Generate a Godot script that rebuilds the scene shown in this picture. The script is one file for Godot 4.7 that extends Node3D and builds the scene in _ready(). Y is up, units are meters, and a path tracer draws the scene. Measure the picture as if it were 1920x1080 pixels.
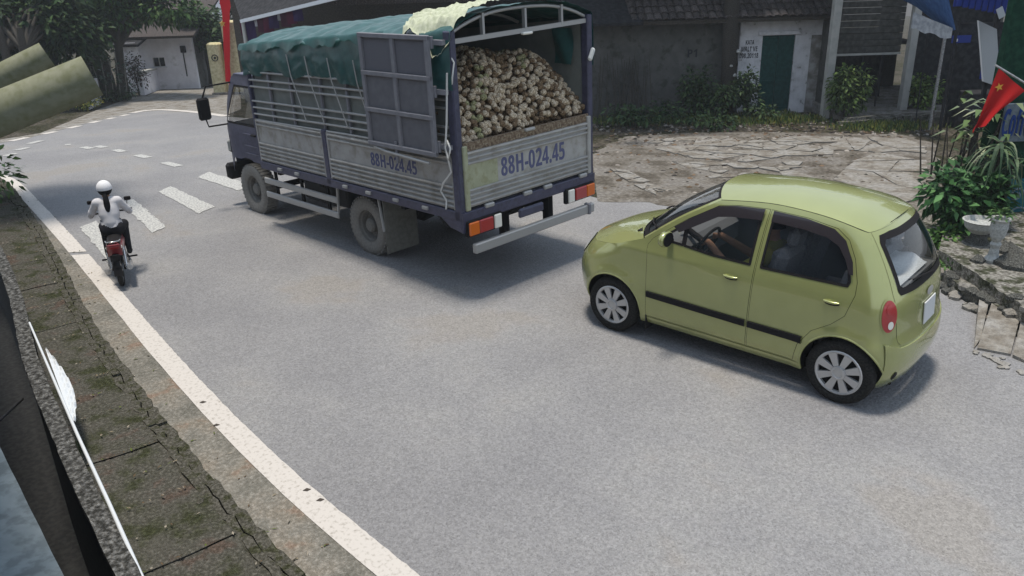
extends Node3D

const V0 := Vector3.ZERO
var used := {}
var mats := {}
var rng := RandomNumberGenerator.new()

func _ready():
	rng.seed = 20260725
	setup_camera_and_light()
	make_materials()
	build_ground()
	build_left_verge()
	build_right_verge()
	build_right_houses()
	build_far_left()
	build_trees()
	build_truck()
	build_car()
	build_motorbike()
	build_near_things()

func setup_camera_and_light():
	var cam := Camera3D.new()
	cam.name = "camera"
	cam.fov = 38.46
	cam.near = 0.05
	cam.far = 400.0
	add_child(cam)
	cam.position = Vector3(0, 3.749, 0)
	var p := 0.39801
	var r := -0.03062
	var right := Vector3(1, 0, 0)
	var up := Vector3(0, cos(p), -sin(p))
	var back := Vector3(0, sin(p), cos(p))
	cam.basis = Basis(right * cos(r) + up * sin(r), up * cos(r) - right * sin(r), back)
	cam.current = true
	var env := Environment.new()
	env.background_mode = Environment.BG_SKY
	var sky := Sky.new()
	var sm := ProceduralSkyMaterial.new()
	sm.sky_top_color = Color(0.66, 0.73, 0.82)
	sm.sky_horizon_color = Color(0.84, 0.86, 0.88)
	sm.ground_bottom_color = Color(0.32, 0.31, 0.30)
	sm.ground_horizon_color = Color(0.6, 0.6, 0.6)
	sm.sky_curve = 0.25
	sm.sky_energy_multiplier = 1.0
	sky.sky_material = sm
	env.sky = sky
	env.tonemap_mode = Environment.TONE_MAPPER_LINEAR
	env.tonemap_exposure = 1.45
	env.sdfgi_enabled = true
	env.ssao_enabled = true
	env.ssil_enabled = true
	env.fog_enabled = true
	env.fog_density = 0.0012
	env.fog_light_color = Color(0.80, 0.83, 0.86)
	var we := WorldEnvironment.new()
	we.name = "world_environment"
	we.environment = env
	add_child(we)
	var sun := DirectionalLight3D.new()
	sun.name = "sun"
	sun.light_energy = 0.9
	sun.light_color = Color(1.0, 0.965, 0.91)
	sun.light_angular_distance = 9.0
	sun.shadow_enabled = true
	add_child(sun)
	sun.look_at_from_position(V0, Vector3(0.06, -1.0, 0.06), Vector3(1, 0, 0))

# ------------------------------------------------------------------ terrain
func hz(z: float) -> float:
	return -0.1125 * log(1.0 + exp(clampf((-z - 12.5) / 1.5, -40.0, 40.0))) if z > -60.0 else -0.075 * (-z - 12.5)

func hzl(z: float) -> float:
	var a := floorf(z)
	return lerpf(hz(a), hz(a + 1.0), z - a)

func slope_n(z: float) -> Vector3:
	var a := floorf(z)
	var s := hz(a + 1.0) - hz(a)
	return Vector3(0, 1, -s).normalized()

# ------------------------------------------------------------------ mesh builder
class MB:
	var v := PackedVector3Array()
	var n := PackedVector3Array()
	var c := PackedColorArray()
	var uv := PackedVector2Array()
	var col := Color(1, 1, 1)
	var use_c := false
	func t3(a: Vector3, b: Vector3, d: Vector3, na: Vector3, nb: Vector3, nd: Vector3):
		if (b - a).cross(d - a).dot(na + nb + nd) > 0.0:
			v.append(a); v.append(d); v.append(b)
			n.append(na); n.append(nd); n.append(nb)
		else:
			v.append(a); v.append(b); v.append(d)
			n.append(na); n.append(nb); n.append(nd)
		if use_c:
			c.append(col); c.append(col); c.append(col)
	func tri(a: Vector3, b: Vector3, d: Vector3, nn: Vector3):
		t3(a, b, d, nn, nn, nn)
	func flat(a: Vector3, b: Vector3, d: Vector3, away: Vector3):
		var nn := (b - a).cross(d - a).normalized()
		if nn.dot((a + b + d) / 3.0 - away) < 0.0:
			nn = -nn
		t3(a, b, d, nn, nn, nn)
	func quad(a: Vector3, b: Vector3, d: Vector3, e: Vector3, nn: Vector3):
		t3(a, b, d, nn, nn, nn)
		t3(a, d, e, nn, nn, nn)
	func qflat(a: Vector3, b: Vector3, d: Vector3, e: Vector3, away: Vector3):
		var nn := (d - a).cross(e - b).normalized()
		if nn.dot((a + b + d + e) / 4.0 - away) < 0.0:
			nn = -nn
		quad(a, b, d, e, nn)
	func box(ctr: Vector3, s: Vector3, bs := Basis(), bev := 0.0):
		var h := s * 0.5
		if bev <= 0.0:
			for ax in 3:
				for sg in [-1.0, 1.0]:
					var nn := Vector3.ZERO
					nn[ax] = sg
					var u := (ax + 1) % 3
					var w := (ax + 2) % 3
					var p := []
					for q in [[-1, -1], [1, -1], [1, 1], [-1, 1]]:
						var x := Vector3.ZERO
						x[ax] = sg * h[ax]; x[u] = q[0] * h[u]; x[w] = q[1] * h[w]
						p.append(ctr + bs * x)
					quad(p[0], p[1], p[2], p[3], (bs * nn).normalized())
			return
		bev = minf(bev, minf(h.x, minf(h.y, h.z)) * 0.95)
		var f := {}
		for ax in 3:
			for i in 8:
				var sg3 := Vector3(1 if i & 1 else -1, 1 if i & 2 else -1, 1 if i & 4 else -1)
				var x := sg3 * (h - Vector3.ONE * bev)
				x[ax] = sg3[ax] * h[ax]
				f[ax * 8 + i] = ctr + bs * x
		for ax in 3:
			var u := (ax + 1) % 3
			var w := (ax + 2) % 3
			for sg in [0, 1]:
				var o: int = sg << ax
				var nn := Vector3.ZERO
				nn[ax] = 1 if sg else -1
				quad(f[ax * 8 + o], f[ax * 8 + o + (1 << u)], f[ax * 8 + o + (1 << u) + (1 << w)], f[ax * 8 + o + (1 << w)], bs * nn)
		for ax in 3:
			var u := (ax + 1) % 3
			var w := (ax + 2) % 3
			for su in [0, 1]:
				for sw in [0, 1]:
					var o: int = (su << u) + (sw << w)
					var nn := Vector3.ZERO
					nn[u] = 1 if su else -1
					nn[w] = 1 if sw else -1
					quad(f[u * 8 + o], f[u * 8 + o + (1 << ax)], f[w * 8 + o + (1 << ax)], f[w * 8 + o], bs * nn.normalized())
		for i in 8:
			var nn := Vector3(1 if i & 1 else -1, 1 if i & 2 else -1, 1 if i & 4 else -1).normalized()
			tri(f[i], f[8 + i], f[16 + i], bs * nn)
	# a bar from a to b with a cross-section w (sideways) x h (towards up)
	func bar(a: Vector3, b: Vector3, w: float, h: float, up := Vector3.UP, bev := 0.0):
		var d := b - a
		var z := d.normalized()
		var x := up.cross(z)
		if x.length() < 0.01:
			x = Vector3.RIGHT.cross(z)
		x = x.normalized()
		var y := z.cross(x)
		box((a + b) * 0.5, Vector3(w, h, d.length()), Basis(x, y, z), bev)
	func tube(pts: Array, rad, sides := 8, caps := true):
		var rings := []
		var m := pts.size()
		var prev := Vector3.ZERO
		for i in m:
			var tg: Vector3 = (pts[mini(i + 1, m - 1)] - pts[maxi(i - 1, 0)]).normalized()
			if i == 0:
				prev = tg.cross(Vector3.UP)
				if prev.length() < 0.05:
					prev = tg.cross(Vector3.RIGHT)
			prev = (prev - tg * prev.dot(tg)).normalized()
			var bi := tg.cross(prev)
			var r: float = rad[i] if rad is Array else rad
			var ring := []
			for k in sides:
				var a := TAU * k / sides
				var nn := prev * cos(a) + bi * sin(a)
				ring.append([pts[i] + nn * r, nn])
			rings.append(ring)
		for i in m - 1:
			for k in sides:
				var p = rings[i][k]; var q = rings[i][(k + 1) % sides]
				var r2 = rings[i + 1][(k + 1) % sides]; var s = rings[i + 1][k]
				t3(p[0], q[0], r2[0], p[1], q[1], r2[1])
				t3(p[0], r2[0], s[0], p[1], r2[1], s[1])
		if caps:
			for e in [0, m - 1]:
				var nn: Vector3 = ((pts[0] - pts[1]) if e == 0 else (pts[m - 1] - pts[m - 2])).normalized()
				for k in range(1, sides - 1):
					tri(rings[e][0][0], rings[e][k][0], rings[e][k + 1][0], nn)
	# profile: Vector2(radius, height) turned about the y axis of xf
	func lathe(prof: Array, xf := Transform3D(), segs := 24, smooth := false):
		var m := prof.size()
		var nr := []
		for i in m - 1:
			var d: Vector2 = prof[i + 1] - prof[i]
			nr.append(Vector2(d.y, -d.x).normalized())
		for i in m - 1:
			var n0: Vector2 = nr[i]
			var n1: Vector2 = nr[i]
			if smooth:
				n0 = (nr[maxi(i - 1, 0)] + nr[i]).normalized()
				n1 = (nr[i] + nr[mini(i + 1, m - 2)]).normalized()
			for k in segs:
				var a := TAU * k / segs
				var b := TAU * (k + 1) / segs
				var ca := Vector3(cos(a), 0, sin(a)); var cb := Vector3(cos(b), 0, sin(b))
				var p0: Vector3 = xf * (ca * prof[i].x + Vector3(0, prof[i].y, 0))
				var p1: Vector3 = xf * (cb * prof[i].x + Vector3(0, prof[i].y, 0))
				var p2: Vector3 = xf * (cb * prof[i + 1].x + Vector3(0, prof[i + 1].y, 0))
				var p3: Vector3 = xf * (ca * prof[i + 1].x + Vector3(0, prof[i + 1].y, 0))
				var q0 := (xf.basis * (ca * n0.x + Vector3(0, n0.y, 0))).normalized()
				var q1 := (xf.basis * (cb * n0.x + Vector3(0, n0.y, 0))).normalized()
				var q2 := (xf.basis * (cb * n1.x + Vector3(0, n1.y, 0))).normalized()
				var q3 := (xf.basis * (ca * n1.x + Vector3(0, n1.y, 0))).normalized()
				if prof[i].x > 1e-5:
					t3(p0, p1, p2, q0, q1, q2)
				if prof[i + 1].x > 1e-5:
					t3(p0, p2, p3, q0, q2, q3)
	# polygon in the xy plane of xf, pushed from z = 0 to z = depth
	func prism(poly: PackedVector2Array, depth: float, xf := Transform3D()):
		var idx := Geometry2D.triangulate_polygon(poly)
		var zn := xf.basis.z.normalized() * signf(depth)
		for i in range(0, idx.size(), 3):
			var a := poly[idx[i]]; var b := poly[idx[i + 1]]; var d := poly[idx[i + 2]]
			tri(xf * Vector3(a.x, a.y, 0), xf * Vector3(b.x, b.y, 0), xf * Vector3(d.x, d.y, 0), -zn)
			tri(xf * Vector3(a.x, a.y, depth), xf * Vector3(b.x, b.y, depth), xf * Vector3(d.x, d.y, depth), zn)
		var cw := Geometry2D.is_polygon_clockwise(poly)
		for i in poly.size():
			var a := poly[i]; var b := poly[(i + 1) % poly.size()]
			var e := b - a
			var nn := Vector2(e.y, -e.x)
			if cw:
				nn = -nn
			var n3 := (xf.basis * Vector3(nn.x, nn.y, 0)).normalized()
			quad(xf * Vector3(a.x, a.y, 0), xf * Vector3(b.x, b.y, 0), xf * Vector3(b.x, b.y, depth), xf * Vector3(a.x, a.y, depth), n3)
	# smooth surface fn(u, v) over a (nu x nv) net
	func surf(nu: int, nv: int, fn: Callable, u0 := 0.0, u1 := 1.0, v0 := 0.0, v1 := 1.0, sgn := 1.0):
		var g := []
		for i in nu + 1:
			var row := PackedVector3Array()
			for j in nv + 1:
				row.append(fn.call(lerpf(u0, u1, float(i) / nu), lerpf(v0, v1, float(j) / nv)))
			g.append(row)
		var ng := []
		for i in nu + 1:
			var row := PackedVector3Array()
			for j in nv + 1:
				var du: Vector3 = g[mini(i + 1, nu)][j] - g[maxi(i - 1, 0)][j]
				var dv: Vector3 = g[i][mini(j + 1, nv)] - g[i][maxi(j - 1, 0)]
				row.append(du.cross(dv).normalized() * sgn)
			ng.append(row)
		for i in nu:
			for j in nv:
				t3(g[i][j], g[i + 1][j], g[i + 1][j + 1], ng[i][j], ng[i + 1][j], ng[i + 1][j + 1])
				t3(g[i][j], g[i + 1][j + 1], g[i][j + 1], ng[i][j], ng[i + 1][j + 1], ng[i][j + 1])
	# the part of the surface fn(u, v) that lies in poly and outside holes, cut to clean edges
	func patch(poly: PackedVector2Array, holes: Array, du: float, dv: float, fn: Callable, lift := 0.0, sgn := 1.0):
		var lo := poly[0]; var hi := poly[0]
		for p in poly:
			lo = lo.min(p); hi = hi.max(p)
		var e := Vector2(du, dv) * 0.02
		for i in range(int(floor(lo.x / du)), int(ceil(hi.x / du))):
			for j in range(int(floor(lo.y / dv)), int(ceil(hi.y / dv))):
				var r := PackedVector2Array([Vector2(i * du, j * dv), Vector2((i + 1) * du, j * dv), Vector2((i + 1) * du, (j + 1) * dv), Vector2(i * du, (j + 1) * dv)])
				var bits: Array = []
				bits.append_array(Geometry2D.intersect_polygons(r, poly))
				for h in holes:
					var nb := []
					for b in bits:
						nb.append_array(Geometry2D.clip_polygons(b, h))
					bits = nb
				for b in bits:
					if b.size() < 3:
						continue
					var idx := Geometry2D.triangulate_polygon(b)
					var ps := []
					var ns := []
					for q in b:
						var c0: Vector3 = fn.call(q.x, q.y)
						var a1: Vector3 = fn.call(q.x + e.x, q.y) - fn.call(q.x - e.x, q.y)
						var a2: Vector3 = fn.call(q.x, q.y + e.y) - fn.call(q.x, q.y - e.y)
						var nn := a1.cross(a2).normalized() * sgn
						ps.append(c0 + nn * lift)
						ns.append(nn)
					for k in range(0, idx.size(), 3):
						t3(ps[idx[k]], ps[idx[k + 1]], ps[idx[k + 2]], ns[idx[k]], ns[idx[k + 1]], ns[idx[k + 2]])
	func done() -> ArrayMesh:
		var m := ArrayMesh.new()
		if v.is_empty():
			return m
		var a := []
		a.resize(Mesh.ARRAY_MAX)
		a[Mesh.ARRAY_VERTEX] = v
		a[Mesh.ARRAY_NORMAL] = n
		if use_c:
			a[Mesh.ARRAY_COLOR] = c
		if uv.size() == v.size():
			a[Mesh.ARRAY_TEX_UV] = uv
		m.add_surface_from_arrays(Mesh.PRIMITIVE_TRIANGLES, a)
		return m

# ------------------------------------------------------------------ scene helpers
func numbered(called: String) -> String:
	if used.has(called):
		used[called] += 1
		return "%s_%03d" % [called, used[called]]
	used[called] = 0
	return called

func thing(called: String, label: String, category: String, at := V0, turn := 0.0, group := "") -> Node3D:
	var o := Node3D.new()
	o.name = numbered(called)
	add_child(o)
	o.position = at
	o.rotation.y = turn
	return tag(o, label, category, group)

func tag(o, label: String, category: String, group := ""):
	o.set_meta("label", label)
	o.set_meta("category", category)
	if group:
		o.set_meta("group", group)
	return o

func obj(called: String, mb, m, parent = null) -> MeshInstance3D:
	var o := MeshInstance3D.new()
	o.mesh = mb.done() if mb is MB else mb
	o.material_override = mats[m] if m is String else m
	if parent == null:
		o.name = numbered(called)
		add_child(o)
	else:
		o.name = called
		parent.add_child(o, true)
	return o

func structure(called: String, mb, m) -> MeshInstance3D:
	var o := obj(called, mb, m)
	o.set_meta("kind", "structure")
	return o

func group_node(called: String, parent) -> Node3D:
	var o := Node3D.new()
	o.name = called
	parent.add_child(o, true)
	return o

func boxpart(called: String, ctr: Vector3, s: Vector3, m, parent, bev := 0.0, bs := Basis()) -> MeshInstance3D:
	var b := MB.new()
	b.box(ctr, s, bs, bev)
	return obj(called, b, m, parent)

func P2(a: Array) -> PackedVector2Array:
	var o := PackedVector2Array()
	for i in range(0, a.size(), 2):
		o.append(Vector2(a[i], a[i + 1]))
	return o

# sheet over the terrain: polygon of (x, z), off above it
func sheet(b: MB, poly: PackedVector2Array, off: float, cell := 2.0, rough := 0.0):
	var lo := poly[0]; var hi := poly[0]
	for p in poly:
		lo = lo.min(p); hi = hi.max(p)
	for j in range(int(floor(lo.y)), int(ceil(hi.y))):
		var strip := Geometry2D.intersect_polygons(poly, PackedVector2Array([Vector2(lo.x - 1, j), Vector2(hi.x + 1, j), Vector2(hi.x + 1, j + 1), Vector2(lo.x - 1, j + 1)]))
		var nn := slope_n(j + 0.5)
		for s in strip:
			var idx := Geometry2D.triangulate_polygon(s)
			for k in range(0, idx.size(), 3):
				var q := []
				for w in 3:
					var p: Vector2 = s[idx[k + w]]
					q.append(Vector3(p.x, lerpf(hz(j), hz(j + 1), p.y - j) + off, p.y))
				b.tri(q[0], q[1], q[2], nn)

# thick piece over the terrain
func slab(b: MB, poly: PackedVector2Array, top: float, bottom: float, tilt := V0):
	var idx := Geometry2D.triangulate_polygon(poly)
	var c := Vector2.ZERO
	for p in poly:
		c += p / poly.size()
	var f := func(p: Vector2, h: float): return Vector3(p.x, hzl(p.y) + h + tilt.x * (p.x - c.x) + tilt.z * (p.y - c.y), p.y)
	for k in range(0, idx.size(), 3):
		b.flat(f.call(poly[idx[k]], top), f.call(poly[idx[k + 1]], top), f.call(poly[idx[k + 2]], top), Vector3(c.x, -50, c.y))
	for i in poly.size():
		var p := poly[i]; var q := poly[(i + 1) % poly.size()]
		b.qflat(f.call(p, top), f.call(q, top), f.call(q, bottom), f.call(p, bottom), Vector3(c.x, hzl(c.y) + (top + bottom) / 2, c.y))

func smooth_poly(pts: Array, per := 4) -> PackedVector2Array:
	var o := PackedVector2Array()
	var m := pts.size()
	for i in m - 1:
		var a: Vector2 = pts[maxi(i - 1, 0)]; var b: Vector2 = pts[i]; var c: Vector2 = pts[i + 1]; var d: Vector2 = pts[mini(i + 2, m - 1)]
		for k in per:
			var t := float(k) / per
			o.append(0.5 * ((2.0 * b) + (c - a) * t + (2.0 * a - 5.0 * b + 4.0 * c - d) * t * t + (3.0 * b - a - 3.0 * c + d) * t * t * t))
	o.append(pts[m - 1])
	return o

func rev(a: PackedVector2Array) -> PackedVector2Array:
	var o := a.duplicate()
	o.reverse()
	return o

func offset_line(line: PackedVector2Array, d: float) -> PackedVector2Array:
	var o := PackedVector2Array()
	for i in line.size():
		var t := (line[mini(i + 1, line.size() - 1)] - line[maxi(i - 1, 0)]).normalized()
		o.append(line[i] + Vector2(t.y, -t.x) * d)
	return o

# wall or kerb that follows a line (x, z): height over the terrain from y0 to y1, width from d0 to d1 beside the line
func run(b: MB, line: PackedVector2Array, d0: float, d1: float, y0: float, y1: float, jit := 0.0):
	var A := offset_line(line, d0); var B := offset_line(line, d1)
	var ht := []
	for i in line.size():
		ht.append(y1 + rng.randf_range(-jit, jit))
	for i in line.size() - 1:
		var a0 := Vector3(A[i].x, hzl(A[i].y) + y0, A[i].y); var a1 := Vector3(A[i].x, hzl(A[i].y) + ht[i], A[i].y)
		var b0 := Vector3(B[i].x, hzl(B[i].y) + y0, B[i].y); var b1 := Vector3(B[i].x, hzl(B[i].y) + ht[i], B[i].y)
		var c0 := Vector3(A[i + 1].x, hzl(A[i + 1].y) + y0, A[i + 1].y); var c1 := Vector3(A[i + 1].x, hzl(A[i + 1].y) + ht[i + 1], A[i + 1].y)
		var e0 := Vector3(B[i + 1].x, hzl(B[i + 1].y) + y0, B[i + 1].y); var e1 := Vector3(B[i + 1].x, hzl(B[i + 1].y) + ht[i + 1], B[i + 1].y)
		var mid := (a0 + b0 + c1 + e1) / 4.0
		b.qflat(a0, a1, c1, c0, mid)
		b.qflat(b0, b1, e1, e0, mid)
		b.quad(a1, b1, e1, c1, Vector3.UP)
		if i == 0:
			b.qflat(a0, a1, b1, b0, mid)
		if i == line.size() - 2:
			b.qflat(c0, c1, e1, e0, mid)

# ------------------------------------------------------------------ materials
func lin(r: float, g: float, b: float) -> Color:
	return Color(r, g, b).linear_to_srgb()

func M(col: Color, rough := 0.8, metal := 0.0) -> StandardMaterial3D:
	var m := StandardMaterial3D.new()
	m.albedo_color = col
	m.roughness = rough
	m.metallic = metal
	m.metallic_specular = 0.5 if rough < 0.5 else 0.15
	return m

var noise_tex := {}
func ntex(stops: Array, freq: float, oct := 5, size := 512, seed := 1, type := FastNoiseLite.TYPE_SIMPLEX_SMOOTH) -> NoiseTexture2D:
	var f := FastNoiseLite.new()
	f.noise_type = type
	f.frequency = freq
	f.fractal_octaves = oct
	f.fractal_gain = 0.58
	f.seed = seed
	var t := NoiseTexture2D.new()
	t.width = size
	t.height = size
	t.seamless = true
	t.noise = f
	var g := Gradient.new()
	var off := PackedFloat32Array()
	var cols := PackedColorArray()
	for i in stops.size():
		off.append(stops[i][0]); cols.append(stops[i][1])
	g.offsets = off
	g.colors = cols
	t.color_ramp = g
	return t

func bump(freq: float, strength: float, seed := 3) -> NoiseTexture2D:
	var k := "b%f_%f" % [freq, strength]
	if noise_tex.has(k):
		return noise_tex[k]
	var f := FastNoiseLite.new()
	f.frequency = freq
	f.fractal_octaves = 4
	f.seed = seed
	var t := NoiseTexture2D.new()
	t.width = 512
	t.height = 512
	t.seamless = true
	t.noise = f
	t.as_normal_map = true
	t.bump_strength = strength
	noise_tex[k] = t
	return t

# mottled material: stops of colour over noise, tile in metres, world = fixed to the place
func MN(stops: Array, freq: float, tile: float, rough := 0.9, world := true, bump_s := 0.0, bump_f := 0.05, metal := 0.0) -> StandardMaterial3D:
	var m := M(Color(1, 1, 1), rough, metal)
	m.albedo_texture = ntex(stops, freq, 5, 512, int(freq * 9973 + tile * 131))
	m.uv1_triplanar = true
	m.uv1_world_triplanar = world
	m.uv1_scale = Vector3.ONE / tile
	if bump_s > 0:
		m.normal_enabled = true
		m.normal_texture = bump(bump_f, bump_s)
		m.normal_scale = 1.0
	return m

func with_detail(m: StandardMaterial3D, stops: Array, freq: float, tile: float, world := true, seed := 7) -> StandardMaterial3D:
	m.detail_enabled = true
	m.detail_blend_mode = BaseMaterial3D.BLEND_MODE_MUL
	m.detail_uv_layer = BaseMaterial3D.DETAIL_UV_2
	m.detail_albedo = ntex(stops, freq, 5, 512, seed)
	m.uv2_triplanar = true
	m.uv2_world_triplanar = world
	m.uv2_scale = Vector3.ONE / tile
	return m

func grain_image(size: int, lo: int, hi: int, light_share: float, dark_share: float) -> ImageTexture:
	var d := PackedByteArray()
	d.resize(size * size * 3)
	var h := size / 2
	var coarse := PackedByteArray()
	coarse.resize(h * h)
	for i in h * h:
		coarse[i] = rng.randi_range(lo, hi)
	for y in size:
		for x in size:
			var c := int(coarse[(y >> 1) * h + (x >> 1)]) + int(coarse[((y >> 2) * 7 % h) * h + (x >> 2)])
			var g := (c + rng.randi_range(lo, hi)) / 3
			var w := rng.randf()
			if w < light_share:
				g += 46
			elif w > 1.0 - dark_share:
				g -= 40
			g = clampi(g, 0, 255)
			var i := (y * size + x) * 3
			d[i] = g; d[i + 1] = g; d[i + 2] = clampi(g + 1, 0, 255)
	var im := Image.create_from_data(size, size, false, Image.FORMAT_RGB8, d)
	im.generate_mipmaps()
	return ImageTexture.create_from_image(im)

func make_materials():
	var grain := grain_image(1024, 190, 255, 0.03, 0.04)
	# asphalt: worn grey chippings, dusty patches
	var a := M(lin(0.32, 0.318, 0.322), 0.95)
	a.albedo_texture = grain
	a.uv1_triplanar = true
	a.uv1_world_triplanar = true
	a.uv1_scale = Vector3.ONE / 5.5
	a.normal_enabled = true
	a.normal_texture = bump(0.4, 1.2)
	mats.asphalt = with_detail(a, [[0.2, Color(0.93, 0.93, 0.935)], [0.5, Color(0.97, 0.97, 0.97)], [0.7, Color(1, 0.998, 0.99)], [0.8, Color(1.0, 0.985, 0.96)]], 0.012, 17.0)
	var pw := M(lin(0.50, 0.485, 0.468), 0.85)
	pw.albedo_texture = ntex([[0.0, Color(0.72, 0.7, 0.68)], [0.22, Color(0.9, 0.885, 0.865)], [0.45, Color(1, 0.99, 0.98)]], 0.05, 5, 512, 5)
	pw.uv1_triplanar = true; pw.uv1_world_triplanar = true; pw.uv1_scale = Vector3.ONE / 1.3
	mats.line = pw
	var wz := M(lin(0.46, 0.46, 0.452), 0.9)
	wz.albedo_texture = ntex([[0.30, Color(0.78, 0.78, 0.79)], [0.46, Color(0.88, 0.88, 0.875)], [0.62, Color(1, 1, 0.99)]], 0.045, 5, 512, 6)
	wz.uv1_triplanar = true; wz.uv1_world_triplanar = true; wz.uv1_scale = Vector3.ONE / 1.1
	mats.worn_paint = wz
	mats.soil = with_detail(MN([[0.25, lin(0.045, 0.04, 0.034)], [0.5, lin(0.085, 0.075, 0.06)], [0.75, lin(0.14, 0.122, 0.10)]], 0.035, 2.2, 0.97, true, 14.0, 0.06), [[0.3, Color(0.72, 0.76, 0.66)], [0.6, Color(1, 1, 1)]], 0.015, 11.0)
	mats.mud = with_detail(MN([[0.2, lin(0.135, 0.124, 0.112)], [0.5, lin(0.175, 0.163, 0.149)], [0.75, lin(0.235, 0.221, 0.204)]], 0.04, 1.9, 0.85, true, 8.0, 0.05), [[0.25, Color(0.74, 0.72, 0.69)], [0.5, Color(0.95, 0.94, 0.92)], [0.7, Color(1, 1, 1)]], 0.016, 8.0)
	mats.concrete = with_detail(MN([[0.2, lin(0.20, 0.192, 0.18)], [0.5, lin(0.26, 0.25, 0.236)], [0.8, lin(0.32, 0.31, 0.295)]], 0.03, 1.6, 0.92, true, 6.0, 0.09), [[0.2, Color(0.8, 0.77, 0.73)], [0.5, Color(0.96, 0.95, 0.93)], [0.7, Color(1, 1, 1)]], 0.02, 5.0)
	mats.gutter = with_detail(MN([[0.2, lin(0.16, 0.154, 0.140)], [0.48, lin(0.195, 0.188, 0.172)], [0.62, lin(0.225, 0.217, 0.20)], [0.85, lin(0.30, 0.29, 0.272)]], 0.06, 1.5, 0.95, true, 5.0, 0.12), [[0.2, Color(0.84, 0.84, 0.82)], [0.5, Color(1, 0.99, 0.97)], [0.72, Color(1, 0.97, 0.93)], [0.8, Color(1, 0.9, 0.84)]], 0.012, 5.1)
	mats.moss_slab = with_detail(MN([[0.2, lin(0.058, 0.057, 0.050)], [0.45, lin(0.078, 0.076, 0.068)], [0.65, lin(0.102, 0.099, 0.09)], [0.85, lin(0.16, 0.155, 0.142)]], 0.05, 1.0, 0.95, true, 8.0, 0.1), [[0.2, Color(0.7, 0.74, 0.58)], [0.42, Color(0.94, 0.94, 0.9)], [0.66, Color(1, 0.99, 0.97)], [0.82, Color(1, 0.9, 0.86)]], 0.012, 3.3)
	mats.kerb_stone = with_detail(MN([[0.2, lin(0.052, 0.05, 0.04)], [0.5, lin(0.08, 0.076, 0.063)], [0.8, lin(0.14, 0.133, 0.115)]], 0.06, 1.0, 0.95, true, 8.0, 0.1), [[0.25, Color(0.75, 0.78, 0.66)], [0.5, Color(1, 1, 1)]], 0.03, 2.1)
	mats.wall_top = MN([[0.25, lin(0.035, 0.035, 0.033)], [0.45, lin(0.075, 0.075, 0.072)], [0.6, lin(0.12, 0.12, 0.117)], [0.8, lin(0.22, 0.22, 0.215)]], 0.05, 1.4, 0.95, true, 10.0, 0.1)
	mats.gap_shade_dark = MN([[0.25, lin(0.03, 0.031, 0.032)], [0.75, lin(0.046, 0.047, 0.048)]], 0.03, 1.3, 0.95)  # near-black: shade of the gap behind the wall put into the colour
	mats.plaster_white = with_detail(MN([[0.15, lin(0.56, 0.56, 0.58)], [0.4, lin(0.66, 0.66, 0.69)], [0.8, lin(0.72, 0.72, 0.75)]], 0.012, 2.4, 0.92, true, 2.0), [[0.12, Color(0.6, 0.6, 0.57)], [0.27, Color(0.95, 0.95, 0.95)], [0.7, Color(1, 1, 1)]], 0.02, 4.3)
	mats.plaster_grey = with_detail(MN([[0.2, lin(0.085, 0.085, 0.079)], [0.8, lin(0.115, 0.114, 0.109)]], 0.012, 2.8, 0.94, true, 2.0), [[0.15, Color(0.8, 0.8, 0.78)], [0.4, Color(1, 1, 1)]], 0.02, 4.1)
	mats.whitewash = with_detail(MN([[0.15, lin(0.66, 0.65, 0.69)], [0.8, lin(0.76, 0.75, 0.79)]], 0.012, 3.4, 0.92), [[0.12, Color(0.86, 0.86, 0.85)], [0.3, Color(1, 1, 1)]], 0.012, 6.0)
	mats.plaster_stain = MN([[0.2, lin(0.16, 0.15, 0.135)], [0.5, lin(0.25, 0.24, 0.225)], [0.8, lin(0.38, 0.375, 0.375)]], 0.012, 2.4, 0.94)
	mats.yellow_wall = MN([[0.2, lin(0.50, 0.44, 0.25)], [0.7, lin(0.68, 0.62, 0.40)]], 0.02, 1.5, 0.9)
	mats.tile = MN([[0.25, lin(0.03, 0.027, 0.026)], [0.55, lin(0.075, 0.064, 0.06)], [0.85, lin(0.17, 0.15, 0.145)]], 0.04, 0.9, 0.9)
	mats.tile2 = MN([[0.25, lin(0.045, 0.038, 0.036)], [0.55, lin(0.11, 0.095, 0.09)], [0.85, lin(0.24, 0.215, 0.21)]], 0.04, 0.7, 0.9)
	mats.door_green = MN([[0.3, lin(0.008, 0.045, 0.042)], [0.7, lin(0.014, 0.07, 0.063)]], 0.02, 1.4, 0.6)
	mats.dark_wood = MN([[0.3, lin(0.05, 0.044, 0.038)], [0.7, lin(0.085, 0.074, 0.064)]], 0.03, 1.0, 0.8)
	mats.black = M(lin(0.012, 0.012, 0.013), 0.7)
	mats.dark_panel = MN([[0.3, lin(0.02, 0.02, 0.022)], [0.7, lin(0.04, 0.04, 0.043)]], 0.02, 2.0, 0.8)
	mats.shutter = MN([[0.3, lin(0.055, 0.055, 0.05)], [0.7, lin(0.085, 0.083, 0.078)]], 0.02, 2.0, 0.75)
	mats.pale_post = MN([[0.3, lin(0.36, 0.36, 0.34)], [0.7, lin(0.43, 0.425, 0.40)]], 0.012, 2.1, 0.85)
	mats.blue_tarp = MN([[0.3, lin(0.035, 0.09, 0.25)], [0.7, lin(0.07, 0.16, 0.38)]], 0.02, 1.6, 0.6)
	mats.board_grey = MN([[0.3, lin(0.11, 0.14, 0.17)], [0.7, lin(0.16, 0.19, 0.22)]], 0.02, 0.9, 0.7)
	mats.grey_tarp = MN([[0.3, lin(0.28, 0.30, 0.33)], [0.7, lin(0.45, 0.47, 0.5)]], 0.02, 1.6, 0.6)
	mats.sign_blue = M(lin(0.03, 0.05, 0.24), 0.5)
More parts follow.
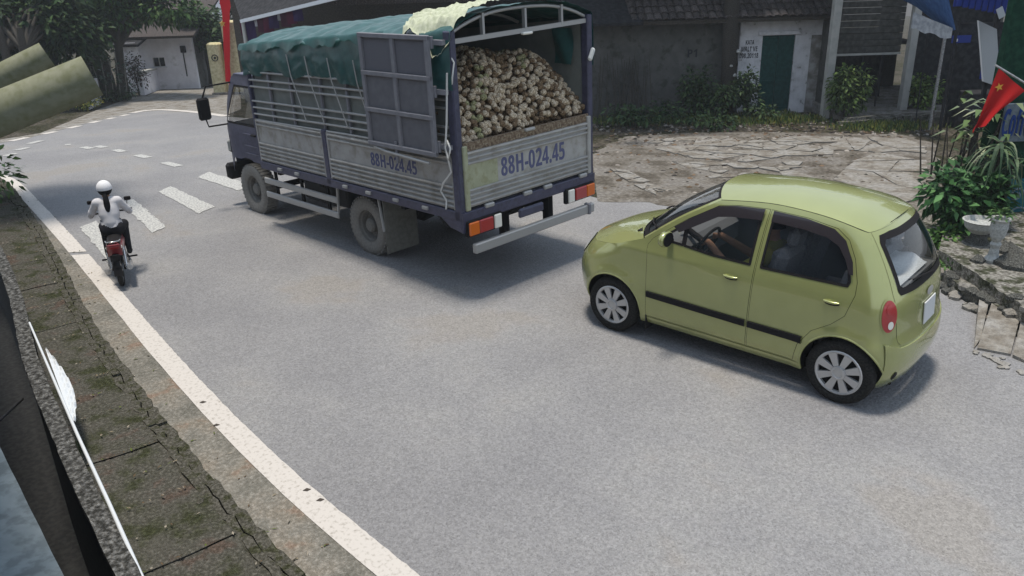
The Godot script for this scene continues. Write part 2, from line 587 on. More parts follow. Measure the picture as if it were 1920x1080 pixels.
	mats.sign_teal = M(lin(0.015, 0.085, 0.11), 0.5)
	mats.sign_white = M(lin(0.62, 0.64, 0.66), 0.5)
	mats.sign_green = MN([[0.3, lin(0.006, 0.03, 0.018)], [0.7, lin(0.012, 0.05, 0.03)]], 0.02, 1.3, 0.6)
	mats.print_white = M(lin(0.7, 0.7, 0.72), 0.6)
	mats.print_dark = M(lin(0.03, 0.03, 0.035), 0.8)
	mats.print_blue = M(lin(0.02, 0.05, 0.2), 0.6)
	mats.flag_red = M(lin(0.36, 0.016, 0.016), 0.8)
	mats.flag_red.backlight = Color(0.25, 0.02, 0.02)
	mats.banner_red = M(lin(0.60, 0.012, 0.02), 0.6)
	mats.star_yellow = M(lin(0.6, 0.33, 0.06), 0.7)
	mats.steel = MN([[0.3, lin(0.25, 0.25, 0.26)], [0.7, lin(0.42, 0.42, 0.43)]], 0.03, 0.8, 0.45, false, 0.0, 0.05, 0.5)
	mats.bark = MN([[0.25, lin(0.03, 0.027, 0.023)], [0.75, lin(0.11, 0.10, 0.088)]], 0.05, 0.6, 0.95, true, 12.0, 0.09)
	mats.pale_bark = MN([[0.25, lin(0.12, 0.115, 0.105)], [0.75, lin(0.3, 0.29, 0.27)]], 0.05, 0.6, 0.95)
	mats.ceramic = MN([[0.25, lin(0.26, 0.27, 0.26)], [0.75, lin(0.44, 0.445, 0.43)]], 0.03, 0.5, 0.6)
	mats.rock = MN([[0.25, lin(0.03, 0.03, 0.027)], [0.55, lin(0.085, 0.085, 0.078)], [0.8, lin(0.2, 0.2, 0.185)]], 0.05, 0.5, 0.95, true, 12.0, 0.08)
	mats.terrace = with_detail(MN([[0.2, lin(0.10, 0.095, 0.082)], [0.5, lin(0.19, 0.18, 0.16)], [0.8, lin(0.31, 0.30, 0.275)]], 0.035, 1.1, 0.95, true, 9.0, 0.08), [[0.28, Color(0.55, 0.58, 0.5)], [0.5, Color(1, 1, 1)]], 0.025, 3.0)
	mats.plastic_white = M(lin(0.56, 0.59, 0.62), 0.5)
	mats.pvc = with_detail(MN([[0.2, lin(0.215, 0.225, 0.165)], [0.8, lin(0.26, 0.268, 0.205)]], 0.02, 0.5, 0.75), [[0.2, Color(0.86, 0.87, 0.8)], [0.6, Color(1, 1, 1)]], 0.05, 0.7)
	mats.sheet_grey = with_detail(MN([[0.3, lin(0.20, 0.235, 0.25)], [0.7, lin(0.245, 0.285, 0.30)]], 0.015, 1.5, 0.5), [[0.3, Color(0.85, 0.85, 0.85)], [0.6, Color(1, 1, 1)]], 0.02, 0.9)
	# leaves take their colour from the vertices
	for k in ["leaf", "leaf_glossy"]:
		var m := M(Color(1, 1, 1), 0.6 if k == "leaf" else 0.42)
		m.metallic_specular = 0.25
		m.vertex_color_use_as_albedo = true
		m.backlight = Color(0.5, 0.55, 0.2)
		m.cull_mode = BaseMaterial3D.CULL_DISABLED
		mats[k] = m
	var vc := M(Color(1, 1, 1), 0.8)
	vc.vertex_color_use_as_albedo = true
	mats.tinted = vc
	car_materials()
	truck_materials()

# ------------------------------------------------------------------ ground, road, markings
var kerb_line: PackedVector2Array
var wall_line: PackedVector2Array

func pts(a: PackedVector2Array) -> Array:
	var o = []
	for p in a:
		o.append(p)
	return o

func resample(line: PackedVector2Array, step: float, jit := 0.0) -> PackedVector2Array:
	var o = PackedVector2Array()
	for i in line.size() - 1:
		var m = maxi(1, int(line[i].distance_to(line[i + 1]) / step))
		for k in m:
			o.append(line[i].lerp(line[i + 1], float(k) / m) + Vector2(rng.randf_range(-jit, jit), rng.randf_range(-jit, jit)))
	o.append(line[line.size() - 1])
	return o

func voronoi(zone: PackedVector2Array, seeds: Array) -> Array:
	var out = []
	for i in seeds.size():
		var cell = [zone]
		for j in seeds.size():
			if j == i:
				continue
			var mid: Vector2 = (seeds[i] + seeds[j]) / 2.0
			var d: Vector2 = (seeds[j] - seeds[i]).normalized()
			var t = Vector2(-d.y, d.x)
			var half = PackedVector2Array([mid + t * 60, mid - t * 60, mid - t * 60 - d * 60, mid + t * 60 - d * 60])
			var nxt = []
			for c in cell:
				nxt.append_array(Geometry2D.intersect_polygons(c, half))
			cell = nxt
		for c in cell:
			out.append(c)
	return out

func inset(poly: PackedVector2Array, d: float) -> PackedVector2Array:
	var r = Geometry2D.offset_polygon(poly, -d)
	return r[0] if r.size() > 0 else PackedVector2Array()

func build_ground():
	var far_edge = P2([-8.701, -25.587, -9.690, -26.544, -11.611, -27.958, -12.323, -27.530, -12.504, -26.000, -12.623, -23.013, -12.683, -21.518, -12.952, -21.021])
	var line_r = smooth_poly([Vector2(2.9, -0.6), Vector2(1.05, -2.4)] + pts(P2([-0.474, -4.00, -1.584, -5.20, -2.582, -6.40, -3.511, -7.60, -4.407, -8.80, -5.293, -10.00, -6.183, -11.20, -7.081, -12.40, -7.979, -13.60, -8.862, -14.80])) + [Vector2(-9.9, -16.05), Vector2(-11.4, -17.2), Vector2(-14, -18.4), Vector2(-22, -20.5), Vector2(-45, -23)])
	var line_l = offset_line(line_r, 0.20)
	kerb_line = smooth_poly([Vector2(1.9, -0.6), Vector2(0.2, -2.3)] + pts(P2([-1.264, -4.00, -2.276, -5.20, -3.232, -6.40, -4.134, -7.60, -4.980, -8.80, -5.77, -10.0, -6.58, -11.2, -7.42, -12.4, -8.27, -13.6, -9.15, -14.8])) + [Vector2(-10.4, -16.0), Vector2(-14, -17.8), Vector2(-22, -19.9), Vector2(-45, -22.4)])
	wall_line = smooth_poly([Vector2(0.1, -0.7)] + pts(P2([-2.138, -3.696, -3.085, -4.959, -4.209, -6.545, -5.232, -8.155])) + [Vector2(-6.6, -10.1), Vector2(-8.6, -12.9), Vector2(-10.8, -15.4), Vector2(-14, -17.2), Vector2(-22, -19.2), Vector2(-45, -21.6)])

	# soil under everything, cut open where the ground drops behind the low wall
	var b = MB.new()
	var big = PackedVector2Array([Vector2(-120, 30), Vector2(120, 30), Vector2(120, -150), Vector2(-120, -150)])
	var pit = wall_line.duplicate()
	pit.append(Vector2(-130, -26)); pit.append(Vector2(-130, 40)); pit.append(Vector2(0.1, 40))
	for g in Geometry2D.clip_polygons(big, pit):
		sheet(b, g, -0.012)
	structure("ground", b, "soil")
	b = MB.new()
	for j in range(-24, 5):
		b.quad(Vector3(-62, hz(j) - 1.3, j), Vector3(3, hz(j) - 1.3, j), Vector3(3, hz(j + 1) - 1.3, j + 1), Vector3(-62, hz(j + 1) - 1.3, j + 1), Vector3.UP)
	structure("lower_yard_ground", b, "gap_shade_dark")  # floor colour darkened to stand in for shade in the gap

	# asphalt
	b = MB.new()
	var right_edge = PackedVector2Array([Vector2(9.5, 2.0), Vector2(7.0, -3.4), Vector2(5.75, -5.8)]) 
	right_edge.append_array(P2([5.070, -7.321, 4.953, -7.788, 4.938, -8.420, 5.008, -9.124]))
	right_edge.append_array(PackedVector2Array([Vector2(5.35, -10.55), Vector2(4.3, -11.3)]))
	right_edge.append_array(P2([2.432, -12.255, 2.067, -12.560, 1.467, -12.633]))
	right_edge.append_array(PackedVector2Array([Vector2(0.2, -14.6), Vector2(-2.6, -18.6), Vector2(-5.6, -22.6), Vector2(-7.7, -24.8)]))
	var rd = line_l.duplicate()
	rd.append(Vector2(-45, -27)); rd.append(Vector2(-22, -25.5)); rd.append(Vector2(-14.6, -22.3))
	rd.append_array(rev(far_edge))
	rd.append_array(rev(resample(right_edge, 0.25, 0.03)))
	rd.append(Vector2(3, 3))
	for g in Geometry2D.intersect_polygons(rd, big):
		sheet(b, g, 0.0)
	structure("road", b, "asphalt")

	# white edge line, broken by a joint
	var rr = resample(line_r, 0.05, 0.005)
	var ll = resample(line_l, 0.2, 0.002)
	var joint = P2([-5.842, -10.651])[0]
	var cut = PackedVector2Array([joint + Vector2(-0.5, 0.10), joint + Vector2(0.5, -0.02), joint + Vector2(0.5, -0.13), joint + Vector2(-0.5, -0.03)])
	var whole = rr.duplicate()
	whole.append_array(rev(ll))
	b = MB.new()
	for g in Geometry2D.clip_polygons(whole, cut):
		sheet(b, g, 0.008)
	structure("edge_line_marking", b, "line")
	# far edge line: solid on the bend, then dashes
	b = MB.new()
	var fl = smooth_poly(pts(P2([-8.630, -25.569, -9.745, -26.704, -10.752, -27.572, -11.681, -28.135, -12.142, -27.944, -12.290, -27.371])), 3)
	var fp = offset_line(fl, 0.14)
	fp.append_array(rev(offset_line(fl, -0.14)))
	sheet(b, fp, 0.008)
	var nodes = P2([-12.232, -26.913, -12.290, -26.499, -12.310, -26.087, -12.366, -25.697, -12.420, -25.318, -12.442, -24.817, -12.468, -24.217, -12.528, -23.653, -12.539, -22.995, -12.644, -22.493, -12.732, -21.912, -12.819, -21.267, -12.893, -20.920])
	for i in range(0, nodes.size() - 1, 2):
		var t = (nodes[i + 1] - nodes[i]).normalized() * 0.11
		var s = Vector2(-t.y, t.x)
		sheet(b, PackedVector2Array([nodes[i] + s, nodes[i + 1] + s, nodes[i + 1] - s, nodes[i] - s]), 0.008)
	structure("far_edge_line_marking", b, "line")
	# centre dashes
	b = MB.new()
	for q in [P2([-11.521, -18.723, -11.454, -19.081]), P2([-11.745, -19.601, -11.665, -19.990]), P2([-12.016, -20.655, -11.977, -21.186]), P2([-10.906, -20.261, -10.792, -20.324]), P2([-10.246, -19.796, -9.878, -19.482]), P2([-9.949, -19.903, -9.626, -19.593]), P2([-9.191, -19.192, -8.840, -18.818]), P2([-8.292, -18.276, -7.867, -17.849]), P2([-7.242, -17.146, -6.734, -16.628])]:
		var t: Vector2 = (q[1] - q[0]).normalized() * 0.10
		var s = Vector2(-t.y, t.x)
		sheet(b, PackedVector2Array([q[0] + s, q[1] + s, q[1] - s, q[0] - s]), 0.008)
	structure("centre_line_marking", b, "worn_paint")
	# crossing bars, each bitten at its edges
	for q in [P2([-6.488, -11.915, -6.414, -12.279, -5.205, -10.592, -5.323, -10.266]), P2([-6.516, -13.371, -6.396, -13.615, -5.140, -11.801, -5.236, -11.519]), P2([-6.176, -14.142, -6.121, -14.565, -4.786, -12.915, -4.904, -12.506]), P2([-5.910, -15.341, -5.873, -15.860, -4.664, -14.537, -4.732, -14.029])]:
		b = MB.new()
		var e = q.duplicate()
		e.append(e[0])
		var r = resample(e, 0.09, 0.016)
		r.remove_at(r.size() - 1)
		sheet(b, r, 0.008)
		structure("crossing_bar_marking", b, "worn_paint")
	# sandy concrete gutter between line and kerb
	b = MB.new()
	var gp = kerb_line.duplicate()
	gp.append_array(rev(line_l))
	for g in Geometry2D.intersect_polygons(gp, big):
		sheet(b, g, 0.004)
	structure("gutter", b, "gutter")
	# pale apron across the bend, up to the gate and the wall
	b = MB.new()
	var ap = far_edge.duplicate()
	ap.append_array(P2([-13.316, -21.649, -12.851, -22.746, -13.383, -25.422, -14.207, -29.314, -14.876, -33.516, -14.471, -33.826, -15.163, -36.933, -16.097, -41.970, -17.753, -49.622, -18.076, -52.642, -16.149, -51.738, -8.753, -27.498]))
	for g in Geometry2D.intersect_polygons(ap, big):
		sheet(b, g, 0.004)
	structure("far_pavement", b, "concrete")

func build_left_verge():
	# mossy walkway slabs between kerb and wall
	var walk = thing("walkway", "", "")
	walk.remove_meta("label"); walk.remove_meta("category")
	walk.set_meta("kind", "structure")
	var kl = offset_line(kerb_line, 0.15)
	var b: MB
	var st = 0.0
	var i = 0
	while i < 60:
		var n = mini(i + rng.randi_range(3, 5), kerb_line.size() - 1)
		if n <= i:
			break
		b = MB.new()
		for j in range(i, n):
			var a0 = kl[j]; var a1 = kl[j + 1]
			var w0 = nearest(wall_line, a0); var w1 = nearest(wall_line, a1)
			var y = 0.088 + 0.005 * float(i % 3)
			var p = []
			var g0 = 0.012 if j == i else 0.0
			var d = (a1 - a0).normalized() * g0
			for k in 7:
				var t = k / 6.0
				p.append([a0.lerp(w0, t) + d, a1.lerp(w1, t)])
			for k in 6:
				var f = func(q: Vector2): return Vector3(q.x, hzl(q.y) + y + 0.008 * sin(q.x * 9.0) * cos(q.y * 7.0), q.y)
				b.qflat(f.call(p[k][0]), f.call(p[k][1]), f.call(p[k + 1][1]), f.call(p[k + 1][0]), Vector3(0, -99, 0))
			if j == i:
				var f2 = func(q: Vector2, h: float): return Vector3(q.x, hzl(q.y) + h, q.y)
				b.qflat(f2.call(p[0][0], 0.09), f2.call(p[6][0], 0.09), f2.call(p[6][0], 0.0), f2.call(p[0][0], 0.0), Vector3(a1.x, 0, a1.y))
		obj("slab", b, "moss_slab", walk)
		i = n
	b = MB.new()
	for j in range(0, mini(62, kl.size() - 1)):
		var w0 = nearest(wall_line, kl[j]); var w1 = nearest(wall_line, kl[j + 1])
		b.qflat(Vector3(kl[j].x, hzl(kl[j].y) + 0.068, kl[j].y), Vector3(kl[j + 1].x, hzl(kl[j + 1].y) + 0.068, kl[j + 1].y), Vector3(w1.x, hzl(w1.y) + 0.068, w1.y), Vector3(w0.x, hzl(w0.y) + 0.068, w0.y), Vector3(0, -99, 0))
	obj("walkway_bed", b, "moss_slab", walk)
	# kerb stones, uneven and cracked
	var kerb = thing("kerb", "", "")
	kerb.remove_meta("label"); kerb.remove_meta("category")
	kerb.set_meta("kind", "structure")
	var fine = resample(kerb_line, 0.08, 0.014)
	i = 0
	while i < 300 and i < fine.size() - 4:
		var n = mini(i + rng.randi_range(7, 15), fine.size() - 1)
		b = MB.new()
		run(b, fine.slice(i, n + 1), 0.0, 0.085, -0.02, 0.085 + rng.randf_range(-0.008, 0.008), 0.012)
		obj("kerb_stone", b, "kerb_stone", kerb)
		b = MB.new()
		run(b, offset_line(fine.slice(i, n + 1), 0.095), 0.0, 0.065, -0.02, 0.105 + rng.randf_range(-0.01, 0.01), 0.014)
		obj("kerb_stone", b, "kerb_stone", kerb)
		for q in 3:
			var c = offset_line(fine.slice(i, n + 1), 0.165 + rng.randf() * 0.06)[rng.randi_range(0, n - i - 1)]
			b = MB.new()
			stone(b, Vector3(c.x, hzl(c.y) + 0.09, c.y), rng.randf_range(0.02, 0.045), 0.6, false)
			obj("kerb_rubble", b, "kerb_stone", kerb)
		i = n
	# low wall: rough crest, face below painted dark with the shade of the gap
	var w = thing("low_wall", "low rough-topped grey wall running beside the mossy walkway", "wall")
	var fw = resample(wall_line, 0.10, 0.006)
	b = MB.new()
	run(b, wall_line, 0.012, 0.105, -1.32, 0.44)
	obj("wall_face", b, "gap_shade_dark", w)
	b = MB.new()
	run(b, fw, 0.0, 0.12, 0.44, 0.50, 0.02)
	obj("crest", b, "wall_top", w)
	# stub pillar at the wall
	# loose litter and twigs on the walkway
	b = MB.new()
	for k in 520:
		var s = rng.randi_range(4, 44)
		var p: Vector2 = kl[s].lerp(nearest(wall_line, kl[s]), rng.randf())
		if rng.randf() < 0.4:
			p = kl[s].lerp(kl[s] - (nearest(wall_line, kl[s]) - kl[s]).normalized() * 0.45, rng.randf())
		var y = hzl(p.y) + (0.118 if p.distance_to(nearest(wall_line, p)) < kl[s].distance_to(nearest(wall_line, kl[s])) else 0.012)
		var a = rng.randf() * TAU
		var d = Vector3(cos(a), rng.randf_range(0.0, 0.2), sin(a)) * rng.randf_range(0.008, 0.028)
		var e = Vector3(-sin(a), rng.randf_range(0.0, 0.2), cos(a)) * rng.randf_range(0.003, 0.009)
		var c = Vector3(p.x, y, p.y)
		b.use_c = true
		b.col = [Color(0.10, 0.07, 0.04), Color(0.2, 0.17, 0.12), Color(0.05, 0.045, 0.035), Color(0.09, 0.11, 0.03), Color(0.28, 0.25, 0.2)][rng.randi_range(0, 4)]
		b.quad(c - d, c + e, c + d, c - e, Vector3.UP)
	var lit = obj("leaf_litter", b, "tinted")
	tag(lit, "small dry leaves and twigs scattered over the walkway and gutter", "leaf litter")
	lit.set_meta("kind", "stuff")
	# a few fallen leaves on the white line, each on its own
	var fallen = ["dark fallen leaf on the white line, the farther of the clear pair", "dark fallen leaf on the white line, nearest the bottom of the picture", "small dark leaf scrap beside the nearest fallen leaf", "faint dark leaf scrap on the middle of the white line"]
	for q in [Vector3(-2.807, -0.002, -6.462), Vector3(-1.580, -0.001, -5.115), Vector3(-1.454, -0.001, -4.988), Vector3(-2.561, -0.002, -6.068)]:
		b = MB.new()
		b.use_c = true
		b.col = Color(0.06, 0.05, 0.04)
		leaf_blade(b, q + Vector3(-0.03, 0.012, 0.0), Vector3(0.07, 0.008, -0.02), Vector3(0, 1, 0.1).normalized(), 0.032, 0.2)
		tag(obj("fallen_leaf", b, "leaf"), fallen.pop_front(), "leaf", "fallen leaves on the edge line")
	# white strip with torn plastic lying along the wall's edge
	var ws = thing("white_strip", "long white plastic strip lying along the low wall's road edge", "pipe")
	b = MB.new()
	var sp = []
	for q in [Vector3(-2.149, 0.470, -3.708), Vector3(-2.619, 0.500, -4.367), Vector3(-3.201, 0.519, -5.174), Vector3(-3.803, 0.529, -6.031), Vector3(-4.576, 0.547, -7.131)]:
		sp.append(q)
	b.tube(sp, [0.014, 0.013, 0.012, 0.011, 0.009], 8)
	obj("strip", b, "plastic_white", ws)
	var pl = MB.new()
	var c0 = Vector3(-3.356, 0.499, -5.381); var c1 = Vector3(-4.179, 0.518, -6.607)
	pl.surf(28, 10, func(u: float, v: float):
		var wd = 0.11 * sin(PI * clampf(u * 0.9 + 0.06, 0, 1)) * (1.0 - 0.4 * u)
		return c0.lerp(c1, u) + Vector3(0.82, 0, -0.57) * (0.012 + v * wd) + Vector3(0, -0.35 * v * wd + 0.02 * absf(sin(u * 17.0 + v * 6.0)) * v + 0.012 * sin(u * 43.0 - v * 9.0) * v, 0))
	var po = obj("plastic_sheet", pl, "plastic_white")
	tag(po, "torn scrap of white plastic sheet hanging on the low wall's edge", "plastic sheet")
	# bush at the far end of the wall
	var pb = thing("verge_plant", "bright green leafy plant at the far end of the walkway", "plant", Vector3(-8.75, hzl(-13.55) + 0.08, -13.55))
	b = MB.new()
	for k in 6:
		b.tube([Vector3(0, 0, 0), Vector3(rng.randf_range(-0.3, 0.3), 0.5, rng.randf_range(-0.3, 0.3))], [0.015, 0.008], 5)
	obj("stem", b, "bark", pb)
	b = MB.new()
	leaf_cloud(b, [[Vector3(0, 0.45, 0), Vector3(0.55, 0.45, 0.5)], [Vector3(-0.5, 0.4, 0.3), Vector3(0.5, 0.4, 0.4)]], 420, 0.09, 0.17, [Color(0.07, 0.13, 0.035), Color(0.12, 0.19, 0.06), Color(0.05, 0.09, 0.03)])
	obj("foliage", b, "leaf", pb)

func nearest(line: PackedVector2Array, p: Vector2) -> Vector2:
	var best = line[0]
	var bd = 1e9
	for i in line.size() - 1:
		var q = Geometry2D.get_closest_point_to_segment(p, line[i], line[i + 1])
		if q.distance_squared_to(p) < bd:
			bd = q.distance_squared_to(p); best = q
	return best

# ------------------------------------------------------------------ leaves
func leaf_blade(b: MB, base: Vector3, dir: Vector3, up: Vector3, width: float, droop := 0.0):
	var side = dir.cross(up).normalized() * width * 0.5
	var nn = side.cross(dir).normalized()
	var m = base + dir * 0.45
	var tip = base + dir + Vector3(0, -droop * dir.length(), 0)
	b.t3(base, m + side, m, nn, nn, nn)
	b.t3(base, m, m - side, nn, nn, nn)
	b.t3(m + side, tip, m, nn, nn, nn)
	b.t3(m, tip, m - side, nn, nn, nn)

# leaves spread through ellipsoids [centre, radii]; more of them near the skin
func leaf_cloud(b: MB, lobes: Array, count: int, s0: float, s1: float, cols: Array, skin := 0.55):
	b.use_c = true
	var vol = 0.0
	for l in lobes:
		vol += l[1].x * l[1].y * l[1].z
	for l in lobes:
		var m = int(count * l[1].x * l[1].y * l[1].z / vol) + 1
		for k in m:
			var d = Vector3(rng.randfn(), rng.randfn(), rng.randfn()).normalized()
			var r = lerpf(skin, 1.06, sqrt(rng.randf()))
			var p: Vector3 = l[0] + d * l[1] * r
			var out = (d + Vector3(rng.randfn(), rng.randfn() * 0.6 - 0.2, rng.randfn()) * 0.6).normalized()
			var upv = (Vector3.UP + Vector3(rng.randfn(), 0, rng.randfn()) * 0.5).normalized()
			if absf(out.dot(upv)) > 0.9:
				out = Vector3(out.x, 0, out.z + 0.3).normalized()
			var s = rng.randf_range(s0, s1)
			var c: Color = cols[rng.randi_range(0, cols.size() - 1)]
			b.col = Color(c.r, c.g, c.b) * rng.randf_range(0.75, 1.25)
			b.col.a = 1
			leaf_blade(b, p, out * s, upv, s * 0.5, 0.25)

# ------------------------------------------------------------------ right side: yard, verge, houses
func build_right_verge():
	var b = MB.new()
	# muddy yard between the road and the houses
	var mud = P2([1.467, -12.633, 2.067, -12.560, 2.432, -12.255])
	mud.append_array(PackedVector2Array([Vector2(4.3, -11.3), Vector2(5.35, -10.55)]))
	mud.append_array(P2([6.207, -11.726, 7.147, -13.543, 8.531, -16.435, 8.574, -17.757, 6.623, -18.506, 4.316, -19.005, 2.779, -18.650, 1.817, -16.501]))
	for g in Geometry2D.offset_polygon(resample(mud, 0.22, 0.07), 0.12):
		sheet(b, g, 0.004)
	structure("muddy_yard", b, "mud")
	# broken concrete slabs lying on it
	var yard = thing("concrete_yard", "", "")
	yard.remove_meta("label"); yard.remove_meta("category")
	yard.set_meta("kind", "structure")
	var zones = [
		[P2([2.803, -17.550, 3.311, -18.214, 4.192, -18.437, 5.799, -18.181, 7.307, -17.784, 6.287, -15.700, 5.068, -15.445, 4.477, -15.155, 3.594, -15.698]), 52, 0.14],
		[P2([7.307, -17.784, 8.418, -17.170, 8.314, -16.078, 7.733, -14.883, 6.397, -14.944, 5.894, -15.192]), 9, 0.12],
		[P2([6.357, -14.845, 7.685, -14.784, 6.404, -12.102, 5.858, -11.795, 5.533, -11.598, 5.657, -12.880, 5.440, -13.452]), 5, 0.0],
		[P2([1.841, -14.899, 2.151, -14.651, 2.653, -12.976, 2.350, -12.729, 2.053, -13.635]), 16, 0.3],
		[P2([3.129, -15.435, 4.435, -15.001, 5.856, -15.088, 5.675, -13.141, 4.859, -13.874, 3.470, -13.857]), 30, 0.5]]
	for zn in zones:
		var lo: Vector2 = zn[0][0]; var hi: Vector2 = zn[0][0]
		for p in zn[0]:
			lo = lo.min(p); hi = hi.max(p)
		var seeds = []
		while seeds.size() < zn[1]:
			var p = Vector2(rng.randf_range(lo.x, hi.x), rng.randf_range(lo.y, hi.y))
			if Geometry2D.is_point_in_polygon(p, zn[0]):
				seeds.append(p)
		for cell in voronoi(zn[0], seeds):
			if rng.randf() < zn[2]:
				continue
			var e: PackedVector2Array = cell.duplicate()
			e.append(e[0])
			var r = resample(e, 0.22, 0.03 if zn[1] > 6 else 0.012)
			r.remove_at(r.size() - 1)
			var s = inset(r, 0.014 if zn[1] > 6 else 0.010)
			if s.size() < 3:
				continue
			b = MB.new()
			slab(b, s, 0.022 + rng.randf_range(-0.010, 0.010), -0.02, Vector3(rng.randf_range(-0.012, 0.012), 0, rng.randf_range(-0.012, 0.012)))
			obj("slab", b, "concrete", yard)
	# rubble and litter in front of the house
	b = MB.new()
	b.use_c = true
	for k in 1500:
		var u = rng.randf()
		var p = Vector2(lerpf(2.2, 9.5, u), lerpf(-22.0, -17.3, rng.randf()))
		if k % 4 == 0:
			p = Vector2(lerpf(1.6, 7.5, rng.randf()), lerpf(-17.8, -12.8, rng.randf()))
		var c = Vector3(p.x, hzl(p.y) + 0.006, p.y)
		var s = rng.randf_range(0.015, 0.06)
		var w = rng.randf_range(0.5, 1.3)
		b.col = [Color(0.10, 0.085, 0.07), Color(0.17, 0.15, 0.13), Color(0.05, 0.045, 0.04), Color(0.26, 0.235, 0.21), Color(0.13, 0.09, 0.06)][rng.randi_range(0, 4)] * w
		b.col.a = 1
		stone(b, c, s, 0.45)
	var rb = obj("rubble", b, "tinted")
	tag(rb, "small stones and dry litter strewn over the dirt before the houses", "rubble")
	rb.set_meta("kind", "stuff")
	# grass by the green door
	b = MB.new()
	b.use_c = true
	for k in 8000:
		var c2: Vector2
		var m = k % 4
		if m == 0:
			c2 = P2([6.664, -20.581])[0] + Vector2(rng.randfn() * 0.8, rng.randfn() * 0.35)
		elif m == 1:
			c2 = P2([4.544, -21.309])[0] + Vector2(rng.randfn() * 0.95, rng.randfn() * 0.4)
		elif m == 2:
			c2 = P2([8.737, -18.920])[0] + Vector2(rng.randfn() * 0.5, rng.randfn() * 0.3)
		else:
			c2 = Vector2(rng.randf_range(2.0, 7.6), -22.1 + absf(rng.randfn()) * 0.8)
		if c2.y < -22.35 or (c2.x > 7.9 and c2.y < -20.3):
			continue
		var base = Vector3(c2.x, hzl(c2.y) - 0.01, c2.y)
		var hgt = rng.randf_range(0.06, 0.26)
		var a = rng.randf() * TAU
		b.col = [Color(0.055, 0.085, 0.025), Color(0.09, 0.12, 0.03), Color(0.16, 0.16, 0.04), Color(0.03, 0.055, 0.02)][rng.randi_range(0, 3)]
		leaf_blade(b, base, Vector3(cos(a) * 0.06, hgt, sin(a) * 0.06), Vector3(cos(a), 0.2, sin(a)), 0.025, 0.3)
	var gr = obj("grass", b, "leaf")
	tag(gr, "low weedy grass along the foot of the houses", "grass")
	gr.set_meta("kind", "stuff")
	# raised stony terrace on the right
	var ter = thing("stone_terrace", "raised stony terrace with rough edge under the potted plants", "terrace")
	var t0 = P2([4.918, -8.872, 4.903, -8.470, 4.965, -8.021, 5.116, -7.354])
	var edge = resample(t0, 0.13, 0.03)
	b = MB.new()
	var poly = edge.duplicate()
	poly.append_array(PackedVector2Array([Vector2(9.5, -6.5), Vector2(9.5, -11.4), Vector2(6.2, -11.6), Vector2(5.45, -10.4)]))
	slab(b, poly, 0.13, -0.05)
	obj("lower_step", b, "terrace", ter)
	var edge2 = resample(P2([5.028, -9.060, 5.076, -8.665, 5.064, -7.984, 5.052, -7.339]), 0.15, 0.035)
	poly = edge2.duplicate()
	poly.append_array(PackedVector2Array([Vector2(9.3, -7.2), Vector2(9.3, -11.2), Vector2(6.3, -11.3)]))
	b = MB.new()
	slab(b, poly, 0.27, 0.10)
	obj("upper_step", b, "terrace", ter)
	for k in 60:
		var p = edge[rng.randi_range(0, edge.size() - 1)].lerp(edge2[rng.randi_range(0, edge2.size() - 1)], rng.randf() * 0.5)
		if k % 2 == 0:
			p = edge[rng.randi_range(0, edge.size() - 1)] + Vector2(rng.randf_range(-0.12, 0.02), rng.randf_range(0.0, 0.1))
		b = MB.new()
		var inside = Geometry2D.is_point_in_polygon(p, poly)
		stone(b, Vector3(p.x, (0.27 if inside else 0.13) if k % 2 else 0.02, p.y), rng.randf_range(0.03, 0.09), 0.6, false)
		obj("stone", b, "rock" if k % 3 else "concrete", ter)
	# concrete ramp slabs laid against the kerb
	for q in [[P2([5.010, -8.074, 5.036, -7.932, 4.577, -7.212, 4.428, -7.049]), "narrow broken concrete ramp strip at the kerb, nearest the car"], [P2([5.054, -7.903, 5.138, -7.539, 4.686, -6.887, 4.452, -7.036]), "square grey concrete ramp slab laid against the kerb"], [P2([5.140, -7.514, 5.271, -7.049, 4.833, -6.543, 4.687, -6.855]), "grey concrete ramp slab cut by the right picture edge"]]:
		b = MB.new()
		var pl: PackedVector2Array = q[0]
		var nx = (pl[0] + pl[1]) / 2 - (pl[2] + pl[3]) / 2
		var g = nx / nx.length_squared() * 0.10
		slab(b, pl, 0.075, -0.08, Vector3(g.x, 0, g.y))
		tag(obj("ramp_slab", b, "concrete"), q[1], "slab")
	for k in 14:
		b = MB.new()
		var p = P2([4.429, -6.993, 4.586, -6.558])
		var c = p[0].lerp(p[1], k / 13.0) + Vector2(rng.randfn() * 0.04, rng.randfn() * 0.03)
		stone(b, Vector3(c.x, 0.01, c.y), rng.randf_range(0.025, 0.06), 0.4)
		tag(obj("rubble_stone", b, "concrete"), "small broken concrete lump at the foot of the ramp slabs", "stone", "lumps along the ramp")

func stone(b: MB, c: Vector3, s: float, flat := 0.6, coloured := true):
	var p = []
	for i in 6:
		var a = TAU * i / 6.0 + rng.randf() * 0.5
		p.append(c + Vector3(cos(a) * s * rng.randf_range(0.7, 1.2), rng.randf_range(0.0, 0.3) * s * flat, sin(a) * s * rng.randf_range(0.7, 1.2)))
	var top = c + Vector3(rng.randfn() * 0.2 * s, s * flat, rng.randfn() * 0.2 * s)
	for i in 6:
		b.flat(p[i], p[(i + 1) % 6], top, c - Vector3(0, s, 0))
		b.flat(p[i], p[(i + 1) % 6], Vector3(p[i].x, c.y - s * 0.4, p[i].z), Vector3(c.x, c.y, c.z))
		b.flat(p[(i + 1) % 6], Vector3(p[(i + 1) % 6].x, c.y - s * 0.4, p[(i + 1) % 6].z), Vector3(p[i].x, c.y - s * 0.4, p[i].z), Vector3(c.x, c.y, c.z))

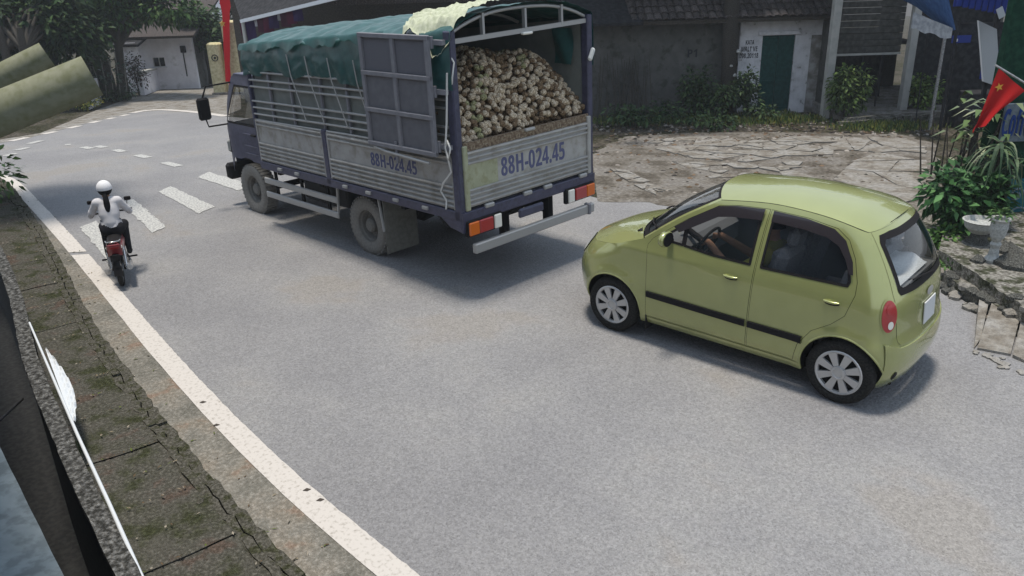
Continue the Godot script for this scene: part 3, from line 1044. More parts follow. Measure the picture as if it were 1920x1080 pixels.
# wall panel in the xy plane at z with rectangular openings [x0, y0, x1, y1], thickness back to z - th
func wall_panel(b: MB, x0: float, x1: float, y0: float, y1: float, z: float, th: float, open := []):
	var xs = [x0, x1]
	var ys = [y0, y1]
	for o in open:
		xs.append_array([o[0], o[2]]); ys.append_array([o[1], o[3]])
	xs.sort(); ys.sort()
	for i in xs.size() - 1:
		for j in ys.size() - 1:
			if xs[i + 1] - xs[i] < 1e-4 or ys[j + 1] - ys[j] < 1e-4:
				continue
			var cx: float = (xs[i] + xs[i + 1]) / 2; var cy: float = (ys[j] + ys[j + 1]) / 2
			var hit = false
			for o in open:
				if cx > o[0] and cx < o[2] and cy > o[1] and cy < o[3]:
					hit = true
			if hit:
				continue
			b.quad(Vector3(xs[i], ys[j], z), Vector3(xs[i + 1], ys[j], z), Vector3(xs[i + 1], ys[j + 1], z), Vector3(xs[i], ys[j + 1], z), Vector3.BACK)
			b.quad(Vector3(xs[i], ys[j], z - th), Vector3(xs[i + 1], ys[j], z - th), Vector3(xs[i + 1], ys[j + 1], z - th), Vector3(xs[i], ys[j + 1], z - th), Vector3.FORWARD)
	var rects = [[x0, y0, x1, y1, 1.0]]
	for o in open:
		rects.append([o[0], o[1], o[2], o[3], -1.0])
	for r in rects:
		var s: float = r[4]
		b.quad(Vector3(r[0], r[1], z), Vector3(r[0], r[3], z), Vector3(r[0], r[3], z - th), Vector3(r[0], r[1], z - th), Vector3(-s, 0, 0))
		b.quad(Vector3(r[2], r[1], z), Vector3(r[2], r[3], z), Vector3(r[2], r[3], z - th), Vector3(r[2], r[1], z - th), Vector3(s, 0, 0))
		b.quad(Vector3(r[0], r[3], z), Vector3(r[2], r[3], z), Vector3(r[2], r[3], z - th), Vector3(r[0], r[3], z - th), Vector3(0, s, 0))
		b.quad(Vector3(r[0], r[1], z), Vector3(r[2], r[1], z), Vector3(r[2], r[1], z - th), Vector3(r[0], r[1], z - th), Vector3(0, -s, 0))

# curved clay roof tiles in rows and columns on a slope; every tile a piece
func tiled_roof(parent, x0: float, x1: float, eave: Vector3, ridge: Vector3, pitch_w := 0.26, pitch_l := 0.36):
	var up = (ridge - eave)
	var len = up.length()
	var d = up.normalized()
	var nn = Vector3(1, 0, 0).cross(d).normalized()
	if nn.y < 0:
		nn = -nn
	var b = MB.new()
	b.box(Vector3((x0 + x1) / 2, 0, 0) + (eave + ridge) / 2 * Vector3(0, 1, 1) - nn * 0.05, Vector3(x1 - x0, len, 0.06), Basis(Vector3(1, 0, 0), d, Vector3(1, 0, 0).cross(d)))
	obj("roof_deck", b, "dark_wood", parent)
	var tm = []
	for v in 3:
		b = MB.new()
		b.surf(4, 1, func(u: float, w: float):
			var a = lerpf(0.12, PI - 0.12, u)
			var r = pitch_w * (0.54 - 0.06 * w)
			return Vector3(-cos(a) * r, w * pitch_l * 1.18, sin(a) * r * 0.75 - w * 0.035))
		b.surf(4, 1, func(u: float, w: float):
			var a = lerpf(0.12, PI - 0.12, u)
			var r = pitch_w * 0.54
			return Vector3(-cos(a) * r, 0, sin(a) * r * 0.75 * (1.0 - 0.3 * w)), 0, 1, 0, 1, -1.0)
		tm.append(b.done())
	var bs = Basis(Vector3(1, 0, 0), d, nn)
	var nx = int((x1 - x0) / pitch_w)
	var ny = int(len / pitch_l)
	for j in ny:
		for i in nx:
			var o = obj("roof_tile", tm[(i + j) % 3], "tile" if rng.randf() < 0.6 else "tile2", parent)
			var p = Vector3(x0 + (i + 0.5) * pitch_w, 0, 0) + eave * Vector3(0, 1, 1) + d * (j * pitch_l) + nn * rng.randf_range(-0.012, 0.01)
			o.transform = Transform3D(bs.rotated(nn, rng.randf_range(-0.04, 0.04)), p)

func text_mesh(s: String, size: float, depth := 0.004) -> TextMesh:
	var t = TextMesh.new()
	var f = SystemFont.new()
	f.font_names = PackedStringArray(["Droid Sans"])
	f.font_weight = 700
	t.font = f
	t.text = s
	t.font_size = 64
	t.pixel_size = size / 46.0
	t.depth = depth
	t.curve_step = 2.0
	return t

func build_right_houses():
	var b = MB.new()
	var zf = -22.4
	var g = hzl(zf)
	# tiled cottage
	var h = thing("tiled_cottage", "low plastered cottage with dark tiled roof and green door", "house")
	var dx0: float = Vector3(6.656, 1.342, -22.400).x + 0.10
	var dx1: float = dx0 + 0.86
	var dtop = g + 2.02
	wall_panel(b, 2.0, dx0 - 0.62, g - 0.3, g + 2.75, zf, 0.2)
	obj("grey_wall", b, "plaster_grey", h)
	b = MB.new()
	wall_panel(b, dx0 - 0.60, 8.3, g - 0.3, g + 2.72, zf + 0.04, 0.2, [[dx0, g, dx1, dtop]])
	obj("white_wall", b, "plaster_white", h)
	b = MB.new()
	wall_panel(b, dx1 + 0.42, 8.31, g - 0.2, g + 2.0, zf + 0.045, 0.01)
	obj("stained_plaster", b, "plaster_stain", h)
	b = MB.new()
	b.box(Vector3(2.1, g + 1.2, zf - 3.0), Vector3(0.2, 3.0, 5.7))
	b.box(Vector3(8.2, g + 1.2, zf - 3.0), Vector3(0.2, 3.0, 5.7))
	b.box(Vector3(5.2, g + 1.2, zf - 5.9), Vector3(6.4, 3.0, 0.2))
	obj("rear_wall", b, "plaster_grey", h)
	# door of two leaves with rails
	var dr = group_node("door", h)
	for i in 2:
		var w = (dx1 - dx0) / 2
		boxpart("door_leaf", Vector3(dx0 + w * (i + 0.5), (g + dtop) / 2, zf - 0.02), Vector3(w - 0.012, dtop - g - 0.01, 0.05), "door_green", dr, 0.008)
		for y in [g + 0.12, g + 0.82, dtop - 0.12]:
			boxpart("door_rail", Vector3(dx0 + w * (i + 0.5), y, zf + 0.012), Vector3(w - 0.06, 0.09, 0.02), "door_green", dr, 0.006)
	boxpart("lintel", Vector3((dx0 + dx1) / 2, dtop + 0.06, zf + 0.06), Vector3(dx1 - dx0 + 0.25, 0.10, 0.10), "plaster_white", h, 0.01)
	boxpart("doorstep", Vector3((dx0 + dx1) / 2, g - 0.02, zf + 0.25), Vector3(1.2, 0.12, 0.4), "concrete", h, 0.02)
	# stencilled advert on the white wall
	var ln = ["KATA", "MALT VE", "098.20118"]
	for i in 3:
		var t = obj("stencil_lettering", text_mesh(ln[i], 0.125 if i else 0.11), "print_dark", h)
		t.position = Vector3(dx0 - 0.33, g + 1.86 - i * 0.17, zf + 0.044)
		t.scale = Vector3(0.62, 1, 1)
	var t2 = obj("stencil_lettering", text_mesh("P1", 0.2), "print_dark", h)
	t2.position = Vector3(4.95, g + 1.62, zf + 0.004)
	tiled_roof(h, 3.2, 8.6, Vector3(0, g + 2.52, zf + 0.62), Vector3(0, g + 4.3, zf - 2.9), 0.2, 0.3)
	boxpart("fascia", Vector3(5.9, g + 2.47, zf + 0.55), Vector3(5.4, 0.10, 0.05), "dark_wood", h)
	b = MB.new()
	b.box(Vector3(2.4, g + 3.2, zf - 1.2), Vector3(2.2, 0.08, 4.2), Basis(Vector3(1, 0, 0), 0.35))
	obj("lean_to_roof", b, "dark_panel", h)
	# dead-branch trellis leaning on the grey wall, far left of it
	var brush = thing("brushwood_stack", "dry grey sticks leaning in a bundle against the grey wall", "sticks")
	for k in 34:
		b = MB.new()
		var x = 2.45 + rng.randf() * 1.35
		var x2 = x + rng.randf_range(-0.35, 0.35)
		b.tube([Vector3(x2, g + 0.02, zf + rng.randf_range(0.55, 0.95)), Vector3((x + x2) / 2 + rng.randfn() * 0.03, g + 0.65, zf + 0.4), Vector3(x, g + rng.randf_range(1.1, 1.7), zf + 0.06)], [0.018, 0.014, 0.008], 5)
		obj("stick", b, "bark", brush)
	# old leaning trunk / post in front of the wall corner
	var tr = thing("bare_tree", "thick dark bare trunk standing at the corner of the white wall", "tree", Vector3(dx0 - 0.92, 0, zf + 0.35))
	b = MB.new()
	b.tube([Vector3(0.08, g - 0.1, 0), Vector3(0.05, g + 0.5, 0), Vector3(0.0, g + 1.5, 0), Vector3(-0.06, g + 2.6, 0.1), Vector3(-0.08, g + 4.4, 0.3)], [0.24, 0.21, 0.2, 0.2, 0.19], 12)
	obj("trunk", b, "bark", tr)
	for q in [[0.17, 1.7], [0.12, 1.1], [0.15, 0.75], [0.02, 1.35]]:
		b = MB.new()
		stone(b, Vector3(q[0], g + q[1], 0.16), 0.06, 1.0, false)
		obj("peeled_bark", b, "pale_post", tr)
	# shuttered house with pillars
	var z2 = -20.9
	var g2 = hzl(z2)
	var s = thing("shuttered_house", "dim house front with pale square pillars and half-raised grey shutter", "house")
	var pa = 8.05
	var pb = 10.0
	boxpart("floor_slab", Vector3(10.2, g2 + 0.02, z2 - 1.6), Vector3(3.9, 0.3, 4.0), "concrete", s, 0.02)
	boxpart("pillar", Vector3(pa, g2 + 1.9, z2), Vector3(0.19, 3.9, 0.2), "pale_post", s, 0.012)
	boxpart("pillar", Vector3(pb, g2 + 1.9, z2), Vector3(0.18, 3.9, 0.2), "pale_post", s, 0.012)
	var zs = z2 - 0.35
	for k in 13:
		boxpart("shutter_slat", Vector3((pa + pb) / 2, g2 + 1.62 + k * 0.155, zs), Vector3(pb - pa - 0.2, 0.148, 0.03), "shutter", s, 0.01)
	boxpart("shutter_bottom_rail", Vector3((pa + pb) / 2, g2 + 1.51, zs + 0.01), Vector3(pb - pa - 0.2, 0.05, 0.06), "pale_post", s)
	boxpart("recess_back", Vector3(9.32, g2 + 0.95, zs - 1.6), Vector3(1.8, 1.8, 0.1), "dark_panel", s)
	boxpart("recess_ceiling", Vector3(9.32, g2 + 1.75, zs - 0.85), Vector3(1.8, 0.08, 1.5), "dark_panel", s)
	for x in [pa + 0.55, pa + 1.0, pa + 1.45]:
		boxpart("gate_bar", Vector3(x, g2 + 0.8, zs - 0.1), Vector3(0.03, 1.35, 0.03), "dark_panel", s)
	boxpart("side_wall", Vector3(8.38, g2 + 1.9, z2 - 2.6), Vector3(0.12, 3.9, 3.0), "plaster_grey", s)
	boxpart("side_wall", Vector3(12.2, g2 + 1.9, z2 - 2.4), Vector3(0.12, 3.9, 4.4), "plaster_grey", s)
	boxpart("bay_wall", Vector3(11.2, g2 + 1.9, z2 - 0.5), Vector3(2.0, 3.9, 0.12), "dark_panel", s)
	boxpart("roof", Vector3(10.0, g2 + 3.95, z2 - 2.0), Vector3(5.0, 0.15, 5.6), "dark_panel", s)
	# rubble steps
	for k in 5:
		b = MB.new()
		var c = Vector2(8.9 + rng.randf_range(-0.8, 1.0), z2 + 0.75 + rng.randf() * 0.5)
		slab(b, PackedVector2Array([c + Vector2(-0.35, -0.12), c + Vector2(0.3, -0.16), c + Vector2(0.38, 0.1), c + Vector2(-0.3, 0.14)]), 0.09 + 0.02 * k, -0.02, Vector3(0.05, 0, 0.02))
		tag(obj("loose_slab", b, "terrace"), "loose broken slab lying before the shuttered house", "slab", "loose slabs before the shutter")
	# drinks stall further right under a blue tarp
	var z3 = -18.4
	var g3 = hzl(z3)
	var st = thing("roadside_stall", "dark stall front with blue posters under a blue awning", "stall")
	boxpart("front_panel", Vector3(11.15, g3 + 1.1, z3 - 0.4), Vector3(2.3, 2.3, 0.06), "dark_panel", st)
	boxpart("side_panel", Vector3(12.25, g3 + 1.3, z3 + 1.6), Vector3(0.08, 3.0, 4.2), "sign_green", st)
	for x in [9.55, 9.78]:
		boxpart("post", Vector3(x, g3 + 1.15, z3 - 0.1), Vector3(0.05, 2.4, 0.05), "steel" if x < 9.7 else "dark_panel", st)
	boxpart("counter", Vector3(10.9, g3 + 0.42, z3 + 0.1), Vector3(1.6, 0.86, 0.5), "dark_panel", st, 0.02)
	for q in [[10.05, 1.92, 0.42, 0.16], [10.78, 1.35, 0.34, 0.62]]:
		var po = boxpart("poster", Vector3(q[0], g3 + q[1], z3 - 0.35), Vector3(q[2], q[3], 0.012), "sign_blue", st)
		b = MB.new()
		if q[3] > 0.3:
			b.prism(P2([-0.10, 0.0, 0.06, 0.0, 0.06, 0.24]), 0.006, Transform3D(Basis(), Vector3(q[0], g3 + q[1] - 0.02, z3 - 0.342)))
			for r in [[-0.12, 0.10, 0.2], [-0.2, 0.08, 0.22]]:
				b.box(Vector3(q[0] - 0.01, g3 + q[1] + r[0], z3 - 0.342), Vector3(r[2], 0.035, 0.006))
		else:
			b.box(Vector3(q[0] - 0.13, g3 + q[1] - 0.02, z3 - 0.342), Vector3(0.1, 0.06, 0.006))
		obj("print", b, "print_white", po)
	var tp = thing("blue_awning", "sagging blue and grey tarpaulin awning over the stall", "awning")
	b = MB.new()
	var ta = Vector3(8.526, 2.593, -20.200); var tb = Vector3(8.666, 2.822, -17.200); var tc = Vector3(9.072, 1.846, -17.200); var td = Vector3(9.704, 1.936, -19.600)
	b.surf(12, 8, func(u: float, v: float):
		var p: Vector3 = ta.lerp(tb, u).lerp(td.lerp(tc, u), v)
		return p + Vector3(0, -0.1 * sin(PI * u) * v + 0.02 * sin(u * 19.0), 0))
	obj("tarp", b, "blue_tarp", tp)
	b = MB.new()
	var te = Vector3(8.818, 2.095, -18.600); var tf = Vector3(9.112, 2.036, -18.400); var tg = Vector3(9.094, 1.868, -17.400); var th = Vector3(9.126, 1.811, -18.000)
	b.surf(8, 5, func(u: float, v: float):
		var p: Vector3 = te.lerp(tg, u)
		return p + Vector3(-0.02, -0.34 * v * (1.0 - 0.35 * u) + 0.03 * sin(u * 14.0) * v, 0.06 + 0.03 * sin(u * 9.0)))
	obj("valance", b, "grey_tarp", tp)
	for e in [tc, td]:
		b = MB.new()
		b.tube([Vector3(e.x, e.y, e.z), Vector3(e.x + 0.05, hzl(e.z) - 0.05, e.z)], 0.016, 8)
		obj("support_pole", b, "dark_panel", tp)
	# right-hand signs and banners, near the flag
	var pn = thing("white_signboard", "blank white upright signboard high at the right", "signboard")
	b = MB.new()
	var zb = -13.6
	var w0 = Vector3(7.487, 2.381, -13.600); var w1 = Vector3(7.801, 2.242, -13.600); var w2 = Vector3(7.746, 1.428, -13.600); var w3 = Vector3(8.036, 1.326, -13.600)
	var fb = Transform3D(Basis(), Vector3(0, 0, zb))
	b.prism(PackedVector2Array([Vector2(w0.x, w0.y), Vector2(w1.x, w1.y), Vector2(w3.x, w3.y), Vector2(w2.x, w2.y)]), 0.05, fb)
	obj("board", b, "sign_white", pn)
	b = MB.new()
	b.box(Vector3(w1.x + 0.03, (hzl(zb) + w1.y) / 2, zb - 0.03), Vector3(0.06, w1.y - hzl(zb) + 0.5, 0.06))
	obj("post", b, "dark_panel", pn)
	var sb = thing("blue_shop_sign", "blue corrugated shop sign at the top right corner", "sign")
	b = MB.new()
	var zc = -13.2
	var s0 = Vector3(6.893, 3.031, -13.200); var s1 = Vector3(7.023, 2.584, -13.200); var s2 = Vector3(7.624, 2.395, -13.200)
	for k in 9:
		b = MB.new()
		b.box(Vector3(s0.x + 0.05 + k * 0.1, s0.y + 0.1 - k * 0.02, zc), Vector3(0.085, 1.0, 0.03), Basis(), 0.012)
		obj("rib", b, "sign_blue", sb)
	boxpart("backing", Vector3(s0.x + 0.46, s0.y + 0.05, zc - 0.03), Vector3(0.95, 0.9, 0.02), "sign_blue", sb)
	boxpart("white_mark", Vector3(s2.x - 0.03, s2.y + 0.13, zc + 0.03), Vector3(0.1, 0.16, 0.01), "sign_white", sb, 0.0, Basis(Vector3(0, 0, 1), 0.5))
	b = MB.new()
	b.box(Vector3(s0.x + 0.95, s0.y - 1.45, zc - 0.05), Vector3(0.07, 3.6, 0.07))
	obj("post", b, "dark_panel", sb)
	# cafe wall running off the right edge
	var cw = thing("cafe_front", "dark green cafe wall at the right edge with blue lettering", "cafe front")
	b = MB.new()
	var wa = Vector3(6.3, 0, -10.75); var wb = Vector3(9.8, 0, -10.95)
	b.bar(wa + Vector3(0, 1.9, 0), wb + Vector3(0, 1.9, 0), 0.12, 3.9)
	obj("wall", b, "sign_green", cw)
	var wd = (wb - wa).normalized()
	var wn = Vector3(-wd.z, 0, wd.x)
	if wn.z < 0:
		wn = -wn
	var lbs = Basis(Vector3.UP.cross(wn), Vector3.UP, wn)
	b = MB.new()
	b.box(V0, Vector3(0.95, 0.5, 0.04), Basis(), 0.008)
	var brd = obj("sign_board", b, "board_grey", cw)
	brd.transform = Transform3D(lbs, Vector3(6.872, 1.396, -10.620))
	var tx = obj("lettering", text_mesh("Coffee", 0.30, 0.012), "print_blue", brd)
	tx.position = Vector3(-0.25, 0, 0.026)
	tx.scale = Vector3(0.36, 1.15, 1)
	# teal sign with curls
	b = MB.new()
	b.box(V0, Vector3(0.9, 0.75, 0.03), Basis(), 0.008)
	var ts = obj("curl_sign", b, "sign_teal", cw)
	ts.transform = Transform3D(lbs, Vector3(6.935, 0.316, -10.450))
	for q in [[-0.26, 0.16, 0.10], [-0.2, -0.14, 0.15], [0.1, 0.12, 0.15]]:
		b = MB.new()
		var pp = []
		for k in 22:
			var a: float = k * 0.42
			var r: float = q[2] * (1.0 - k / 26.0)
			pp.append(Vector3(q[0] + cos(a) * r, q[1] + sin(a) * r, 0.022))
		b.tube(pp, 0.014, 5)
		obj("curl", b, "board_grey", ts)
	# red flag on a slanting stick
	var fp0 = Vector3(5.993, 2.180, -10.300); var fp1 = Vector3(6.436, 1.805, -10.150)
	var fg = thing("red_flag", "red flag with yellow star on a slanting stick at the right", "flag")
	b = MB.new()
	b.tube([fp0, fp1 + (fp1 - fp0) * 0.6 + Vector3(0.3, 0, 0)], 0.013, 8)
	obj("flagstick", b, "steel", fg)
	b = MB.new()
	var A0 = fp0.lerp(fp1, 0.10); var A1 = fp0.lerp(fp1, 0.80)
	b.surf(16, 14, func(u: float, v: float):
		var top = A0.lerp(A1, u)
		var x = lerpf(A0.x - 0.12 + 0.14 * u, top.x, 1.0 - v * 0.85)
		return Vector3(x - 0.10 * v, top.y - v * (0.80 - 0.45 * u), top.z + 0.045 * sin(u * 9.0 + v * 2.0) * (0.2 + v)))
	obj("cloth", b, "flag_red", fg)
	var fs = A0 + Vector3(0.02, -0.22, 0.05)
	b = MB.new()
	b.prism(star(0.055), 0.004, Transform3D(Basis(Vector3(0, 0, 1), 0.3), fs))
	obj("star", b, "star_yellow", fg)

func star(r: float) -> PackedVector2Array:
	var o = PackedVector2Array()
	for k in 10:
		var a = PI / 2 + k * PI / 5
		var q = r if k % 2 == 0 else r * 0.4
		o.append(Vector2(cos(a) * q, sin(a) * q))
	return o

# ------------------------------------------------------------------ far left: house, walls, gate, banner
func build_far_left():
	var zf = -37.0
	var g = hzl(zf)
	var hs = thing("white_house", "small white house behind a low wall, far left of the road bend", "house")
	var b = MB.new()
	var x0: float = Vector3(-15.855, -0.727, -37.000).x; var x1: float = Vector3(-13.455, -0.127, -37.000).x
	var top: float = Vector3(-13.530, 0.604, -37.000).y
	var wx0: float = Vector3(-15.258, -0.632, -37.000).x; var wx1: float = Vector3(-14.751, -0.647, -37.000).x
	var wy0: float = Vector3(-15.048, -0.864, -37.000).y; var wy1: float = Vector3(-14.974, -0.484, -37.000).y
	wall_panel(b, x0, x1, g - 0.3, top, zf, 0.2, [[wx0, wy0, wx1, wy1]])
	obj("front_wall", b, "whitewash", hs)
	var win = group_node("window", hs)
	boxpart("pane", Vector3((wx0 + wx1) / 2, (wy0 + wy1) / 2, zf - 0.12), Vector3(wx1 - wx0, wy1 - wy0, 0.02), "black", win)
	for q in [[wx0, 0.03], [wx1, 0.03], [(wx0 + wx1) / 2, 0.02]]:
		boxpart("frame", Vector3(q[0], (wy0 + wy1) / 2, zf - 0.05), Vector3(q[1] * 1.4, wy1 - wy0, 0.06), "pale_post", win)
	boxpart("sill", Vector3((wx0 + wx1) / 2, wy0 - 0.03, zf + 0.03), Vector3(wx1 - wx0 + 0.12, 0.05, 0.1), "plaster_white", win)
	var mx: float = Vector3(-13.852, -0.159, -37.000).x; var my: float = Vector3(-13.852, -0.159, -37.000).y
	boxpart("meter_box", Vector3(mx, my, zf + 0.06), Vector3(0.22, 0.28, 0.1), "dark_panel", hs, 0.01)
	boxpart("meter_conduit", Vector3(mx - 0.04, my - 0.65, zf + 0.02), Vector3(0.04, 1.0, 0.03), "dark_panel", hs)
	boxpart("side_wall", Vector3(x1 - 0.1, (g + top) / 2 - 0.1, zf - 2.6), Vector3(0.2, top - g, 4.8), "plaster_grey", hs)
	boxpart("side_wall", Vector3(x0 + 0.1, (g + top) / 2 - 0.1, zf - 2.6), Vector3(0.2, top - g, 4.8), "plaster_grey", hs)
	b = MB.new()
	b.box(Vector3((x0 + x1) / 2, top + 0.42, zf - 1.4), Vector3(x1 - x0 + 0.7, 0.1, 4.2), Basis(Vector3(1, 0, 0), 0.3))
	obj("roof", b, "tile", hs)
	# grey annex to its left, half hidden under the tree
	var an = thing("grey_annex", "dim lilac-grey annex wall under the round tree", "house")
	b = MB.new()
	var ax0: float = Vector3(-16.235, -0.802, -36.000).x; var ax1: float = Vector3(-15.471, -0.825, -36.000).x
	wall_panel(b, ax0, ax1, g - 0.3, Vector3(-15.251, 0.258, -36.000).y, -36.0, 0.2)
	obj("wall", b, "whitewash", an)
	boxpart("roof", Vector3((ax0 + ax1) / 2, Vector3(-15.243, 0.301, -36.000).y + 0.1, -37.0), Vector3(ax1 - ax0 + 0.4, 0.1, 2.4), "dark_panel", an, 0.0, Basis(Vector3(1, 0, 0), 0.2))
	# long low roadside wall
	var lw = thing("white_parapet", "low white parapet wall climbing beside the far pavement", "wall")
	var l = P2([-14.758, -34.366, -15.163, -36.933, -16.097, -41.970, -17.941, -50.163])
	for i in l.size() - 1:
		b = MB.new()
		run(b, PackedVector2Array([l[i], l[i + 1]]), 0.0, 0.18, -0.2, 0.85)
		obj("wall_panel", b, "whitewash", lw)
		b = MB.new()
		run(b, PackedVector2Array([l[i], l[i + 1]]), -0.03, 0.21, 0.85, 0.93)
		obj("coping", b, "pale_post", lw)
	var l2 = P2([-14.498, -29.061, -15.216, -31.579])
	var lw2 = thing("grey_stub_wall", "short pale stub wall left of the tree trunks", "wall")
	b = MB.new()
	run(b, l2, 0.0, 0.2, -0.2, 0.9)
	obj("wall_panel", b, "whitewash", lw2)
	# upper house behind, its white balcony between the crowns
	var up = thing("upper_house", "pale two-storey house with long balcony behind the trees", "house")
	var zu = -46.0
	var ux0: float = Vector3(-17.208, 1.115, -46.000).x; var ux1: float = Vector3(-14.695, 1.042, -46.000).x
	var uy: float = Vector3(-16.280, 0.013, -46.000).y
	b = MB.new()
	wall_panel(b, ux0, ux1, hzl(zu) - 0.5, uy + 4.0, zu, 0.2)
	obj("wall", b, "whitewash", up)
	boxpart("balcony_slab", Vector3((ux0 + ux1) / 2, Vector3(-15.932, 0.448, -45.200).y, zu + 0.5), Vector3(ux1 - ux0 + 0.3, 0.16, 1.1), "pale_post", up)
	boxpart("balcony_rail", Vector3((ux0 + ux1) / 2, Vector3(-15.778, 0.933, -45.000).y, zu + 1.0), Vector3(ux1 - ux0 + 0.3, 0.08, 0.06), "pale_post", up)
	for k in 16:
		boxpart("baluster", Vector3(lerpf(ux0, ux1, (k + 0.5) / 16.0), Vector3(-15.820, 0.698, -45.000).y, zu + 1.0), Vector3(0.06, 0.55, 0.05), "pale_post", up)
	# yellow gate pillars
	var zg = -33.5
	for q in [[Vector3(-11.327, -1.012, -33.500).x, Vector3(-11.237, 0.413, -33.500).y, 0.52, "short yellow rounded gate pillar with round emblem left of the red banner"], [Vector3(-10.598, -0.416, -33.500).x, Vector3(-10.340, 1.220, -33.500).y, 0.62, "tall pale yellow gate pillar right of the red banner"]]:
		var gp = thing("gate_pillar", q[3], "pillar")
		var gy = hzl(zg)
		b = MB.new()
		b.box(Vector3(q[0], (gy + q[1]) / 2 - 0.1, zg), Vector3(q[2], q[1] - gy + 0.2, 0.4), Basis(), 0.06)
		obj("shaft", b, "yellow_wall", gp)
		boxpart("plinth", Vector3(q[0], gy + 0.04, zg), Vector3(q[2] + 0.1, 0.14, 0.5), "concrete", gp, 0.02)
		if q[2] < 0.6:
			b = MB.new()
			b.lathe([Vector2(0.13, 0.0), Vector2(0.13, 0.03), Vector2(0.10, 0.03), Vector2(0.10, 0.0)], Transform3D(Basis(Vector3(1, 0, 0), PI / 2), Vector3(q[0] + 0.02, q[1] - 0.55, zg + 0.2)), 20)
			b.box(Vector3(q[0] + 0.02, q[1] - 0.55, zg + 0.21), Vector3(0.08, 0.08, 0.03), Basis(Vector3(0, 0, 1), PI / 4))
			obj("emblem", b, "bark", gp)
	# red vertical banner on a post
	var bn = thing("red_banner", "tall red vertical banner with yellow star on a post by the gate", "banner")
	var zb = -33.0
	var bx: float = Vector3(-10.727, 0.551, -33.000).x
	b = MB.new()
	b.tube([Vector3(Vector3(-10.836, -1.012, -33.000).x, hzl(zb) - 0.1, zb - 0.06), Vector3(Vector3(-10.489, 2.375, -33.000).x, Vector3(-10.489, 2.375, -33.000).y + 0.4, zb - 0.06)], 0.05, 8)
	obj("post", b, "banner_red", bn)
	b = MB.new()
	var q0 = Vector3(-10.617, 2.566, -33.000); var q1 = Vector3(-10.141, 2.552, -33.000); var q2 = Vector3(-10.732, -1.015, -33.000); var q3 = Vector3(-10.981, -1.007, -33.000)
	b.surf(3, 22, func(u: float, v: float):
		var w = lerpf(1.0, 0.72, smoothstep(0.2, 0.26, v))
		var p: Vector3 = q0.lerp(q3, v).lerp(q1.lerp(q2, v), 0.5 + (u - 0.5) * w)
		return p + Vector3(0, 0, 0.02 * sin(v * 12.0 + u * 3.0)))
	obj("cloth", b, "banner_red", bn)
	b = MB.new()
	b.prism(star(0.13), 0.01, Transform3D(Basis(), Vector3(-10.689, 1.157, -33.000) + Vector3(0, 0, 0.06)))
	obj("star", b, "star_yellow", bn)
	# shop with a long pale roof edge behind the truck
	var sh = thing("roadside_shop", "dark shop under a long pale-edged flat awning behind the truck", "shop")
	var ra = Vector3(-8.173, 1.675, -27.000); var rc = Vector3(-4.430, 2.464, -24.000)
	b = MB.new()
	b.bar(ra, rc + (rc - ra) * 0.5, 0.08, 0.10)
	obj("awning_edge", b, "sign_white", sh)
	b = MB.new()
	var bk = Vector3(-1.2, 0.9, -3.2)
	b.quad(ra, rc + (rc - ra) * 0.5, rc + (rc - ra) * 0.5 + bk, ra + bk, Vector3.UP)
	obj("awning_roof", b, "dark_panel", sh)
	b = MB.new()
	b.tube([Vector3(ra.x + 0.05, hzl(ra.z), ra.z), ra + Vector3(0.05, 0, 0)], 0.06, 8)
	obj("awning_post", b, "pale_post", sh)
	b = MB.new()
	b.bar(Vector3(ra.x, 0.2, ra.z) + bk * Vector3(1, 0, 1), Vector3(rc.x + 3.0, 0.2, rc.z - 3.2), 0.15, 4.4)
	obj("back_wall", b, "dark_wood", sh)
	# hanging goods: maroon and pale cloths under the awning
	var nth = ["first", "second", "third", "fourth", "fifth", "sixth", "seventh", "eighth", "ninth", "tenth"]
	var hue = ["dark maroon", "dark violet", "pale grey", "dark plum"]
	for k in 10:
		var u = 0.02 + k * 0.062
		var p = ra.lerp(rc, u) + Vector3(0, -0.05, -0.15)
		var hgt = rng.randf_range(0.4, 0.75) if k < 5 else rng.randf_range(0.25, 0.5)
		var wid = 0.1 if k % 4 == 2 else 0.3
		b = MB.new()
		b.surf(3, 5, func(a: float, v: float): return p + Vector3((a - 0.5) * wid, -v * hgt * (0.4 if k % 4 == 2 else 1.0), 0.03 * sin(a * 5.0 + v * 3.0 + k)))
		var m = M([lin(0.07, 0.012, 0.03), lin(0.03, 0.018, 0.06), lin(0.35, 0.35, 0.38), lin(0.05, 0.016, 0.03)][k % 4], 0.85)
		tag(obj("hanging_cloth", b, m), "%s cloth hanging %s from the post under the pale-edged awning" % [hue[k % 4], nth[k]], "cloth", "cloths under the awning")
	# big dark house mass behind the truck
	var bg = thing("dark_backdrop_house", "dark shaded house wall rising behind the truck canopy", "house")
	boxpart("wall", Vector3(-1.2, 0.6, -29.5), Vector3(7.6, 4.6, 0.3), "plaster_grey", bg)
	boxpart("roof", Vector3(-1.2, 2.75, -29.0), Vector3(8.4, 0.2, 5.2), "tile", bg, 0.0, Basis(Vector3(1, 0, 0), 0.22))

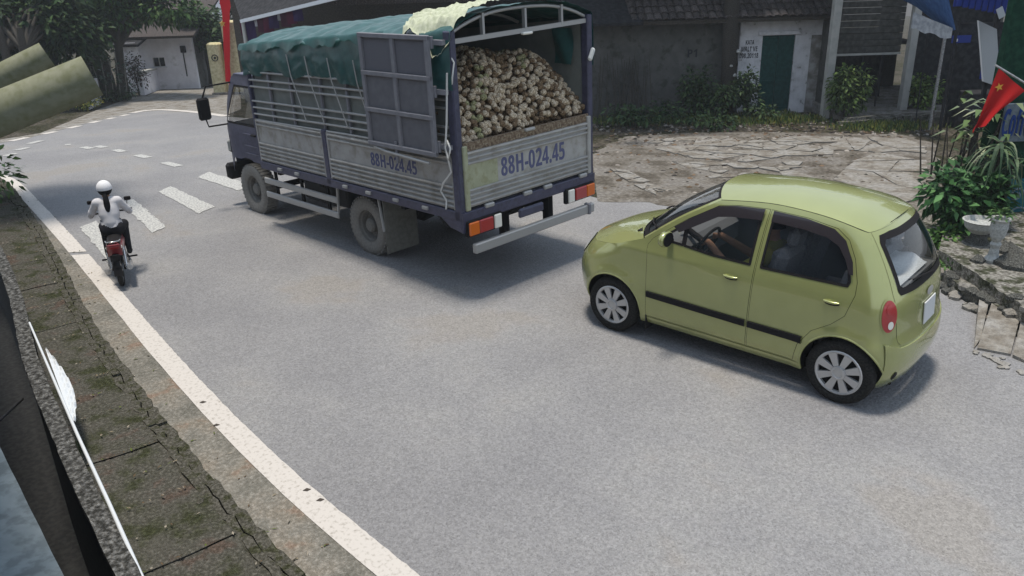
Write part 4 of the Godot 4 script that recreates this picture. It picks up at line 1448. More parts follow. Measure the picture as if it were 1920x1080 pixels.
# ------------------------------------------------------------------ trees and plants
func tree(called: String, label: String, base: Vector3, height: float, lobes: Array, count: int, s0: float, s1: float, cols: Array, tr := 0.22, trunks := 1, group := ""):
	var t = thing(called, label, "tree", base, 0.0, group)
	var b = MB.new()
	for k in trunks:
		var off = Vector3(0.45 * (k - (trunks - 1) / 2.0), 0, 0.1 * (k % 2))
		var top = Vector3(off.x * 1.6, height * 0.62, off.z)
		b.tube([off - Vector3(0, 0.15, 0), off + Vector3(0.05, height * 0.2, 0), off.lerp(top, 0.6) + Vector3(0, height * 0.02, 0.05), top], [tr * 1.25, tr, tr * 0.8, tr * 0.55], 9)
		for l in lobes:
			b.tube([off.lerp(top, 0.75), off.lerp(top, 0.9).lerp(l[0], 0.45) + Vector3(0, 0.15, 0), l[0]], [tr * 0.42, tr * 0.28, tr * 0.1], 6)
	obj("trunk", b, "bark", t)
	b = MB.new()
	leaf_cloud(b, lobes, count, s0, s1, cols, 0.3)
	obj("crown", b, "leaf", t)
	return t

func lobes_in(c: Vector3, r: Vector3, n: int, lr: float) -> Array:
	var o = []
	for k in n:
		var d = Vector3(rng.randfn(), rng.randfn(), rng.randfn()).normalized() * pow(rng.randf(), 0.4)
		o.append([c + d * r, Vector3(lr, lr * 0.8, lr) * rng.randf_range(0.75, 1.25)])
	return o

func build_trees():
	var dark = [Color(0.018, 0.036, 0.014), Color(0.028, 0.052, 0.02), Color(0.04, 0.068, 0.024), Color(0.014, 0.026, 0.012)]
	var mid = [Color(0.03, 0.065, 0.02), Color(0.045, 0.09, 0.025), Color(0.065, 0.115, 0.035), Color(0.022, 0.045, 0.016)]
	var zt = -33.0
	var c: Vector3 = Vector3(-14.426, 2.015, -33.000)
	var base = Vector3(-15.161, -1.489, -32.350)
	tree("round_tree", "round dense green tree shading the far house", base, 4.2, lobes_in(Vector3(c.x - base.x, c.y - base.y + 0.35, c.z - base.z), Vector3(2.2, 0.95, 1.4), 30, 0.85), 16000, 0.15, 0.28, mid, 0.2, 3)
	# ivy-like hanging leaves round its trunks
	var iv = thing("trunk_creeper", "pale-leaved creeper climbing the round tree's trunks", "creeper", base + Vector3(0, 0, 0.45))
	var b = MB.new()
	for k in 7:
		var x = -0.8 + k * 0.26
		b.tube([Vector3(x, 0, 0), Vector3(x + 0.1, 0.8, 0.02), Vector3(x + rng.randf_range(-0.1, 0.3), 1.6 + rng.randf() * 0.4, 0.0)], 0.02, 5)
	obj("vine", b, "pale_bark", iv)
	b = MB.new()
	leaf_cloud(b, [[Vector3(-0.2, 1.2, 0.05), Vector3(1.0, 0.6, 0.15)], [Vector3(0.9, 0.8, 0), Vector3(0.25, 0.8, 0.15)]], 260, 0.1, 0.22, [Color(0.05, 0.08, 0.05), Color(0.10, 0.14, 0.11), Color(0.03, 0.05, 0.03)], 0.2)
	obj("foliage", b, "leaf_glossy", iv)
	base = Vector3(-15.842, -1.151, -27.844)
	c = Vector3(-16.489, 1.836, -30.000)
	tree("dark_tree", "dark drooping broadleaf tree at the far left edge", base, 4.5, lobes_in(Vector3(c.x - base.x, c.y - base.y - 0.2, c.z - base.z), Vector3(2.4, 1.3, 1.2), 34, 0.9), 15000, 0.18, 0.34, dark, 0.18, 2)
	c = Vector3(-18.549, 1.368, -30.000)
	tree("dark_tree", "dark tree cut off by the left picture edge", Vector3(c.x - 1.0, hzl(-29) , -29), 4.5, lobes_in(Vector3(0.8, c.y - hzl(-29), -0.5), Vector3(2.2, 1.6, 1.3), 12, 1.0), 4500, 0.2, 0.36, dark, 0.24, 1)
	# fill behind: hedge of trees at the far left so that no sky shows through low down
	c = Vector3(-19.351, 0.417, -40.000)
	tree("backing_tree", "dark tree standing behind the round tree and the white house", Vector3(c.x, hzl(-40), -40), 5.0, lobes_in(Vector3(0, c.y - hzl(-40) - 0.2, 0), Vector3(4.2, 1.4, 1.2), 18, 1.2), 6000, 0.25, 0.42, dark, 0.25, 2)
	c = Vector3(-13.224, 0.880, -38.000)
	tree("gate_tree", "small dark tree between the white house and the gate pillars", Vector3(c.x, hzl(-38), -38), 3.0, lobes_in(Vector3(0, c.y - hzl(-38) - 0.2, 0), Vector3(0.55, 1.0, 0.6), 9, 0.55), 2600, 0.16, 0.3, mid, 0.14)
	c = Vector3(-9.254, 1.980, -36.000)
	tree("shop_tree", "dark tree filling the gap above the pale awning edge", Vector3(c.x + 1.2, hzl(-36), -36), 5.0, lobes_in(Vector3(-0.6, c.y - hzl(-36) + 0.2, 0), Vector3(3.4, 1.7, 0.9), 16, 1.1), 6000, 0.2, 0.4, dark, 0.22)
	# hedge by the gate
	c = Vector3(-17.869, -2.857, -50.596)
	shrub("gate_shrub", "rounded grey-green shrub left of the short gate pillar", c, 1.15, 0.62, 900, 0.08, 0.16, [Color(0.045, 0.065, 0.03), Color(0.07, 0.09, 0.05), Color(0.03, 0.045, 0.025)])
	c = Vector3(-15.010, -1.646, -34.446)
	shrub("parapet_shrub", "dark red-brown shrub at the near end of the white parapet", c, 1.7, 0.42, 700, 0.08, 0.16, [Color(0.05, 0.035, 0.03), Color(0.09, 0.06, 0.05), Color(0.03, 0.04, 0.02)])
	c = Vector3(-14.578, -1.231, -28.919)
	shrub("verge_shrub", "low yellowish shrub on the far verge near the pipes", c, 0.42, 0.55, 500, 0.07, 0.14, [Color(0.14, 0.14, 0.03), Color(0.08, 0.11, 0.03), Color(0.2, 0.18, 0.04)])
	c = Vector3(-14.884, -1.453, -31.869)
	shrub("verge_shrub", "low dark green growth at the foot of the round tree", c, 0.5, 0.9, 700, 0.07, 0.14, dark)
	# tall trees that shade the right-hand houses
	for q in [[Vector3(3.0, 0, -25.5), "tall tree shading the grey cottage wall, crown above the picture"], [Vector3(7.2, 0, -26.8), "tall tree behind the tiled cottage, crown above the picture"], [Vector3(11.0, 0, -24.6), "tall tree behind the shuttered house, crown above the picture"]]:
		var p: Vector3 = q[0]
		p.y = hzl(p.z)
		tree("shade_tree", q[1], p, 8.5, lobes_in(Vector3(0, 7.0, 2.6), Vector3(2.6, 1.1, 3.0), 20, 1.25), 7000, 0.25, 0.42, mid, 0.3)
	tree("shade_tree", "tree left of the road whose shade falls on the bend", Vector3(-12.6, hzl(-13.0) - 0.8, -12.6), 7.5, lobes_in(Vector3(3.9, 6.3, -0.8), Vector3(1.6, 0.6, 1.3), 9, 0.8), 3600, 0.2, 0.35, mid, 0.22)
	# sprig hanging into the top of the picture
	var sp = thing("leafy_sprig", "yellow-green leafy sprig hanging from the top edge", "branch")
	b = MB.new()
	var s0 = Vector3(2.579, 2.698, -18.000)
	b.tube([s0 + Vector3(0.1, 3.2, -2.0), s0 + Vector3(0.0, 1.2, -0.4), s0], [0.03, 0.02, 0.006], 5)
	obj("twig", b, "bark", sp)
	b = MB.new()
	leaf_cloud(b, [[s0 + Vector3(0, 0.16, 0), Vector3(0.3, 0.13, 0.25)]], 130, 0.08, 0.15, [Color(0.2, 0.26, 0.05), Color(0.12, 0.18, 0.04), Color(0.28, 0.3, 0.08)], 0.1)
	obj("foliage", b, "leaf", sp)
	# bushes before the houses
	shrub("clipped_bush", "large rounded bush before the left pillar of the shuttered house", Vector3(8.274, -0.578, -20.193), 1.4, 0.46, 2000, 0.08, 0.15, [Color(0.08, 0.13, 0.04), Color(0.14, 0.2, 0.06), Color(0.05, 0.08, 0.03)])
	shrub("clipped_bush", "smaller bright bush before the right pillar of the shuttered house", Vector3(10.518, -0.633, -20.933), 0.95, 0.40, 1100, 0.08, 0.15, [Color(0.12, 0.2, 0.05), Color(0.2, 0.28, 0.08), Color(0.07, 0.11, 0.03)])
	for q in [[Vector3(4.925, -0.687, -21.662), 0, 1.35, 0.4, "tallest dark leafy weed against the grey wall"], [Vector3(5.506, -0.652, -21.184), 0, 1.0, 0.45, "dark leafy weed at the foot of the bare trunk"], [Vector3(6.184, -0.664, -21.350), 0, 1.25, 0.36, "leafy climber on the white wall left of the green door"], [Vector3(4.109, -0.653, -21.197), 0, 0.5, 0.6, "low dark weeds against the grey wall beside the sticks"], [Vector3(3.098, -0.593, -20.398), 0, 0.55, 0.7, "low dark weeds at the foot of the leaning sticks"], [Vector3(4.937, -0.547, -19.783), 0, 0.45, 0.7, "low dark weeds in front of the leafy wall plants"], [Vector3(6.411, -0.627, -20.854), 0, 0.35, 0.4, "low bright weeds beside the green door's left foot"]]:
		shrub("weed_clump", q[4], q[0], q[2], q[3], int(700 * q[2]), 0.08, 0.17, [Color(0.02, 0.04, 0.018), Color(0.035, 0.06, 0.025), Color(0.055, 0.09, 0.035)])
	# ---- planting on the right verge
	shrub("broadleaf_shrub", "dense dark green broad-leaved shrub beside the stone terrace", Vector3(5.695, -0.018, -9.885), 1.0, 0.42, 1500, 0.09, 0.18, [Color(0.028, 0.075, 0.028), Color(0.045, 0.115, 0.04), Color(0.075, 0.16, 0.06), Color(0.018, 0.045, 0.018)], "leaf_glossy")
	shrub("ground_plant", "low bright green leafy plants spilling onto the road edge", Vector3(5.387, -0.015, -9.592), 0.36, 0.30, 620, 0.05, 0.1, [Color(0.06, 0.13, 0.03), Color(0.1, 0.19, 0.05), Color(0.035, 0.08, 0.02)])
	shrub("ground_plant", "small green plants between terrace and shrub", Vector3(4.990, -0.010, -8.866), 0.22, 0.2, 260, 0.04, 0.08, [Color(0.05, 0.11, 0.03), Color(0.08, 0.15, 0.04)])
	# variegated dieffenbachia-like plant behind, pale broad leaves
	var dp = thing("variegated_plant", "tall plant with pale-edged long leaves behind the dark shrub", "plant", Vector3(6.352, -0.031, -10.767))
	b = MB.new()
	for k in 7:
		b.tube([Vector3(rng.randf_range(-0.25, 0.3), 0, rng.randf_range(-0.2, 0.2)), Vector3(rng.randf_range(-0.3, 0.3), 1.5, rng.randf_range(-0.2, 0.2))], 0.014, 5)
	obj("stem", b, "bark", dp)
	for k in 130:
		b = MB.new()
		b.use_c = true
		var a = rng.randf() * TAU
		b.col = [Color(0.16, 0.2, 0.12), Color(0.3, 0.33, 0.22), Color(0.06, 0.1, 0.04), Color(0.1, 0.15, 0.06)][k % 4]
		var h = rng.randf_range(0.5, 1.75)
		leaf_blade(b, Vector3(cos(a) * 0.1 + rng.randf_range(-0.32, 0.34), h, sin(a) * 0.1 + rng.randf_range(-0.2, 0.2)), Vector3(cos(a), rng.randf_range(0.1, 0.7), sin(a)).normalized() * rng.randf_range(0.2, 0.36), Vector3.UP, 0.085, 0.5)
		obj("leaf", b, "leaf_glossy", dp)
	# long strap-leaved plant in front of the cafe sign
	var cp = thing("strap_leaf_plant", "strap-leaved dracaena with arching leaves before the cafe lettering", "plant", Vector3(6.05, 0.27, -9.95))
	b = MB.new()
	b.tube([V0, Vector3(0.02, 0.5, 0), Vector3(-0.02, 1.05, 0.02)], [0.035, 0.03, 0.025], 7)
	b.tube([Vector3(0.12, 0, 0.05), Vector3(0.16, 0.5, 0.05), Vector3(0.2, 0.85, 0.02)], [0.03, 0.028, 0.022], 7)
	obj("stem", b, "bark", cp)
	for k in 70:
		var a = rng.randf() * TAU
		var o = Vector3(-0.02, 1.05, 0.02) if k % 3 else Vector3(0.2, 0.85, 0.02)
		o.y -= rng.randf() * 0.3
		var L = rng.randf_range(0.32, 0.55)
		var rise = rng.randf_range(0.1, 0.9)
		b = MB.new()
		b.use_c = true
		b.col = [Color(0.05, 0.085, 0.045), Color(0.09, 0.13, 0.07), Color(0.03, 0.055, 0.03), Color(0.16, 0.19, 0.12)][k % 4]
		strap(b, o, Vector3(cos(a), 0, sin(a)), L, rise, 0.03)
		obj("leaf", b, "leaf_glossy", cp)
	# thin dark-leaved stakes behind the shrub
	var sk = thing("bare_stakes", "thin bare stakes and stems behind the dark shrub", "stakes", Vector3(7.315, -0.123, -13.519))
	for k in 12:
		b = MB.new()
		b.tube([Vector3(-0.3 + k * 0.07, -0.02, rng.randf_range(-0.3, 0.3)), Vector3(-0.3 + k * 0.07 + rng.randfn() * 0.05, rng.randf_range(0.6, 1.35), rng.randf_range(-0.3, 0.3))], [0.016, 0.008], 5)
		obj("stake", b, "bark", sk)
	# vase planter, bowl, rock
	var vp = Vector3(5.424, 0.262, -8.642)
	var va = thing("urn_planter", "white waisted ceramic urn with a small leafy plant", "planter", vp)
	b = MB.new()
	b.lathe([Vector2(0, 0), Vector2(0.085, 0), Vector2(0.09, 0.03), Vector2(0.055, 0.08), Vector2(0.045, 0.16), Vector2(0.06, 0.21), Vector2(0.045, 0.24), Vector2(0.075, 0.30), Vector2(0.092, 0.40), Vector2(0.088, 0.47), Vector2(0.105, 0.50), Vector2(0.10, 0.515), Vector2(0.08, 0.50), Vector2(0.07, 0.44), Vector2(0, 0.44)], Transform3D(), 20)
	obj("urn", b, "ceramic", va)
	b = MB.new()
	leaf_cloud(b, [[Vector3(0, 0.56, 0), Vector3(0.12, 0.09, 0.12)]], 70, 0.04, 0.09, [Color(0.05, 0.1, 0.03), Color(0.08, 0.14, 0.05)], 0.1)
	obj("foliage", b, "leaf", va)
	var bp = Vector3(5.587, 0.258, -9.264)
	var bo = thing("bowl_planter", "wide white ceramic bowl on a dark stand beside the urn", "planter", bp)
	b = MB.new()
	b.lathe([Vector2(0, 0.13), Vector2(0.10, 0.13), Vector2(0.17, 0.20), Vector2(0.19, 0.27), Vector2(0.205, 0.285), Vector2(0.185, 0.29), Vector2(0.16, 0.24), Vector2(0, 0.235)], Transform3D(), 22)
	obj("bowl", b, "ceramic", bo)
	b = MB.new()
	b.lathe([Vector2(0.13, 0), Vector2(0.11, 0.03), Vector2(0.08, 0.13), Vector2(0, 0.13)], Transform3D(), 16)
	obj("stand", b, "rock", bo)
	for q in [[Vector3(5.590, 0.263, -8.461), 0, 0.17, "large dark rock lying on the terrace at the right edge"], [Vector3(5.775, 0.260, -8.965), 0, 0.12, "smaller dark rock behind the urn"], [Vector3(5.280, 0.262, -8.621), 0, 0.07, "small pale rock before the bowl planter"]]:
		b = MB.new()
		var p = (q[0] as Vector3)
		var v: float = q[2]
		for k in 3:
			stone(b, p + Vector3(rng.randfn() * v * 0.35, 0.02, rng.randfn() * v * 0.35), v, 0.9, false)
		tag(obj("garden_rock", b, "rock"), q[3], "rock")

func strap(b: MB, o: Vector3, d: Vector3, L: float, rise: float, w: float):
	var side = d.cross(Vector3.UP).normalized()
	var prev = o
	var pw = w * 0.5
	for k in 5:
		var t = (k + 1) / 5.0
		var p = o + d * L * t * (1.0 - 0.25 * t) + Vector3(0, L * (rise * t - 1.1 * t * t), 0)
		var nw = w * (1.0 - t) * 0.9 + 0.002
		var nn = side.cross(p - prev).normalized()
		if nn.y < 0:
			nn = -nn
		b.quad(prev - side * pw, prev + side * pw, p + side * nw, p - side * nw, nn)
		prev = p
		pw = nw

func shrub(called: String, label: String, at: Vector3, h: float, r: float, count: int, s0: float, s1: float, cols: Array, m := "leaf"):
	var t = thing(called, label, "shrub", at)
	var b = MB.new()
	var lobes = []
	for k in 7:
		var a = TAU * k / 7.0 + rng.randf()
		var q = Vector3(cos(a) * r * rng.randf_range(0.2, 0.7), h * rng.randf_range(0.35, 0.8), sin(a) * r * rng.randf_range(0.2, 0.7))
		b.tube([Vector3(cos(a) * 0.03, -0.03, sin(a) * 0.03), q * 0.5 + Vector3(0, 0.03, 0), q], [0.016, 0.012, 0.006], 5)
		lobes.append([q, Vector3(r * 0.6, h * 0.3, r * 0.6)])
	obj("stem", b, "bark", t)
	b = MB.new()
	leaf_cloud(b, lobes, count, s0, s1, cols, 0.15)
	obj("foliage", b, m, t)
	return t

# ------------------------------------------------------------------ green hatchback
func tab(T: Array, x: float) -> float:
	var m = T.size()
	if x <= T[0].x:
		return T[0].y
	if x >= T[m - 1].x:
		return T[m - 1].y
	var i = 0
	while T[i + 1].x < x:
		i += 1
	var a: Vector2 = T[i]; var b: Vector2 = T[i + 1]
	var h: float = b.x - a.x
	var sa: float = (b.y - a.y) / h if i == 0 else (b.y - T[i - 1].y) / (b.x - T[i - 1].x)
	var sb: float = (b.y - a.y) / h if i + 2 >= m else (T[i + 2].y - a.y) / (T[i + 2].x - a.x)
	var t: float = (x - a.x) / h
	return (2 * t * t * t - 3 * t * t + 1) * a.y + (t * t * t - 2 * t * t + t) * h * sa + (-2 * t * t * t + 3 * t * t) * b.y + (t * t * t - t * t) * h * sb

func arr_at(A: Array, s: float) -> Vector2:
	var m = A.size() - 1
	var f = clampf(s, 0.0, 1.0) * m
	var i = mini(int(f), m - 1)
	var t = f - i
	var a: Vector2 = A[maxi(i - 1, 0)]; var b: Vector2 = A[i]; var c: Vector2 = A[i + 1]; var d: Vector2 = A[mini(i + 2, m)]
	if m == 1:
		return b.lerp(c, t)
	return 0.5 * ((2.0 * b) + (c - a) * t + (2.0 * a - 5.0 * b + 4.0 * c - d) * t * t + (3.0 * b - a - 3.0 * c + d) * t * t * t)

const CAR_W := [Vector2(0.15, 0.60), Vector2(0.22, 0.655), Vector2(0.35, 0.69), Vector2(0.55, 0.708), Vector2(0.72, 0.709), Vector2(0.90, 0.697), Vector2(1.02, 0.672), Vector2(1.25, 0.605), Vector2(1.45, 0.53), Vector2(1.58, 0.45)]
const CAR_R := [Vector2(0.15, -1.46), Vector2(0.28, -1.545), Vector2(0.42, -1.58), Vector2(0.58, -1.57), Vector2(0.66, -1.55), Vector2(0.90, -1.525), Vector2(1.02, -1.49), Vector2(1.20, -1.41), Vector2(1.42, -1.275), Vector2(1.58, -1.12)]
const CAR_F := [Vector2(0.15, 1.63), Vector2(0.30, 1.74), Vector2(0.50, 1.775), Vector2(0.65, 1.755), Vector2(0.80, 1.665), Vector2(0.92, 1.53), Vector2(1.0, 1.45), Vector2(1.6, 1.45)]

func car_side_z(x: float, y: float) -> float:
	var w = tab(CAR_W, y)
	w += 0.010 * exp(-pow((y - 0.945) / 0.028, 2.0)) * smoothstep(-0.1, 0.6, x)
	w += 0.006 * exp(-pow((y - 0.34) / 0.03, 2.0))
	# flared arches
	for ax in [-1.125, 1.125]:
		var d = Vector2(x - ax, y - 0.285).length()
		w += 0.014 * exp(-pow((d - 0.35) / 0.05, 2.0))
	var xa = tab(CAR_R, y) + 0.30
	if x < xa:
		w *= pow(maxf(1.0 - pow(minf((xa - x) / 0.30, 1.0), 2.6), 0.0), 1.0 / 2.6)
	var xb = tab(CAR_F, y) - 0.58
	if x > xb:
		w *= pow(maxf(1.0 - pow(minf((x - xb) / 0.58, 1.0), 2.3), 0.0), 1.0 / 2.3)
	return w

func car_left(x: float, y: float) -> Vector3:
	return Vector3(x, y, -car_side_z(x, y))

func car_right(x: float, y: float) -> Vector3:
	return Vector3(x, y, car_side_z(x, y))

func car_rear(th: float, y: float) -> Vector3:
	var a = deg_to_rad(th)
	return Vector3(tab(CAR_R, y) + 0.30 - 0.30 * pow(maxf(cos(a), 0.0), 2.0 / 2.6), y, -tab(CAR_W, y) * signf(a) * pow(absf(sin(a)), 2.0 / 2.6))

func car_front(th: float, y: float) -> Vector3:
	var a = deg_to_rad(th)
	return Vector3(tab(CAR_F, y) - 0.58 + 0.58 * pow(maxf(cos(a), 0.0), 2.0 / 2.3), y, -tab(CAR_W, y) * signf(a) * pow(absf(sin(a)), 2.0 / 2.3))

func xs_r(y: float) -> float:
	return tab(CAR_R, y) + 0.30 - 0.30 * pow(0.5, 2.0 / 2.6)

func xs_f(y: float) -> float:
	return tab(CAR_F, y) - 0.58 + 0.58 * pow(cos(deg_to_rad(50.0)), 2.0 / 2.3)

var hood_e: Array
var hood_c: Array
var wind_e: Array
var wind_c: Array
var roof_e: Array
var roof_c: Array

func car_top(E: Array, C: Array, s: float, t: float) -> Vector3:
	var e = arr_at(E, s); var c = arr_at(C, s)
	var w = 1.0 - pow(absf(t), 2.3)
	var p = e.lerp(c, w)
	return Vector3(p.x, p.y, -t * car_side_z(e.x, e.y))

func car_hood(s: float, t: float) -> Vector3:
	var p = car_top(hood_e, hood_c, s, t)
	var z = absf(t) * 0.793
	var q = Vector3(tab(CAR_F, 0.86) - 0.58 + 0.58 * pow(1.0 - pow(z, 2.3), 1.0 / 2.3), 0.86, -t * 0.793 * tab(CAR_W, 0.86))
	return q.lerp(p, smoothstep(0.0, 0.3, s))

func car_wind(s: float, t: float) -> Vector3:
	return car_top(wind_e, wind_c, s, t)

func car_roof(s: float, t: float) -> Vector3:
	var p = car_top(roof_e, roof_c, s, t)
	var y = 1.44 + 0.035 * (1.0 - t * t)
	var z = absf(t) * 0.895
	var q = Vector3(tab(CAR_R, y) + 0.30 - 0.30 * pow(1.0 - pow(z, 2.6), 1.0 / 2.6), y, -t * 0.895 * tab(CAR_W, y))
	return p.lerp(q, smoothstep(0.72, 1.0, s))

func rear_top(th: float) -> float:
	var k = pow(absf(sin(deg_to_rad(th))), 2.0 / 2.6) / 0.895
	return 1.44 + 0.035 * (1.0 - minf(k * k, 1.0))

func circle2(c: Vector2, rx: float, ry: float, n := 28) -> PackedVector2Array:
	var o = PackedVector2Array()
	for k in n:
		o.append(c + Vector2(cos(TAU * k / n) * rx, sin(TAU * k / n) * ry))
	return o

func ellipse_rot(c: Vector2, rx: float, ry: float, rot: float, n := 28) -> PackedVector2Array:
	var o = PackedVector2Array()
	for k in n:
		o.append(c + Vector2(cos(TAU * k / n) * rx, sin(TAU * k / n) * ry).rotated(rot))
	return o

func car_materials():
	var p = M(lin(0.345, 0.37, 0.145), 0.26, 0.35)
	p.clearcoat_enabled = true
	p.clearcoat = 1.0
	p.clearcoat_roughness = 0.04
	p.albedo_texture = ntex([[0.2, Color(0.975, 0.975, 0.97)], [0.8, Color(1, 1, 1)]], 0.012, 3, 512, 21)
	p.uv1_triplanar = true
	p.uv1_scale = Vector3.ONE / 1.9
	mats.car_paint = p
	var g = M(Color(0.16, 0.20, 0.22, 0.24), 0.04)
	g.transparency = BaseMaterial3D.TRANSPARENCY_ALPHA
	mats.glass = g
	var g2 = M(Color(0.13, 0.16, 0.19, 0.36), 0.04)
	g2.transparency = BaseMaterial3D.TRANSPARENCY_ALPHA
	mats.tinted_glass = g2
	mats.rubber = MN([[0.3, lin(0.014, 0.014, 0.014)], [0.7, lin(0.035, 0.034, 0.032)]], 0.04, 0.5, 0.85, false)
	mats.trim = M(lin(0.018, 0.017, 0.018), 0.5)
	mats.visor = M(lin(0.03, 0.026, 0.03), 0.12)
	mats.hubcap = M(lin(0.50, 0.50, 0.50), 0.38, 0.55)
	mats.interior = M(lin(0.15, 0.155, 0.16), 0.85)
	mats.seat = MN([[0.3, lin(0.19, 0.20, 0.22)], [0.7, lin(0.27, 0.28, 0.30)]], 0.04, 0.4, 0.95, false)
	mats.liner = M(lin(0.25, 0.25, 0.245), 0.95)
	mats.lens_red = M(lin(0.33, 0.008, 0.01), 0.12)
	mats.lens_red.clearcoat_enabled = true
	mats.lens_orange = M(lin(0.6, 0.13, 0.015), 0.15)
	mats.lens_white = M(lin(0.75, 0.73, 0.66), 0.15)
	mats.lens_clear = M(lin(0.55, 0.57, 0.55), 0.08, 0.4)
	mats.plate = M(lin(0.55, 0.56, 0.56), 0.5)
	mats.towel = MN([[0.3, lin(0.48, 0.52, 0.54)], [0.7, lin(0.66, 0.69, 0.70)]], 0.03, 0.3, 0.95, false)

func build_car():

	hood_e = [Vector2(xs_f(0.86), 0.86), Vector2(1.12, 0.925), Vector2(0.95, 0.985), Vector2(0.80, 1.04)]
	hood_c = [Vector2(1.60, 0.86), Vector2(1.40, 0.955), Vector2(1.18, 1.02), Vector2(1.02, 1.058)]
	wind_e = [Vector2(0.79, 1.045), Vector2(0.46, 1.285), Vector2(0.12, 1.49)]
	wind_c = [Vector2(1.0, 1.062), Vector2(0.66, 1.335), Vector2(0.27, 1.558)]
	roof_e = [Vector2(0.12, 1.49), Vector2(-0.30, 1.53), Vector2(-0.66, 1.522), Vector2(-0.95, 1.49), Vector2(xs_r(1.44), 1.44)]
	roof_c = [Vector2(0.27, 1.558), Vector2(-0.26, 1.606), Vector2(-0.66, 1.598), Vector2(-0.98, 1.56), Vector2(-1.24, 1.475)]
	var car = thing("hatchback_car", "small olive-green five-door hatchback driving behind the truck", "car", Vector3(2.36, hzl(-7.46), -7.46), 2.407)
	car.scale = Vector3.ONE * 1.035
	# outline of the side
	var o = PackedVector2Array()
	for k in 12:
		var y = lerpf(0.20, 0.86, k / 11.0)
		o.append(Vector2(xs_f(y), y))
	for A in [hood_e, wind_e, roof_e]:
		for k in 13:
			o.append(arr_at(A, k / 12.0))
	for k in 24:
		var y = lerpf(1.43, 0.20, k / 23.0)
		o.append(Vector2(xs_r(y), y))
	var arch_f = circle2(Vector2(1.125, 0.285), 0.335, 0.335, 36)
	var arch_r = circle2(Vector2(-1.125, 0.285), 0.335, 0.335, 36)
	var FD = P2([0.735, 0.275, 0.735, 0.75, 0.745, 1.0, 0.70, 1.065, 0.40, 1.285, 0.12, 1.45, -0.05, 1.478, -0.30, 1.492, -0.337, 1.492, -0.315, 1.04, -0.293, 0.275])
	var RD = P2([-0.303, 0.275, -0.325, 1.04, -0.347, 1.492, -0.66, 1.482, -0.92, 1.447, -1.03, 1.38, -1.11, 1.25, -1.165, 1.08, -1.17, 0.98, -1.12, 0.80, -1.02, 0.70, -0.87, 0.60, -0.765, 0.44, -0.73, 0.275])
	var QG = P2([0.61, 1.078, 0.395, 1.066, 0.395, 1.235])
	var FW = P2([0.368, 1.064, 0.368, 1.252, 0.12, 1.405, -0.03, 1.432, -0.275, 1.447, -0.262, 1.035, 0.1, 1.04])
	var RW = P2([-0.375, 1.033, -0.39, 1.447, -0.66, 1.437, -0.88, 1.405, -0.985, 1.34, -1.05, 1.235, -1.10, 1.075, -1.09, 1.045])
	for side in 2:
		var fn: Callable = car_left if side == 0 else car_right
		var sg = -1.0 if side == 0 else 1.0
		var b = MB.new()
		b.patch(o, [arch_f, arch_r, FD, RD], 0.06, 0.05, fn, 0.0, sg)
		obj("side_panel", b, "car_paint", car)
		# dark seam backing
		b = MB.new()
		b.patch(inset(o, 0.03), [arch_f, arch_r, QG, FW, RW], 0.12, 0.08, fn, -0.016, sg)
		obj("seam_backing", b, "trim", car)
		for d in [[FD, [QG, FW, arch_f], "front_door"], [RD, [RW, arch_r], "rear_door"]]:
			b = MB.new()
			b.patch(inset(d[0], 0.0035), d[1], 0.06, 0.05, fn, 0.001, sg)
			var door = obj(d[2], b, "car_paint", car)
			for w in d[1]:
				if w == arch_f or w == arch_r:
					continue
				b = MB.new()
				b.patch(Geometry2D.offset_polygon(w, 0.016)[0], [inset(w, 0.006)], 0.06, 0.05, fn, 0.004, sg)
				obj("window_seal", b, "trim", door)
				b = MB.new()
				b.patch(w, [], 0.1, 0.1, fn, -0.006, sg)
				obj("window", b, "glass" if d[2] == "front_door" else "tinted_glass", door)
			# handle
			var hx = -0.115 if d[2] == "front_door" else -1.0
			var hy = 0.885
			b = MB.new()
			b.patch(ellipse_rot(Vector2(hx, hy), 0.082, 0.036, -0.05), [], 0.03, 0.02, fn, 0.004, sg)
			obj("handle_cup", b, "car_paint", door)
			b = MB.new()
			b.patch(ellipse_rot(Vector2(hx - 0.008, hy - 0.008), 0.06, 0.015, -0.05), [], 0.03, 0.02, fn, 0.006, sg)
			obj("handle_shadow_gap", b, "trim", door)
			b = MB.new()
			var hp = []
			for k in 7:
				var t = k / 6.0
				hp.append(fn.call(hx + 0.062 - 0.124 * t, hy + 0.008) + Vector3(0, 0, sg * (0.012 + 0.014 * sin(PI * t))))
			b.tube(hp, [0.008, 0.011, 0.012, 0.012, 0.012, 0.011, 0.008], 8)
			obj("handle", b, "car_paint", door)
			# rubbing strip
			var sx = [0.725, -0.286] if d[2] == "front_door" else [-0.310, -0.80]
			var sy = [0.515, 0.50] if d[2] == "front_door" else [0.50, 0.495]
			b = MB.new()
			var st = P2([sx[0], sy[0] - 0.028, sx[0], sy[0] + 0.028, sx[1], sy[1] + 0.030, sx[1], sy[1] - 0.030])
			b.patch(st, [], 0.08, 0.04, fn, 0.016, sg)
			for e in [[0, 3], [1, 2]]:
				b.surf(8, 1, func(u: float, v: float): return fn.call(lerpf(st[e[0]].x, st[e[1]].x, u), lerpf(st[e[0]].y, st[e[1]].y, u)) + Vector3(0, 0, sg * 0.016 * v))
			obj("rubbing_strip", b, "trim", door)
			# rain visor over the window
			b = MB.new()
			var vis = P2([0.50, 1.20, 0.36, 1.30, 0.12, 1.44, -0.05, 1.468, -0.30, 1.482, -0.295, 1.395, -0.03, 1.378, 0.10, 1.355, 0.33, 1.222, 0.44, 1.16]) if d[2] == "front_door" else P2([-0.375, 1.40, -0.375, 1.482, -0.66, 1.472, -0.90, 1.437, -1.01, 1.37, -1.10, 1.225, -1.125, 1.13, -1.09, 1.13, -1.045, 1.225, -0.965, 1.32, -0.86, 1.365, -0.66, 1.39])
